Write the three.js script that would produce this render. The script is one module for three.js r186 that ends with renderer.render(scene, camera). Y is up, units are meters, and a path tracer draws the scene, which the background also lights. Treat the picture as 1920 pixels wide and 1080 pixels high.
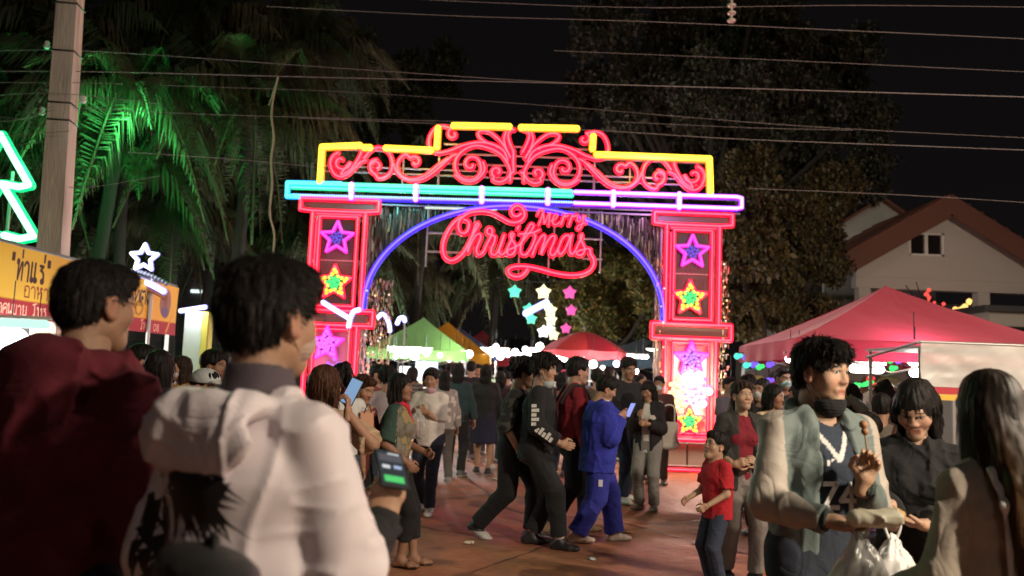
import * as THREE from 'three';
import { mergeGeometries } from 'three/addons/utils/BufferGeometryUtils.js';
import { RoundedBoxGeometry } from 'three/addons/geometries/RoundedBoxGeometry.js';
import { RectAreaLightUniformsLib } from 'three/addons/lights/RectAreaLightUniformsLib.js';

// ------------------------------------------------------------------ camera, sky, light, exposure
const scene = new THREE.Scene();
const camera = new THREE.PerspectiveCamera(37.3, 16 / 9, 0.1, 600);
camera.position.set(0, 1.56, 0);
camera.rotation.set(Math.atan(160 / 1600), 0, 2.2 * Math.PI / 180, 'YXZ');
camera.focus = 5.2; camera.userData.fStop = 2.2;
camera.updateMatrixWorld();
const renderer = new THREE.WebGLRenderer({ antialias: true });
renderer.setSize(1024, 576);
renderer.toneMapping = THREE.LinearToneMapping;
renderer.toneMappingExposure = 1.0;
renderer.shadowMap.enabled = true;
RectAreaLightUniformsLib.init();
{ // night sky: near black, a trace of town glow near the horizon
  const w = 64, h = 32, d = new Float32Array(w * h * 4);
  for (let y = 0; y < h; y++) for (let x = 0; x < w; x++) {
    const e = Math.max(0, (y + .5) / h * 2 - 1), g = Math.exp(-e * 4), i = (y * w + x) * 4;
    d[i] = .0026 + .0036 * g; d[i + 1] = .0026 + .0022 * g; d[i + 2] = .0030 + .0020 * g; d[i + 3] = 1;
  }
  const t = new THREE.DataTexture(d, w, h, THREE.RGBAFormat, THREE.FloatType);
  t.mapping = THREE.EquirectangularReflectionMapping; t.magFilter = THREE.LinearFilter; t.needsUpdate = true;
  scene.background = t; scene.environment = t;
}
const moon = new THREE.DirectionalLight(new THREE.Color().setRGB(1, .9, .8), 0.1);
moon.position.set(-6, 22, 16); moon.target.position.set(0, 0, -14); moon.castShadow = true; moon.shadow.radius = 6;
Object.assign(moon.shadow.camera, { left: -30, right: 30, top: 30, bottom: -30, near: 1, far: 90 });
moon.name = 'moonlight'; moon.target.name = 'moonlight_target'; scene.add(moon, moon.target);

// ------------------------------------------------------------------ small helpers
let seedState = 12345;
const rnd = () => { seedState = (seedState * 1664525 + 1013904223) >>> 0; return seedState / 4294967296; };
const rr = (a, b) => a + (b - a) * rnd();
const seed = (s) => { seedState = (s * 2654435761) >>> 0; rnd(); rnd(); };
const V = (x, y, z) => new THREE.Vector3(x, y, z);
const lerp = (a, b, t) => a + (b - a) * t, clamp = (x, a, b) => Math.min(b, Math.max(a, x));
const sstep = (a, b, x) => { const t = clamp((x - a) / (b - a), 0, 1); return t * t * (3 - 2 * t); };
const C = (r, g, b) => new THREE.Color().setRGB(r, g, b);
// a point of the world that the photograph shows at pixel (px, py) of 1920 x 1080, on the upright plane at distance d
const at = (px, py, d) => {
  const v = V((px - 960) / 1600, -(py - 540) / 1600, -1).transformDirection(camera.matrixWorld);
  return v.multiplyScalar(d / -v.z).add(camera.position);
};
function hash3(x, y, z) { let h = Math.imul(x, 374761393) ^ Math.imul(y, 668265263) ^ Math.imul(z, 2147483647 ^ 0x5bd1e995); h = Math.imul(h ^ (h >>> 13), 1274126177); return ((h ^ (h >>> 16)) >>> 0) / 4294967296; }
function noise3(x, y, z) {
  const X = Math.floor(x), Y = Math.floor(y), Z = Math.floor(z); x -= X; y -= Y; z -= Z;
  const u = x * x * (3 - 2 * x), v = y * y * (3 - 2 * y), w = z * z * (3 - 2 * z), L = (a, b, t) => a + (b - a) * t;
  return L(L(L(hash3(X, Y, Z), hash3(X + 1, Y, Z), u), L(hash3(X, Y + 1, Z), hash3(X + 1, Y + 1, Z), u), v),
    L(L(hash3(X, Y, Z + 1), hash3(X + 1, Y, Z + 1), u), L(hash3(X, Y + 1, Z + 1), hash3(X + 1, Y + 1, Z + 1), u), v), w) * 2 - 1;
}
const fbm = (x, y, z, n = 4) => { let s = 0, a = .5; for (let i = 0; i < n; i++) { s += a * noise3(x, y, z); x = x * 2.03 + 3.1; y = y * 2.03 + 1.7; z = z * 2.03 + 5.3; a *= .5; } return s; };

const used = new Map();
function numbered(n) { const k = used.get(n) ?? 0; used.set(n, k + 1); return k ? n + '_' + String(k).padStart(3, '0') : n; }
function thing(name, label, category, pos = [0, 0, 0], turn = 0, group) {
  const o = new THREE.Group(); o.name = numbered(name); o.position.set(...pos); o.rotation.y = turn; o.userData = { label, category };
  if (group) o.userData.group = group;
  scene.add(o); return o;
}
function part(parent, name, geo, mat, label) {
  const g = Array.isArray(geo) ? join(geo) : geo, m = new THREE.Mesh(g, mat);
  m.name = name; m.castShadow = m.receiveShadow = true; if (label) m.userData.label = label;
  parent.add(m); return m;
}
function single(name, label, category, geo, mat, group) { // a thing that is one mesh
  const m = part(scene, numbered(name), geo, mat); m.userData = { label, category }; if (group) m.userData.group = group; return m;
}
function struct(name, geo, mat, label) { const m = part(scene, name, geo, mat); m.userData.kind = 'structure'; if (label) m.userData.label = label; return m; }
function copyOf(o, label, pos, turn, group) {
  const c = o.clone(); c.name = numbered(o.name.replace(/_\d{3}$/, '')); c.userData = { ...o.userData }; if (label) c.userData.label = label; if (group) c.userData.group = group;
  if (pos) c.position.set(...pos); if (turn !== undefined) c.rotation.y = turn; scene.add(c); return c;
}
function join(list) {
  const need = list.some((g) => g.attributes.color);
  return mergeGeometries(list.map((g) => {
    g = g.index ? g.toNonIndexed() : g.clone();
    for (const k of Object.keys(g.attributes)) if (!['position', 'normal', 'uv', 'color'].includes(k)) g.deleteAttribute(k);
    const n = g.attributes.position.count;
    if (!g.attributes.uv) g.setAttribute('uv', new THREE.BufferAttribute(new Float32Array(n * 2), 2));
    if (need && !g.attributes.color) g.setAttribute('color', new THREE.BufferAttribute(new Float32Array(n * 3).fill(1), 3));
    if (!g.attributes.normal) g.computeVertexNormals();
    return g;
  }));
}
const box = (w, h, d, x = 0, y = 0, z = 0, r = 0) => (r ? new RoundedBoxGeometry(w, h, d, 2, r) : new THREE.BoxGeometry(w, h, d)).translate(x, y, z);
const ball = (r, x, y, z, n = 10) => new THREE.SphereGeometry(r, n, Math.max(6, n * .7 | 0)).translate(x, y, z);
// straight bar between two points
function bar(a, b, r, n = 8, r2 = r) {
  const d = b.clone().sub(a), g = new THREE.CylinderGeometry(r2, r, d.length(), n);
  g.applyQuaternion(new THREE.Quaternion().setFromUnitVectors(V(0, 1, 0), d.clone().normalize()));
  return g.translate((a.x + b.x) / 2, (a.y + b.y) / 2, (a.z + b.z) / 2);
}
function rope(pts, r, o = {}) { // rounded rope through points; straight: keep corners
  let c;
  if (o.straight) { c = new THREE.CurvePath(); for (let i = 0; i + 1 < pts.length; i++) c.add(new THREE.LineCurve3(pts[i], pts[i + 1])); } else c = new THREE.CatmullRomCurve3(pts, !!o.closed, 'centripetal');
  const seg = o.seg ?? Math.max(4, pts.length * 5);
  if (o.straight) { const l = []; for (let i = 0; i + 1 < pts.length; i++) l.push(bar(pts[i], pts[i + 1], r, o.n ?? 8)); for (const p of pts) l.push(ball(r, p.x, p.y, p.z, 8)); return join(l); }
  const g = new THREE.TubeGeometry(c, seg, r, o.n ?? 8, !!o.closed);
  if (o.closed) return g;
  const a = c.getPoint(0), b = c.getPoint(1);
  return join([g, ball(r, a.x, a.y, a.z, 8), ball(r, b.x, b.y, b.z, 8)]);
}
function quadGeo(pts) { // flat polygon fan of points
  const g = new THREE.BufferGeometry(), p = [], ix = [];
  pts.forEach((q) => p.push(q.x, q.y, q.z)); for (let i = 1; i + 1 < pts.length; i++) ix.push(0, i, i + 1);
  g.setAttribute('position', new THREE.Float32BufferAttribute(p, 3)); g.setIndex(ix); g.computeVertexNormals(); return g;
}
function paint(geo, fn) { // vertex colours: fn(x, y, z, nx, ny, nz) -> [r, g, b]
  const p = geo.attributes.position, n = geo.attributes.normal, c = new Float32Array(p.count * 3);
  for (let i = 0; i < p.count; i++) { const q = fn(p.getX(i), p.getY(i), p.getZ(i), n.getX(i), n.getY(i), n.getZ(i)); c[i * 3] = q[0]; c[i * 3 + 1] = q[1]; c[i * 3 + 2] = q[2]; }
  geo.setAttribute('color', new THREE.BufferAttribute(c, 3)); return geo;
}
const mat = (r, g, b, rough = .8, o = {}) => new THREE.MeshStandardMaterial({ color: C(r, g, b), roughness: rough, metalness: 0, side: THREE.DoubleSide, ...o });
const glow = (r, g, b, k = 1) => new THREE.MeshStandardMaterial({ color: C(.02, .02, .02), emissive: C(r, g, b), emissiveIntensity: k, roughness: .5 });
function tex(w, h, fn, o = {}) {
  const d = new Uint8Array(w * h * 4);
  for (let y = 0; y < h; y++) for (let x = 0; x < w; x++) { const c = fn(x / w, y / h), i = (y * w + x) * 4; for (let k = 0; k < 3; k++) d[i + k] = clamp(c[k] ?? c[0], 0, 1) * 255; d[i + 3] = 255; }
  const t = new THREE.DataTexture(d, w, h); t.wrapS = t.wrapT = THREE.RepeatWrapping; t.magFilter = THREE.LinearFilter; t.minFilter = THREE.LinearMipmapLinearFilter;
  if (o.srgb) t.colorSpace = THREE.SRGBColorSpace; if (o.repeat) t.repeat.set(...o.repeat); t.needsUpdate = true; return t;
}
// noise that tiles with period 1
const tileN = (u, v, f, s = 0) => {
  const a = u * f, b = v * f, X = Math.floor(a), Y = Math.floor(b), fx = a - X, fy = b - Y, ux = fx * fx * (3 - 2 * fx), uy = fy * fy * (3 - 2 * fy), m = (i) => ((i % f) + f) % f;
  return lerp(lerp(hash3(m(X), m(Y), s), hash3(m(X + 1), m(Y), s), ux), lerp(hash3(m(X), m(Y + 1), s), hash3(m(X + 1), m(Y + 1), s), ux), uy);
};
function lamp(name, color, cd, pos, radius = 5) { const l = new THREE.PointLight(color, cd); l.position.copy(pos); l.name = name; l.castShadow = true; l.shadow.radius = radius; scene.add(l); return l; }
const M = {
  steel: mat(.36, .35, .34, .45, { metalness: .6 }), dark: mat(.03, .03, .033, .6), black: mat(.012, .012, .013, .7), whitePaint: mat(.62, .6, .57, .6),
  concrete: mat(.3, .27, .24, .9), wire: mat(.22, .18, .18, .5), wood: mat(.2, .12, .07, .8),
};
// ------------------------------------------------------------------ people: signed distance fields meshed with surface nets
const v3 = { add: (a, b) => [a[0] + b[0], a[1] + b[1], a[2] + b[2]], sub: (a, b) => [a[0] - b[0], a[1] - b[1], a[2] - b[2]], mul: (a, s) => [a[0] * s, a[1] * s, a[2] * s], dot: (a, b) => a[0] * b[0] + a[1] * b[1] + a[2] * b[2], cross: (a, b) => [a[1] * b[2] - a[2] * b[1], a[2] * b[0] - a[0] * b[2], a[0] * b[1] - a[1] * b[0]], len: (a) => Math.hypot(a[0], a[1], a[2]), norm: (a) => { const l = Math.hypot(a[0], a[1], a[2]) || 1; return [a[0] / l, a[1] / l, a[2] / l]; }, mix: (a, b, t) => [lerp(a[0], b[0], t), lerp(a[1], b[1], t), lerp(a[2], b[2], t)] };
const bbox = (pts, r) => [0, 1, 2].map((i) => Math.min(...pts.map((p) => p[i])) - r).concat([0, 1, 2].map((i) => Math.max(...pts.map((p) => p[i])) + r));
// tapered round bone
function cap(a, b, ra, rb, o = {}) {
  const d = v3.sub(b, a), L2 = v3.dot(d, d) || 1e-9, [ax, ay, az] = a, [dx, dy, dz] = d, L = Math.sqrt(L2);
  const cut = o.cut, cut0 = o.cut0;
  return { ...o, box: bbox([a, b], Math.max(ra, rb)), f: (x, y, z) => { const px = x - ax, py = y - ay, pz = z - az, q = (px * dx + py * dy + pz * dz) / L2, t = q < 0 ? 0 : q > 1 ? 1 : q, ex = px - dx * t, ey = py - dy * t, ez = pz - dz * t; let s = Math.sqrt(ex * ex + ey * ey + ez * ez) - (ra + (rb - ra) * t); if (cut) s = Math.max(s, (q - 1) * L); if (cut0) s = Math.max(s, -q * L); return s; } };
}
// bone with an elliptic cross-section: half widths wa, wb along the lateral direction X, half depths da, db
function ell(a, b, X, wa, wb, da, db, o = {}) {
  const d = v3.sub(b, a), L2 = v3.dot(d, d) || 1e-9, L = Math.sqrt(L2), U = v3.mul(d, 1 / L), Xl = v3.norm(v3.sub(X, v3.mul(U, v3.dot(X, U)))), Z = v3.cross(Xl, U), [ax, ay, az] = a, cut0 = o.cut0, cut = o.cut, round = o.round ?? 1;
  return { ...o, box: bbox([a, b], Math.max(wa, wb, da, db)), f: (x, y, z) => { const px = x - ax, py = y - ay, pz = z - az, h = px * U[0] + py * U[1] + pz * U[2], q = h / L, t = q < 0 ? 0 : q > 1 ? 1 : q, w = wa + (wb - wa) * t, dd = da + (db - da) * t, l = (px * Xl[0] + py * Xl[1] + pz * Xl[2]) / w, e = (px * Z[0] + py * Z[1] + pz * Z[2]) / dd, m = w < dd ? w : dd, k = (h - t * L) / (m * round); let s = (Math.sqrt(l * l + e * e + k * k) - 1) * m; if (cut) s = Math.max(s, h - L); if (cut0) s = Math.max(s, -h); return s; } };
}
function elp(c, r, o = {}) { const m = Math.min(...r), B = o.basis; return { ...o, box: bbox([c], Math.max(...r)), f: (x, y, z) => { let X = x - c[0], Y = y - c[1], Z = z - c[2]; if (B) { const q = [X, Y, Z]; X = v3.dot(q, B[0]); Y = v3.dot(q, B[1]); Z = v3.dot(q, B[2]); } X /= r[0]; Y /= r[1]; Z /= r[2]; return (Math.sqrt(X * X + Y * Y + Z * Z) - 1) * m; } }; }
const slab = (p, n, o = {}) => ({ ...o, plane: 1, f: (x, y, z) => (x - p[0]) * n[0] + (y - p[1]) * n[1] + (z - p[2]) * n[2] }); // keeps the side where f < 0
// o: k smooth, disp(x, y, z) added near the surface, col(x, y, z, nx, ny, nz)
function sdfMesh(prims, cell, o = {}) {
  const solids = prims.filter((p) => !p.sub && !p.plane), lo = [1e9, 1e9, 1e9], hi = [-1e9, -1e9, -1e9], pad = 2.5 * cell + (o.pad ?? .02);
  for (const p of solids) for (let i = 0; i < 3; i++) { lo[i] = Math.min(lo[i], p.box[i] - pad); hi[i] = Math.max(hi[i], p.box[i + 3] + pad); }
  if (o.clip) for (let i = 0; i < 3; i++) { lo[i] = Math.max(lo[i], o.clip[i]); hi[i] = Math.min(hi[i], o.clip[i + 3]); }
  const n = [0, 1, 2].map((i) => Math.ceil((hi[i] - lo[i]) / cell) + 1), [nx, ny, nz] = n, F = new Float32Array(nx * ny * nz).fill(.25), K0 = o.k ?? .025;
  for (const p of prims) {
    const k = p.k ?? K0, m = k + 2 * cell + .02; let a = [0, 0, 0], b = [nx - 1, ny - 1, nz - 1];
    if (!p.plane) for (let i = 0; i < 3; i++) { a[i] = Math.max(0, Math.floor((p.box[i] - m - lo[i]) / cell)); b[i] = Math.min(n[i] - 1, Math.ceil((p.box[i + 3] + m - lo[i]) / cell)); }
    const f = p.f, sub = p.sub || p.plane, inv = p.sub ? -1 : 1;
    for (let z = a[2]; z <= b[2]; z++) for (let y = a[1]; y <= b[1]; y++) { let i = (z * ny + y) * nx + a[0]; const Y = lo[1] + y * cell, Z = lo[2] + z * cell;
      for (let x = a[0]; x <= b[0]; x++, i++) {
        const d = f(lo[0] + x * cell, Y, Z) * inv, e = F[i];
        if (sub) { if (k > 0 && !p.plane) { const h = Math.max(0, k - Math.abs(d - e)) / k; F[i] = Math.max(d, e) + h * h * k * .25; } else if (d > e) F[i] = d; } else if (k > 0) { const h = Math.max(0, k - Math.abs(d - e)) / k; F[i] = Math.min(d, e) - h * h * k * .25; } else if (d < e) F[i] = d;
      } }
  }
  if (o.disp) { const band = o.band ?? .022; for (let z = 0, i = 0; z < nz; z++) for (let y = 0; y < ny; y++) for (let x = 0; x < nx; x++, i++) if (F[i] < band && F[i] > -band) F[i] += o.disp(lo[0] + x * cell, lo[1] + y * cell, lo[2] + z * cell); }
  for (let z = 0, i = 0; z < nz; z++) for (let y = 0; y < ny; y++) for (let x = 0; x < nx; x++, i++) if ((x === 0 || y === 0 || z === 0 || x === nx - 1 || y === ny - 1 || z === nz - 1) && F[i] < .001) F[i] = .001;
  const id = new Int32Array(nx * ny * nz).fill(-1), P = [], Nn = [], ix = [], sy = nx, sz = nx * ny, off = [0, 1, sy, sy + 1, sz, sz + 1, sz + sy, sz + sy + 1];
  const E = [[0, 1], [2, 3], [4, 5], [6, 7], [0, 2], [1, 3], [4, 6], [5, 7], [0, 4], [1, 5], [2, 6], [3, 7]];
  for (let z = 0; z < nz - 1; z++) for (let y = 0; y < ny - 1; y++) for (let x = 0; x < nx - 1; x++) {
    const i = z * sz + y * sy + x; let s = 0; for (let c = 0; c < 8; c++) if (F[i + off[c]] < 0) s++;
    if (s === 0 || s === 8) continue;
    let px = 0, py = 0, pz = 0, cnt = 0;
    for (const [a, b] of E) { const fa = F[i + off[a]], fb = F[i + off[b]]; if ((fa < 0) === (fb < 0)) continue; const t = fa / (fa - fb); px += lerp(a & 1, b & 1, t); py += lerp(a >> 1 & 1, b >> 1 & 1, t); pz += lerp(a >> 2, b >> 2, t); cnt++; }
    px /= cnt; py /= cnt; pz /= cnt; id[i] = P.length / 3; P.push(lo[0] + (x + px) * cell, lo[1] + (y + py) * cell, lo[2] + (z + pz) * cell);
    const g = off.map((q) => F[i + q]), L = lerp; let gx = L(L(g[1] - g[0], g[3] - g[2], py), L(g[5] - g[4], g[7] - g[6], py), pz), gy = L(L(g[2] - g[0], g[3] - g[1], px), L(g[6] - g[4], g[7] - g[5], px), pz), gz = L(L(g[4] - g[0], g[5] - g[1], px), L(g[6] - g[2], g[7] - g[3], px), py);
    const l = Math.hypot(gx, gy, gz) || 1; Nn.push(gx / l, gy / l, gz / l);
  }
  for (let z = 1; z < nz - 1; z++) for (let y = 1; y < ny - 1; y++) for (let x = 1; x < nx - 1; x++) {
    const i = z * sz + y * sy + x, f = F[i] < 0;
    for (let ax = 0; ax < 3; ax++) { const st = [1, sy, sz][ax]; if (f === F[i + st] < 0) continue; const u = [sy, sz, 1][ax], w = [sz, 1, sy][ax], a = id[i - u - w], b = id[i - w], c = id[i], d = id[i - u]; if (a < 0 || b < 0 || c < 0 || d < 0) continue; if (f) ix.push(a, b, c, a, c, d); else ix.push(a, c, b, a, d, c); }
  }
  const G = new THREE.BufferGeometry(); G.setAttribute('position', new THREE.Float32BufferAttribute(P, 3)); G.setAttribute('normal', new THREE.Float32BufferAttribute(Nn, 3)); G.setIndex(ix);
  // smoother normals: average of face normals blended with the field's gradient
  const H = G.clone(); H.computeVertexNormals(); const a = G.attributes.normal.array, b = H.attributes.normal.array; for (let i = 0; i < a.length; i++) a[i] = a[i] * .35 + b[i] * .65;
  // cloth uv in metres, wrapped round the vertical
  const uv = new Float32Array(P.length / 3 * 2); for (let i = 0; i < P.length / 3; i++) { uv[2 * i] = P[3 * i] + P[3 * i + 2] * .7; uv[2 * i + 1] = P[3 * i + 1] + P[3 * i + 2] * .3; } G.setAttribute('uv', new THREE.BufferAttribute(uv, 2));
  const col = o.col ?? (() => [1, 1, 1]); paint(G, typeof col === 'function' ? col : () => col); return G;
}
const weave = tex(512, 512, (u, v) => { // sharp small creases with the weave on top
  const du = tileN(u, v, 4, 75) * .25, dv = tileN(u, v, 4, 76) * .25, r1 = Math.abs(tileN(u + du, v + dv, 5, 72) * 2 - 1), r2 = Math.abs(tileN(u + dv, v - du, 11, 73) * 2 - 1);
  return [.35 + .38 * Math.min(1, r1 * 2.2) + .17 * Math.min(1, r2 * 1.8) + .05 * Math.sin(u * 6.283 * 90) * Math.sin(v * 6.283 * 90) + .08 * tileN(u, v, 90, 71)]; }); weave.repeat.set(2.6, 2.2);
const pores = tex(256, 256, (u, v) => [.5 * tileN(u, v, 64, 81) + .3 * tileN(u, v, 128, 82) + .2 * tileN(u, v, 17, 83)]); pores.repeat.set(9, 9);
const PM = {
  skin: new THREE.MeshStandardMaterial({ vertexColors: true, roughness: .56, bumpMap: pores, bumpScale: .0012 }), cloth: new THREE.MeshStandardMaterial({ vertexColors: true, roughness: .92, bumpMap: weave, bumpScale: .007, side: THREE.DoubleSide }), satin: new THREE.MeshPhysicalMaterial({ vertexColors: true, roughness: .6, bumpMap: weave, bumpScale: .006, sheen: .3, sheenColor: C(.5, .5, .5), side: THREE.DoubleSide }), hair: new THREE.MeshPhysicalMaterial({ vertexColors: true, roughness: .62, specularIntensity: .4, side: THREE.DoubleSide }), leather: new THREE.MeshStandardMaterial({ vertexColors: true, roughness: .5, side: THREE.DoubleSide }), strand: new THREE.MeshStandardMaterial({ color: C(.022, .018, .016), roughness: .42, side: THREE.DoubleSide }),
};
const folds = (amp, f = 1, s = 0) => (x, y, z) => { // creases: sharp ridges that run down and slantwise, over soft waves
  const w = noise3(x * 4 * f + s, y * 4 * f, z * 4 * f) * .9, a = Math.abs(noise3(x * 9 * f + s + w * 1.3, y * 4.2 * f + w + (x - z) * 3 * f, z * 9 * f + w)), b = Math.abs(noise3(x * 8 * f + 9 + (y * 9 + w * 2) * f * .6, y * 15 * f + s + w * 2, z * 8 * f + 3)), c = noise3(x * 3.5 * f, y * 3.5 * f + s, z * 3.5 * f);
  return amp * (.75 - 1.5 * Math.pow(1 - Math.min(1, a * 2.1), 1.6) * (.6 + .4 * c) - .9 * Math.pow(1 - Math.min(1, b * 2.6), 2) * Math.max(0, .45 + c) + .7 * w - .25); };
// --- a head about its own centre, looking along +z; ears at x = +-.078
const headCache = new Map();
function headGeo(cell, o) {
  const key = cell + JSON.stringify(o); if (headCache.has(key)) return headCache.get(key);
  const f = o.female ? 1 : 0, skin = o.skin, S = [1, -1], P = [elp([0, .03, -.012], [.075, .086, .096]), elp([0, -.028, .022], [.0605 - f * .003, .086, .068]), cap([-.042, -.062, .005], [0, -.1, .06], .022 - f * .003, .02), cap([.042, -.062, .005], [0, -.1, .06], .022 - f * .003, .02), elp([0, -.1, .066], [.018, .016, .016]), cap([0, .02, .082], [0, -.03, f ? .097 : .101], f ? .007 : .0085, f ? .01 : .0125, { k: .015 }), cap([-.034, .026, .075], [.034, .026, .075], f ? .008 : .012, f ? .008 : .012, { k: .02 }), cap([0, -.06, -.03], [0, -.2, -.045], .054 - f * .007, .058 - f * .007)];
  for (const s of S) P.push(elp([s * .012, -.033, .094], [.009, .008, .01], { k: .008 }), elp([s * .04, -.03, .056], [.026, .024, .022]), elp([s * .031, .004, .098], f ? [.014, .008, .011] : [.016, .009, .014], { sub: 1, k: .014 }));
  for (const s of S) P.push(elp([s * .031, .003, .0735], [.014, .0115, .013], { k: .003 }), cap([s * .013, .014, .089], [s * .046, .011, .077], .0045, .004, { k: .005 }), elp([s * .079, -.01, -.008], [.011, .031, .02], { k: .01 }), elp([s * .089, -.008, -.003], [.008, .018, .01], { sub: 1, k: .008 }), elp([s * .079, -.034, 0], [.008, .011, .011], { k: .008 }));
  P.push(cap([-.02, -.064, .079], [.02, -.064, .079], .0075, .0075, { k: .012 }), cap([-.016, -.076, .08], [.016, -.076, .08], .0075, .0075, { k: .01 }), cap([-.026, -.07, .092], [.026, -.07, .092], .0022, .0022, { sub: 1, k: .006 }));
  const g = sdfMesh(P, cell, { k: .03, pad: .01, col: (x, y, z) => {
    let c = [...skin]; const ax = Math.abs(x);
    const ey = Math.hypot((ax - .031) / .0135, (y - .0035) / .0065); if (z > .06 && ey < 1) { const ir = Math.hypot(ax - .031, y - .0035); return ir < .0058 ? [.012, .008, .006] : [.42, .38, .35]; }
    if (z > .06 && ey < 1.25 && y > .003) return [.02, .013, .01];
    if (z > .05 && Math.abs(y - .0275 + (ax - .032) * (ax > .032 ? .35 : -.1)) < (f ? .0024 : .0045) && ax > .014 && ax < .05) return [.02, .014, .011];
    if (z > .07 && Math.abs(y + .07) < .011 && ax < .025) { const k = Math.abs(y + .07) < .0018 ? .35 : 1; return [skin[0] * .82 * k, skin[1] * .5 * k, skin[2] * .5 * k]; }
    const ch = Math.exp(-((ax - .04) ** 2 + (y + .03) ** 2) / .0006) * .18 + (z > .095 && y < -.02 && y > -.045 ? .12 : 0) + (ax > .074 ? .2 : 0); c = [c[0] * (1 + ch * .25), c[1] * (1 - ch * .7), c[2] * (1 - ch * .6)]; const n = 1 + .07 * noise3(x * 60, y * 60, z * 60) + .06 * noise3(x * 22, y * 22, z * 22), m = .05 * noise3(x * 30 + 9, y * 30, z * 30); return [c[0] * n * (1 + m), c[1] * n, c[2] * n * (1 - m)];
  } });
  headCache.set(key, g); return g;
}
// --- a right hand in its own frame: wrist at the origin, fingers along +y, palm facing +z, thumb towards +x; mirrored for the left
const handCache = new Map();
function handGeo(curl, skin, cell) {
  const key = curl + ',' + skin + ',' + cell; if (handCache.has(key)) return handCache.get(key);
  const P = [cap([0, -.035, 0], [0, .01, 0], .024, .024, { k: .02 }), ell([0, .012, 0], [0, .078, 0], [1, 0, 0], .03, .04, .015, .0125, { k: .02 })], fl = [.07, .079, .073, .057], fx = [.029, .01, -.01, -.029];
  fl.forEach((L, i) => { let p = [fx[i], .074 - (i === 3 ? .008 : 0) - (i === 0 ? .003 : 0), .001], a = curl * (.45 + .1 * i) + .05, sp = fx[i] * .9; const seg = [L * .45, L * .31, L * .24], R = [.0092, .0082, .0074, .0066]; for (let j = 0; j < 3; j++) { const d = [sp * .35, Math.cos(a), Math.sin(a)], q = v3.add(p, v3.mul(v3.norm(d), seg[j])); P.push(cap(p, q, R[j], R[j + 1], { k: j ? .004 : .008 })); p = q; a += curl * (j ? .8 : 1.05) + .1; } });
  let p = [.028, .018, .006], q = [.052, .046, .018 + curl * .01], r = [.06 - curl * .012, .072, .026 + curl * .026], s = [.06 - curl * .03, .092, .03 + curl * .042]; P.push(cap([.012, .02, .004], q, .016, .0125, { k: .016 }), cap(q, r, .0115, .0095, { k: .006 }), cap(r, s, .0095, .0075, { k: .004 }));
  const g = sdfMesh(P, cell, { k: .006, pad: .006, col: (x, y, z) => { const n = 1 + .05 * noise3(x * 90, y * 90, z * 90); return [skin[0] * n, skin[1] * n * .97, skin[2] * n * .95]; } }); handCache.set(key, g); return g;
}
function ik(a, t, l1, l2, pole) { const d = v3.sub(t, a); let L = v3.len(d); const mx = (l1 + l2) * .999; if (L > mx) { t = v3.add(a, v3.mul(d, mx / L)); L = mx; } const u = v3.norm(v3.sub(t, a)), c = (l1 * l1 + L * L - l2 * l2) / (2 * l1 * L), h = l1 * Math.sqrt(Math.max(0, 1 - c * c)), p = v3.norm(v3.sub(pole, v3.mul(u, v3.dot(pole, u)))); return [v3.add(v3.add(a, v3.mul(u, l1 * c)), v3.mul(p, h)), t]; }
const basisM = (X, Y, Z, p) => new THREE.Matrix4().makeBasis(V(...X), V(...Y), V(...Z)).setPosition(...p);
const eulerDir = (yaw, pitch) => [Math.sin(yaw) * Math.cos(pitch), Math.sin(pitch), Math.cos(yaw) * Math.cos(pitch)];
const SKIN = [.36, .2, .125], SKIN2 = [.27, .14, .085], HAIR = [.012, .010, .0095];

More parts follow.
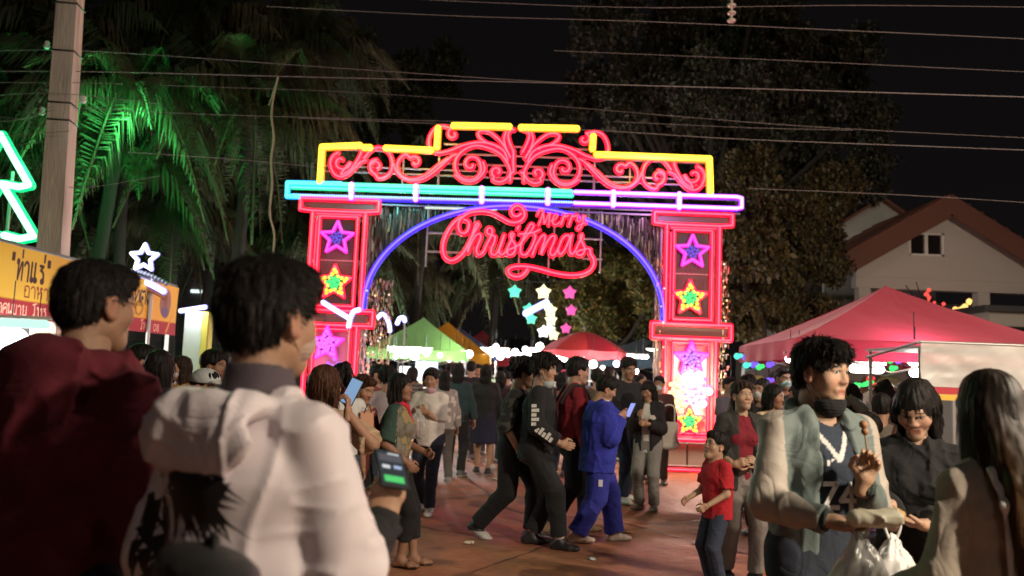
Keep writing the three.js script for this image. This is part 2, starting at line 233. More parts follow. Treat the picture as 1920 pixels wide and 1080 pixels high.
/* person(o): o.at [x, z], o.face heading in radians (0 looks towards the camera, +z), o.h height.
   lean, side: torso; twist: shoulders against hips; hand / foot: {l, r} targets in metres about the feet (x: own left is +), before scaling */
function person(o) {
  const S = (o.h ?? 1.65) / 1.7, cell = o.cell ?? .014, f = o.female ? 1 : 0, skin = o.skin ?? SKIN, bulk = o.bulk ?? 1;
  const t = thing('person', o.label, 'person', [o.at[0], 0, o.at[1]], o.face, o.group); t.scale.setScalar(S);
  const lean = o.lean ?? .03, side = o.side ?? 0, U = v3.norm([side, Math.cos(lean), Math.sin(lean)]), tw = o.twist ?? 0, X0 = [1, 0, 0], Xs = v3.norm(v3.sub([Math.cos(tw), 0, -Math.sin(tw)], v3.mul(U, v3.dot([Math.cos(tw), 0, -Math.sin(tw)], U)))), Zs = v3.cross(Xs, U);
  const hipY = o.hipY ?? .91, hip = [o.sway ?? 0, hipY, 0], up = (k, q = [0, 0, 0]) => v3.add(v3.add(hip, v3.mul(U, k)), q), waist = up(.15), chest = up(.335), nb = up(.515), sw = (f ? .155 : .175) * (o.shoulders ?? 1);
  const sh = { l: v3.add(up(.448 - (o.shDrop ?? 0)), v3.mul(Xs, sw)), r: v3.add(up(.448 - (o.shDrop ?? 0)), v3.mul(Xs, -sw)) }, hj = { l: [hip[0] + .088, hipY - .02, 0], r: [hip[0] - .088, hipY - .02, 0] };
  const foot = { l: [.1, .075, .0], r: [-.1, .075, .0], ...o.foot }, leg = {}, arm = {};
  for (const s of ['l', 'r']) { const sg = s === 'l' ? 1 : -1; const [kn, an] = ik(hj[s], foot[s], .43, .42, [sg * .12, 0, 1]); leg[s] = { hip: hj[s], knee: kn, ankle: an, dir: o.toe?.[s] ?? v3.norm([sg * .2, 0, 1]), pitch: o.toePitch?.[s] ?? 0 };
    const ht = o.hand?.[s] ?? [sg * .26, .82, .1], [el, wr] = ik(sh[s], ht, .285, .25, o.pole?.[s] ?? [sg * .45, -.35, -.8]); arm[s] = { sh: sh[s], el, wr, dir: o.handDir?.[s] ?? v3.norm(v3.sub(wr, el)) }; }
  const hyaw = o.headYaw ?? 0, hp = o.headPitch ?? 0, hr = o.headRoll ?? 0, hdv = V(0, 0, 1), qh = new THREE.Quaternion().setFromEuler(new THREE.Euler(-hp, hyaw, hr, 'YXZ')), fwdTilt = lean * .5;
  const neckUp = v3.norm([side * .5 + Math.sin(hyaw) * Math.sin(-hp) * .3, 1, Math.sin(fwdTilt) + .12 + Math.max(0, -hp) * .35]), hc = v3.add(nb, v3.mul(neckUp, .158)), hs = o.headScale ?? 1;
  const HM = new THREE.Matrix4().compose(V(...hc), qh, V(hs, hs, hs)), toHead = HM.clone().invert();
  // ---- body: one continuous skin
  const bodyB = [ell(up(-.05), waist, X0, .15 + f * .012, .125 - f * .008, .102, .092), ell(waist, chest, Xs, .125 - f * .008, .155 - f * .012, .09, .108), ell(chest, up(.44), Xs, .155 - f * .012, .12, .106, .07), cap(sh.l, sh.r, .044, .044, { k: .02 }), cap(nb, v3.mix(nb, hc, .6), .055 - f * .007, .052 - f * .007), cap(v3.add(nb, v3.mul(U, -.02)), v3.mix(nb, sh.l, .7), .045, .03), cap(v3.add(nb, v3.mul(U, -.02)), v3.mix(nb, sh.r, .7), .045, .03)];
  if (f) for (const s of [1, -1]) bodyB.push(elp(v3.add(v3.add(up(.315), v3.mul(Xs, s * .072)), v3.mul(Zs, .082)), [.055, .055, .05]));
  const armB = (s, e, n0 = 0, n1 = 2, cutF) => { const a = arm[s], L = []; const A = .045, B = .039, W = .029; if (n1 <= 1) { const en = v3.mix(a.sh, a.el, n1); L.push(cap(a.sh, en, A + e * .5, lerp(A, B, n1) + e * 1.25, { cut: true })); } else { L.push(cap(a.sh, a.el, A + e * .5, B + e)); const en = v3.mix(a.el, a.wr, n1 - 1); L.push(cap(a.el, en, B + e, lerp(B, W, n1 - 1) + e * (cutF ?? 1), { cut: n1 < 2.2 })); } return L; };
  const legB = (s, e, eb, n1 = 2) => { const l = leg[s], L = [], en = n1 <= 1 ? v3.mix(l.hip, l.knee, n1) : l.knee; const tr = (q) => lerp(.084 + f * .004, .056, q); L.push(cap(l.hip, en, tr(0) + e, tr(Math.min(1, n1)) + e + (eb - e) * Math.min(.5, n1 / 2), { cut: n1 < 1, k: .03 })); if (n1 > 1) { const q = n1 - 1, e2 = v3.mix(l.knee, l.ankle, q), m = v3.mix(l.knee, l.ankle, .3); if (q > .35) L.push(cap(v3.add(l.knee, [0, 0, -.004]), v3.add(m, [0, 0, -.012]), .05 + e, .054 + e)); L.push(cap(l.knee, e2, .054 + e, lerp(.054, .037, q) + eb, { cut: true })); } return L; };
  const footB = (s, e, ef) => { const l = leg[s], d = l.dir, pt = l.pitch, hl = v3.add(l.ankle, [-d[0] * .045, -.042 + Math.max(0, pt) * .04, -d[2] * .045]), tl = .165 + (o.shoeLong ?? 0), toe = v3.add(l.ankle, [d[0] * tl * Math.cos(pt), -.05 - tl * Math.sin(pt), d[2] * tl * Math.cos(pt)]), bl = v3.mix(hl, toe, .68), Xf = [d[2], 0, -d[0]]; return [cap(l.ankle, hl, .036 + e, .034 + e), ell(hl, bl, Xf, .034 + e, .044 + e, .033 + e, .025 + e), ell(bl, toe, Xf, .044 + e, .036 + e, .025 + e, .016 + e), cap(l.ankle, v3.mix(hl, toe, .45), .036 + e, .03 + e)]; };
  const ground = slab([0, .012, 0], [0, -1, 0]);
  const BP = [...bodyB, ...armB('l', 0), ...armB('r', 0)]; if (!o.halfBody) BP.push(...legB('l', 0, 0), ...legB('r', 0, 0), ...footB('l', 0), ...footB('r', 0), ground);
  const parts = [sdfMesh(BP, Math.max(cell, .011), { k: .03, col: (x, y, z) => { const n = 1 + .05 * noise3(x * 30, y * 30, z * 30); return [skin[0] * n, skin[1] * n, skin[2] * n]; } }), headGeo(o.headCell ?? Math.max(.0055, cell * .5), { female: f, skin }).clone().applyMatrix4(HM)];
  for (const s of ['l', 'r']) { const a = arm[s], sg = s === 'l' ? 1 : -1, Y = v3.norm(a.dir); let pn = o.palm?.[s] ?? [-sg * .9, 0, -.2]; pn = v3.norm(v3.sub(pn, v3.mul(Y, v3.dot(pn, Y)))); const X = v3.cross(Y, pn), g = handGeo(o.curl?.[s] ?? .5, skin, o.handCell ?? Math.max(.005, cell * .4)).clone(); // own frame: thumb at +x
    // thumb side: for the left hand with palm inwards the thumb points forward
    const thumb = o.thumb?.[s] ?? [0, .3, 1], flip = v3.dot(X, thumb) < 0 ? -1 : 1; if (flip < 0) { g.scale(-1, 1, 1); const q = g.index.array; for (let i = 0; i < q.length; i += 3) { const m = q[i]; q[i] = q[i + 1]; q[i + 1] = m; } }
    parts.push(g.applyMatrix4(basisM(X, Y, pn, v3.add(a.wr, v3.mul(Y, .004))))); a.hand = v3.add(a.wr, v3.mul(Y, .09)); a.pn = pn; }
  const body = part(t, 'body', join(parts), PM.skin);
  const J = { hip, up, waist, chest, nb, sh, leg, arm, hc, HM, U, Xs, Zs, S, world: (p) => { t.updateMatrixWorld(true); return V(...p).applyMatrix4(t.matrixWorld); } };
  const c3 = (c) => typeof c === 'function' ? c : (x, y, z) => { const n = 1 + .1 * noise3(x * 12, y * 12, z * 12); return [c[0] * n, c[1] * n, c[2] * n]; };
  const neckHole = (r = .066, drop = .02) => cap(v3.add(nb, v3.mul(U, -drop)), v3.add(hc, [0, .02, 0]), r, r * 1.15, { sub: 1, k: .012 });
  // ---- upper garment
  const topMesh = (g) => { const e = g.e ?? .018, hem = g.hem ?? -.09, lo = up(hem), fl = g.flare ?? 0, P = [ell(lo, waist, X0, (.15 + f * .01 + e + fl) * bulk, (.135 + e) * bulk, (.108 + e + fl) * bulk, (.1 + e) * bulk, { cut0: true, k: .05 }), ell(waist, chest, Xs, (.132 + e) * bulk, (.158 - f * .01 + e) * bulk, (.098 + e) * bulk, (.112 + e) * bulk, { k: .05 }), ell(chest, up(.44), Xs, (.158 - f * .01 + e) * bulk, .125 + e, (.11 + e) * bulk, .074 + e * .8, { k: .035 }), cap(sh.l, sh.r, .046 + e * .5, .046 + e * .5, { k: .02 }), cap(v3.add(nb, v3.mul(U, -.03)), v3.mix(nb, sh.l, .8), .043 + e * .45, .036 + e * .45, { k: .02 }), cap(v3.add(nb, v3.mul(U, -.03)), v3.mix(nb, sh.r, .8), .043 + e * .45, .036 + e * .45, { k: .02 })]; if (f && !g.flat) for (const s of [1, -1]) P.push(elp(v3.add(v3.add(up(.31), v3.mul(Xs, s * .07)), v3.mul(Zs, .08 + e * .7)), [.062, .062, .055], { k: .05 }));
    const sl = g.sleeve ?? .75; if (sl > 0) for (const s of ['l', 'r']) P.push(...armB(s, (g.es ?? e * .8) + .008, 0, g.sleeves?.[s] ?? sl, g.cuff ?? 1).map((p) => ({ ...p, k: .022 })));
    if (g.add) P.push(...g.add(J)); P.push(neckHole(g.neck ?? .062, g.neckDrop ?? .015)); if (g.sub) P.push(...g.sub(J)); P.push(slab(lo, v3.mul(U, -1))); const tm = (G) => { if (g.print) { const q = G.attributes.position, u = G.attributes.uv; for (let i = 0; i < q.count; i++) u.setXY(i, (q.getX(i) + .4) / .8, (q.getY(i) - .7) / .8); } return G; }; return part(t, g.name ?? 'shirt', tm(sdfMesh(P, g.cell ?? Math.min(cell, .012), { k: .03, disp: folds(g.fold ?? .006, g.ff ?? 1, g.seed ?? o.at[0] * 3), col: c3(g.color) })), g.print ?? PM[g.mat ?? 'cloth'], g.label); };
  for (const g of o.tops ?? []) topMesh(g);
  // ---- lower garment
  if (o.bottom) { const g = o.bottom, e = g.e ?? .014, P = [ell(up(-.06), up(.1), X0, .158 + e + f * .01, .135 + e, .112 + e, .1 + e, { k: .05 })]; let k = .02;
    if (g.skirt) { const lo = [hip[0], g.skirt, (leg.l.knee[2] + leg.r.knee[2]) * .35]; P.push(ell(lo, up(0), X0, g.w ?? .24, .17 + e, (g.w ?? .24) * .78, .12 + e, { cut0: true })); k = .05; } else { const n = g.len ?? 1.97; P.push(...legB('l', e, g.eb ?? e + .014, n), ...legB('r', e, g.eb ?? e + .014, n)); }
    part(t, g.name ?? (g.skirt ? 'skirt' : (g.len ?? 2) < 1.4 ? 'shorts' : 'trousers'), sdfMesh(P, Math.min(cell, .013), { k, disp: folds(g.fold ?? .006, 1.1, o.at[1]), col: c3(g.color) }), PM[g.mat ?? 'cloth'], g.label); }
  // ---- shoes
  if (o.shoe && !o.halfBody) for (const s of ['l', 'r']) { const g = o.shoe, sandal = g.sandal, P = sandal ? footB(s, .008).slice(1, 3) : footB(s, .009); const sole = g.sole ?? [.5, .5, .48]; if (sandal) P.push(slab([0, .02 + leg[s].ankle[1] - .075, 0], [0, 1, 0])); P.push(slab([0, .002, 0], [0, -1, 0])); part(t, sandal ? 'sandal' : 'shoe', sdfMesh(P, .009, { k: .02, col: (x, y, z) => y < leg[s].ankle[1] - .052 + (sandal ? .0 : 0) ? sole : g.color }), PM.leather); if (sandal) part(t, 'sandal_strap', rope([[.04, .0, .07], [0, .028, .085], [-.04, 0, .07]].map(([a, b, c]) => { const d = leg[s].dir, l = leg[s].ankle; return V(l[0] + d[0] * c + d[2] * a, Math.max(.02, l[1] - .045 + b), l[2] + d[2] * c - d[0] * a); }), .009, { n: 6 }), M.black); }
  // ---- hair in the head's own frame
  const H = o.hair ?? {}, hcCol = H.color ?? HAIR, hcell = o.hairCell ?? Math.max(.006, cell * .55), hp2 = [], big = H.big ?? 0;
  const streak = (x, y, z) => (H.rough ?? .006) * (noise3(Math.atan2(x, z + .02) * 14, y * 10 + 5, Math.hypot(x, z) * 30) + .6 * noise3(x * 70, y * 35, z * 70));
  if (H.style !== 'none') {
    hp2.push(elp([0, .042 + big * .4, -.017], [.0855 + big, .09 + big, .106 + big]));
    const st = H.style ?? 'short';
    if (st === 'short') { hp2.push(elp([0, .0, -.055], [.078, .075, .062]), elp([0, .085 + big, .055], [.06, .036, .045]));
      hp2.push(elp([0, -.055, .105], [.1, H.fringe ? .105 : .118, .105], { sub: 1, k: .012 }), elp([0, -.12, -.02], [.1, .055 - (H.nape ?? 0), .14], { sub: 1, k: .02 })); for (const s of [1, -1]) hp2.push(elp([s * .088, -.02, .02], [.022, .042, .036], { sub: 1, k: .012 })); }
    else { const L = H.len ?? .16, w = .088 + (H.wide ?? 0); hp2.push(elp([0, .0, -.045], [.086, .085, .075])); for (const s of [1, -1]) hp2.push(ell([s * .07, .02, -.02], [s * (.062 + (H.wide ?? 0)), -L * .8, -.005 - L * .04 + (H.fwd ?? 0)], [1, 0, 0], .024, .02, .06, .045)); hp2.push(ell([0, .0, -.06], [0, -L * .42, -.075 + (H.back ?? 0) * .8], [1, 0, 0], w * .9, w * .95, .045, .045), ell([0, -L * .42, -.075 + (H.back ?? 0) * .8], [0, -L, -.07 - L * .05 + (H.back ?? 0)], [1, 0, 0], w * .95, w * (H.tip ?? .8), .045, .03, { round: 1 }));
      hp2.push(elp([0, -.05 - (H.bangs ? .022 : 0), .115], [.062, H.bangs ? .085 : .115, .085], { sub: 1, k: .012 }), cap([0, -.05, .02], [0, -L - .3, .06], .058, .07, { sub: 1, k: .02 })); }
    if (st === 'bun') hp2.push(elp([0, .1, -.07], [.045, .045, .045], { k: .012 }));
    if (H.tail) hp2.push(cap([0, .06, -.11], [0, -.02, -.15], .028, .032, { k: .012 }), cap([0, -.02, -.15], [0, -.2, -.12], .032, .014, { k: .012 }));
    const hg = sdfMesh(hp2, hcell, { k: .022, disp: streak, col: (x, y, z) => { const n = .8 + .5 * noise3(Math.atan2(x, z) * 22, y * 9, 3); const c = typeof hcCol === 'function' ? hcCol(x, y, z) : hcCol; return [c[0] * n, c[1] * n, c[2] * n]; } });
    if (H.strands) { // separate locks over the mass, growing from the whorl
      const p = hg.attributes.position, nn = hg.attributes.normal, q = [], qi = [], cc = []; seed(o.seed ?? 7);
      for (let i = 0; i < H.strands; i++) { const v = (rnd() * p.count) | 0, a = [p.getX(v), p.getY(v), p.getZ(v)], n = [nn.getX(v), nn.getY(v), nn.getZ(v)]; if (H.keep && !H.keep(a)) continue; let d = v3.sub(a, [0, .125, -.045]); d = v3.sub(d, v3.mul(n, v3.dot(d, n))); d = v3.norm(v3.add(v3.norm(d), [rr(-.35, .35) * (H.spread ?? 1), rr(-.5, .05) * (H.spread ?? 1) - (H.fall ?? 0), rr(-.35, .35) * (H.spread ?? 1)])); const L = rr(.5, 1) * (H.sl ?? .04), w = v3.mul(v3.norm(v3.cross(d, n)), rr(.0012, .0026) * (H.sw ?? 1)), lift = rr(.05, .5) * (H.lift ?? 1), s0 = v3.add(a, v3.mul(n, -.004)), m = v3.add(a, v3.add(v3.mul(d, L * .5), v3.mul(n, L * lift * .5))), e = v3.add(a, v3.add(v3.mul(d, L), v3.mul(n, L * lift * (H.curl ?? .55)))), b = q.length / 3; q.push(...v3.add(s0, w), ...v3.sub(s0, w), ...v3.add(m, w), ...v3.sub(m, w), ...e); qi.push(b, b + 1, b + 2, b + 1, b + 3, b + 2, b + 2, b + 3, b + 4); const k = rr(.5, 1.7), hc2 = typeof hcCol === 'function' ? hcCol(...a) : hcCol; for (let j = 0; j < 5; j++) cc.push(hc2[0] * k, hc2[1] * k, hc2[2] * k); }
      const sg = new THREE.BufferGeometry(); sg.setAttribute('position', new THREE.Float32BufferAttribute(q, 3)); sg.setAttribute('color', new THREE.Float32BufferAttribute(cc, 3)); sg.setIndex(qi); sg.computeVertexNormals(); part(t, 'hair', join([hg, sg]).applyMatrix4(HM), PM.hair);
    } else part(t, 'hair', hg.applyMatrix4(HM), PM.hair);
  }
  // ---- worn on the face
  if (o.mask) { const low = o.mask.low ? -.066 : 0, mz = o.mask.low ? -.012 : 0, g = sdfMesh([elp([0, -.055 + low, .047 + mz], [.063, .052, .062]), elp([0, -.035 + low, .085 + mz], [.02, .02, .026]), slab([0, -.022 + low * 1.3, 0], [0, 1, -.12]), slab([0, 0, .022 + mz], [0, 0, -1])], .005, { k: .02, disp: (x, y) => .0014 * Math.sin(y * 520), col: () => o.mask.color }); part(t, 'face_mask', g.applyMatrix4(HM), PM.cloth); const lp = []; for (const s of [1, -1]) lp.push(rope([V(s * .058, -.035 + low, .04), V(s * .074, -.02 + low * .5, .012), V(s * .087, .012, -.018), V(s * .086, -.03, -.02), V(s * .07, -.06 + low * .6, .01), V(s * .05, -.085 + low, .04)], .0014, { n: 4 })); part(t, 'mask_loop', join(lp).applyMatrix4(HM), mat(...(o.mask.loop ?? o.mask.color), .8)); }
  if (o.glasses) { const g = []; for (const s of [1, -1]) { const c = []; for (let i = 0; i <= 20; i++) { const a = i / 20 * 6.283; c.push(V(s * .032 + .025 * Math.cos(a), .0 + .02 * Math.sin(a), .108 - .006 * Math.cos(a) * s)); } g.push(rope(c, .0014, { n: 5 }), rope([V(s * .056, .005, .102), V(s * .08, .008, .03), V(s * .085, .008, -.012), V(s * .084, -.008, -.028)], .0015, { n: 5 })); } g.push(rope([V(-.008, .004, .11), V(0, .008, .112), V(.008, .004, .11)], .0014, { n: 5 })); part(t, 'glasses', join(g).applyMatrix4(HM), M.dark); }
  if (o.extra) o.extra(t, J, { sdfMesh, cap, ell, elp, slab, armB, legB, leg, arm });
  t.J = J; return t;
}
const posAt = (px, py, d) => { const p = at(px, py, d); return [p.x, -d]; };
// heading so that a person faces a direction in the picture's ground: 0 towards the viewer, PI away, +PI/2 to the right
const Rd = Math.PI / 180;
// ------------------------------------------------------------------ ground
{
  const col = tex(512, 512, (u, v) => {
    let n = tileN(u, v, 5, 1) * .45 + tileN(u, v, 13, 2) * .3 + tileN(u, v, 41, 3) * .25, f = tileN(u, v, 170, 4);
    const dirt = sstep(.46, .6, tileN(u, v, 7, 8) * .6 + tileN(u, v, 23, 9) * .4), st = sstep(.66, .74, tileN(u, v, 9, 14) * .55 + tileN(u, v, 31, 15) * .45), k = (.5 + .75 * n + .3 * (f - .5)) * (1 - .5 * st);
    return [(.32 * (1 - dirt) + .24 * dirt) * k, (.125 * (1 - dirt) + .105 * dirt) * k, (.062 * (1 - dirt) + .062 * dirt) * k];
  });
  col.repeat.set(28, 28);
  const rough = tex(256, 256, (u, v) => { const w = sstep(.42, .66, tileN(u, v, 6, 21) * .6 + tileN(u, v, 17, 22) * .4); return [.58 + .32 * w + .1 * tileN(u, v, 90, 5)]; });
  rough.repeat.set(23, 23);
  const bump = tex(512, 512, (u, v) => [tileN(u, v, 60, 31) * .4 + tileN(u, v, 150, 32) * .35 + tileN(u, v, 256, 33) * .25]); bump.repeat.set(60, 60);
  struct('ground', new THREE.PlaneGeometry(240, 240, 60, 60).rotateX(-Math.PI / 2).translate(0, 0, -60), mat(1, 1, 1, 1, { map: col, roughnessMap: rough, bumpMap: bump, bumpScale: .006, side: THREE.FrontSide }));
  // dark tar seams in the road
  seed(5);
  const tar = mat(.045, .026, .02, .6), seam = (pts, w) => {
    const P = pts.map(([x, y]) => { const v = V((x - 960) / 1600, -(y - 540) / 1600, -1).transformDirection(camera.matrixWorld), t = -1.56 / v.y; return v.multiplyScalar(t).add(camera.position); });
    const c = new THREE.CatmullRomCurve3(P), N = 40, p = [], ix = [];
    for (let i = 0; i <= N; i++) { const q = c.getPoint(i / N), t = c.getTangent(i / N), n = V(-t.z, 0, t.x).normalize(), h = w * rr(.5, 1.3), j = rr(-.02, .02); for (const s of [-1, 1]) p.push(q.x + n.x * (s * h + j), .004, q.z + n.z * (s * h + j)); if (i < N) ix.push(2 * i, 2 * i + 1, 2 * i + 2, 2 * i + 1, 2 * i + 3, 2 * i + 2); }
    const g = new THREE.BufferGeometry(); g.setAttribute('position', new THREE.Float32BufferAttribute(p, 3)); g.setIndex(ix); g.computeVertexNormals(); return g;
  };
  const sm = [seam([[700, 870], [840, 884], [905, 918], [980, 962], [1130, 975], [1330, 1022], [1500, 1062]], .022), seam([[560, 902], [800, 990], [1000, 1012]], .012), seam([[880, 1075], [1010, 1030], [1080, 1010], [1250, 985], [1420, 965]], .009), seam([[760, 940], [900, 930], [1020, 905], [1240, 898]], .008)];
  struct('road_seam', join(sm), tar);
}
// ------------------------------------------------------------------ concrete utility pole
{
  const b = at(104, 440, 11), t = thing('utility_pole', 'tall square concrete utility pole behind the yellow banner, wires strapped to it', 'utility pole', [b.x, 0, b.z], .12);
  const topx = at(135, 0, 11), lean = (topx.x - b.x) / (topx.y - b.y), H = 9.5;
  const bm = tex(256, 256, (u, v) => [tileN(u, v, 20, 41) * .5 + tileN(u, v, 90, 42) * .5]), cm = tex(256, 512, (u, v) => { const k = .72 + .3 * tileN(u, v, 6, 43) + .16 * tileN(u, v, 60, 44) - .25 * sstep(.6, .9, tileN(u * 1, v, 11, 45)); return [.58 * k, .5 * k, .42 * k]; });
  const g = new THREE.CylinderGeometry(.155, .235, H, 4, 24).rotateY(Math.PI / 4).translate(0, H / 2, 0), p = g.attributes.position;
  for (let i = 0; i < p.count; i++) { const y = p.getY(i); p.setX(i, p.getX(i) + lean * (y - 2.5)); }
  g.computeVertexNormals();
  part(t, 'shaft', g.toNonIndexed(), mat(1, 1, 1, .92, { map: cm, bumpMap: bm, bumpScale: .01, flatShading: true }));
  for (const y of [4.62, 4.85, 5.55, 6.2]) part(t, 'strap', new THREE.TorusGeometry(.235 - y * .006, .012, 5, 4).rotateX(Math.PI / 2).rotateY(Math.PI / 4).translate(lean * (y - 2.5), y, 0), M.dark);
  for (const [y, s] of [[4.7, -1], [4.9, 1], [5.6, -1]]) part(t, 'insulator', new THREE.LatheGeometry([[0, 0], [.03, 0], [.045, .03], [.025, .05], [.04, .075], [.02, .1], [0, .1]].map((q) => new THREE.Vector2(...q)), 10).translate(lean * (y - 2.5) + s * .25, y, .02), M.whitePaint);
}
// ------------------------------------------------------------------ overhead wires
{
  const wires = [
    [[[-60, 134], [150, 134], [560, 144], [980, 154], [1400, 166], [1990, 184]], 11, .013, 'thick pale overhead wire crossing the whole sky above the arch'],
    [[[-60, 97], [110, 94], [640, 128], [1000, 152], [1180, 160]], 11.2, .009, 'thin overhead wire that slants from the pole down to the thick pale wire'],
    [[[-60, 155], [120, 155], [230, 157]], 10.9, .009, 'short wire ending just right of the concrete pole'],
    [[[-60, 182], [100, 175], [300, 195]], 10.8, .008, 'sagging wire at the height of the upper pole strap'],
    [[[100, 200], [330, 212], [640, 222], [900, 229]], 11, .008, 'faint wire through the palm fronds left of the arch'],
    [[[240, 285], [480, 302], [620, 316]], 11.1, .009, 'low dark wire ending beside the arch beam'],
    [[[560, 221], [820, 232], [1130, 245], [1350, 259], [1700, 273], [1990, 284]], 11.3, .01, 'overhead wire passing right behind the top of the arch'],
    [[[500, 12], [860, 30], [1200, 40], [1560, 56], [1990, 76]], 11.5, .009, 'second wire from the top of the photo'],
    [[[600, -12], [900, 4], [1200, 14], [1600, 10], [1990, 14]], 11.6, .008, 'topmost wire of the sky'],
    [[[1400, 353], [1700, 366], [1990, 384]], 11.4, .007, 'faint wire crossing in front of the house roof'],
    [[[-60, 258], [40, 252], [130, 246]], 10.7, .008, 'green lit wire above the tip of the neon tree'],
    [[[-60, 205], [40, 222], [100, 198]], 10.6, .008, 'drooping green lit cable loop left of the pole'],
    [[[300, 160], [640, 172], [1000, 196], [1500, 236], [1990, 262]], 12, .007, 'faint wire a little below the thick pale wire'],
    [[[1040, 95], [1400, 110], [1990, 138]], 11.8, .007, 'faint wire crossing the big tree, third from the top'],
    [[[1150, 228], [1420, 240], [1600, 244]], 12, .006, 'short dim wire in front of the big tree, left of the house'],
    [[[-60, 330], [70, 336], [140, 352], [300, 330]], 11, .006, 'slack dim cable hanging behind the concrete pole'],
    [[[-60, 290], [60, 268], [110, 262]], 10.9, .007, 'green lit cable slanting up to the concrete pole'],
    [[[-60, 232], [50, 222], [100, 206]], 10.6, .01, 'lower green lit cable left of the pole'],
  ];
  for (const [pts, d, r, label] of wires) single('overhead_wire', label, 'wire', rope(pts.map(([x, y]) => at(x, y, d)), r * .55, { n: 5, seg: 40 }), M.wire);
  // hanging porcelain insulator at the top edge
  const p = at(1372, 0, 11.5), t = thing('wire_insulator', 'pale string insulator hanging from the top wire over the arch', 'insulator', [p.x, p.y, p.z]);
  part(t, 'rod', new THREE.CylinderGeometry(.02, .02, .75, 8).translate(0, .1, 0), mat(.5, .38, .34, .5));
  for (let i = 0; i < 3; i++) part(t, 'disc', new THREE.LatheGeometry([[0, 0], [.05, 0], [.065, .025], [.03, .05], [0, .05]].map((q) => new THREE.Vector2(...q)), 12).translate(0, -.32 + i * .11, 0), mat(.6, .48, .44, .35));
}
// ------------------------------------------------------------------ palms
const leafM = mat(.05, .085, .03, .5), frondVariants = [];
function frondGeo(L, droop, s) { // one feather leaf: a bending rib and two rows of hanging leaflets
  seed(s); const N = 46, rib = [], G = [], up = .9;
  for (let i = 0; i <= N; i++) { const t = i / N; rib.push(V(0, L * (up * .55 * t - droop * t * t * .9), L * (t * .92 - t * t * .22))); }
  G.push(new THREE.TubeGeometry(new THREE.CatmullRomCurve3(rib), 24, .006, 4));
  const p = [], ix = [], nv = () => p.length / 3;
  for (let i = 5; i <= N; i++) for (const sd of [-1, 1]) for (let k = 0; k < 2; k++) {
    const q = rib[i].clone().lerp(rib[i - 1], rnd()), t = i / N, l = L * .28 * Math.sin(Math.PI * clamp(t * .86 + .14, 0, 1)) * rr(.75, 1.1), w = .0075, out = rr(.5, .9), fw = rr(.25, .6), dn = rr(.35, .9);
    const m = q.clone().add(V(sd * l * .5 * out, l * .1, l * .5 * fw)), e = q.clone().add(V(sd * l * .8 * out, -l * dn, l * fw * .9)), b = nv();
    p.push(q.x, q.y, q.z - w, q.x, q.y, q.z + w, m.x, m.y, m.z - w, m.x, m.y - .012, m.z + w, e.x, e.y, e.z);
    ix.push(b, b + 1, b + 2, b + 1, b + 3, b + 2, b + 2, b + 3, b + 4);
  }
  const g = new THREE.BufferGeometry(); g.setAttribute('position', new THREE.Float32BufferAttribute(p, 3)); g.setIndex(ix); g.computeVertexNormals(); G.push(g);
  return join(G);
}
for (let i = 0; i < 5; i++) frondVariants.push(frondGeo(1, [.35, .6, .85, 1.1, 1.4][i], 100 + i));
const barkBump = tex(128, 256, (u, v) => [tileN(u, v, 4, 51) * .3 + (Math.sin(v * 6.283 * 24) * .5 + .5) * .5 + tileN(u, v, 64, 52) * .2]);
const barkM = mat(.07, .055, .04, .95, { bumpMap: barkBump, bumpScale: .05 }), palmBark = mat(.035, .03, .024, .95, { bumpMap: barkBump, bumpScale: .05 });
const frondMs = [mat(.055, .09, .035, .7), mat(.075, .095, .042, .75), mat(.1, .09, .048, .8)];
function palm(px, py, d, L, n, s, label, ms = frondMs) {
  const c = at(px, py, d), t = thing('palm_tree', label, 'palm tree', [c.x, 0, c.z], 0, undefined); seed(s);
  const pts = []; for (let i = 0; i <= 6; i++) pts.push(V(Math.sin(i * .5 + s) * .12 - .03, c.y * i / 6, Math.cos(i * .7 + s) * .1));
  part(t, 'trunk', new THREE.TubeGeometry(new THREE.CatmullRomCurve3(pts), 24, .115, 10), palmBark);
  const top = pts[6];
  for (let i = 0; i < n; i++) {
    const f = part(t, 'frond', frondVariants[Math.min(4, (i / n * 5 + rr(-.4, .6)) | 0) | 0] ?? frondVariants[2], ms[(rnd() * ms.length) | 0]);
    f.position.copy(top); f.rotation.set(rr(-.75, .1) * (1 - i / n), i * 2.399 + rr(-.2, .2), rr(-.15, .15), 'YXZ'); f.scale.setScalar(L * rr(.8, 1.12));
  }
  return t;
}
palm(215, 205, 15.5, 3.2, 30, 11, 'palm right behind the concrete pole, its fronds lit green');
palm(455, 240, 17, 3.4, 34, 12, 'tall palm beside the dead twig, left of the arch');
palm(-40, 250, 15, 2.9, 30, 13, 'palm behind the green neon tree at the edge of the photo');
palm(330, 430, 19, 2.8, 30, 14, 'low palm behind the white neon star');
palm(620, 470, 21, 3.2, 34, 15, 'palm with hanging fronds behind the left arch column');
palm(800, 400, 24, 3.6, 38, 16, 'brownish drooping palm seen through the left of the arch opening', [frondMs[1], frondMs[2]]);
palm(930, 520, 29, 3.2, 30, 17, 'small palm behind the row of market tents', [frondMs[1], frondMs[2]]);
palm(120, 60, 17.5, 3.2, 30, 18, 'palm whose crown rises behind the top of the concrete pole');
palm(560, 120, 20, 3.4, 32, 19, 'high palm just left of the top of the arch');
palm(350, 60, 19, 3.3, 30, 20, 'highest palm crown near the top of the photo');
palm(250, 330, 17, 2.8, 28, 21, 'palm with low fronds over the white neon star');
palm(30, 130, 19, 3.2, 34, 22, 'palm filling the gap between the neon tree and the pole');
palm(170, 380, 20, 3, 34, 23, 'palm with low hanging fronds just right of the pole foot');
palm(420, 170, 22, 3.6, 38, 24, 'broad palm crown behind the dry vine');
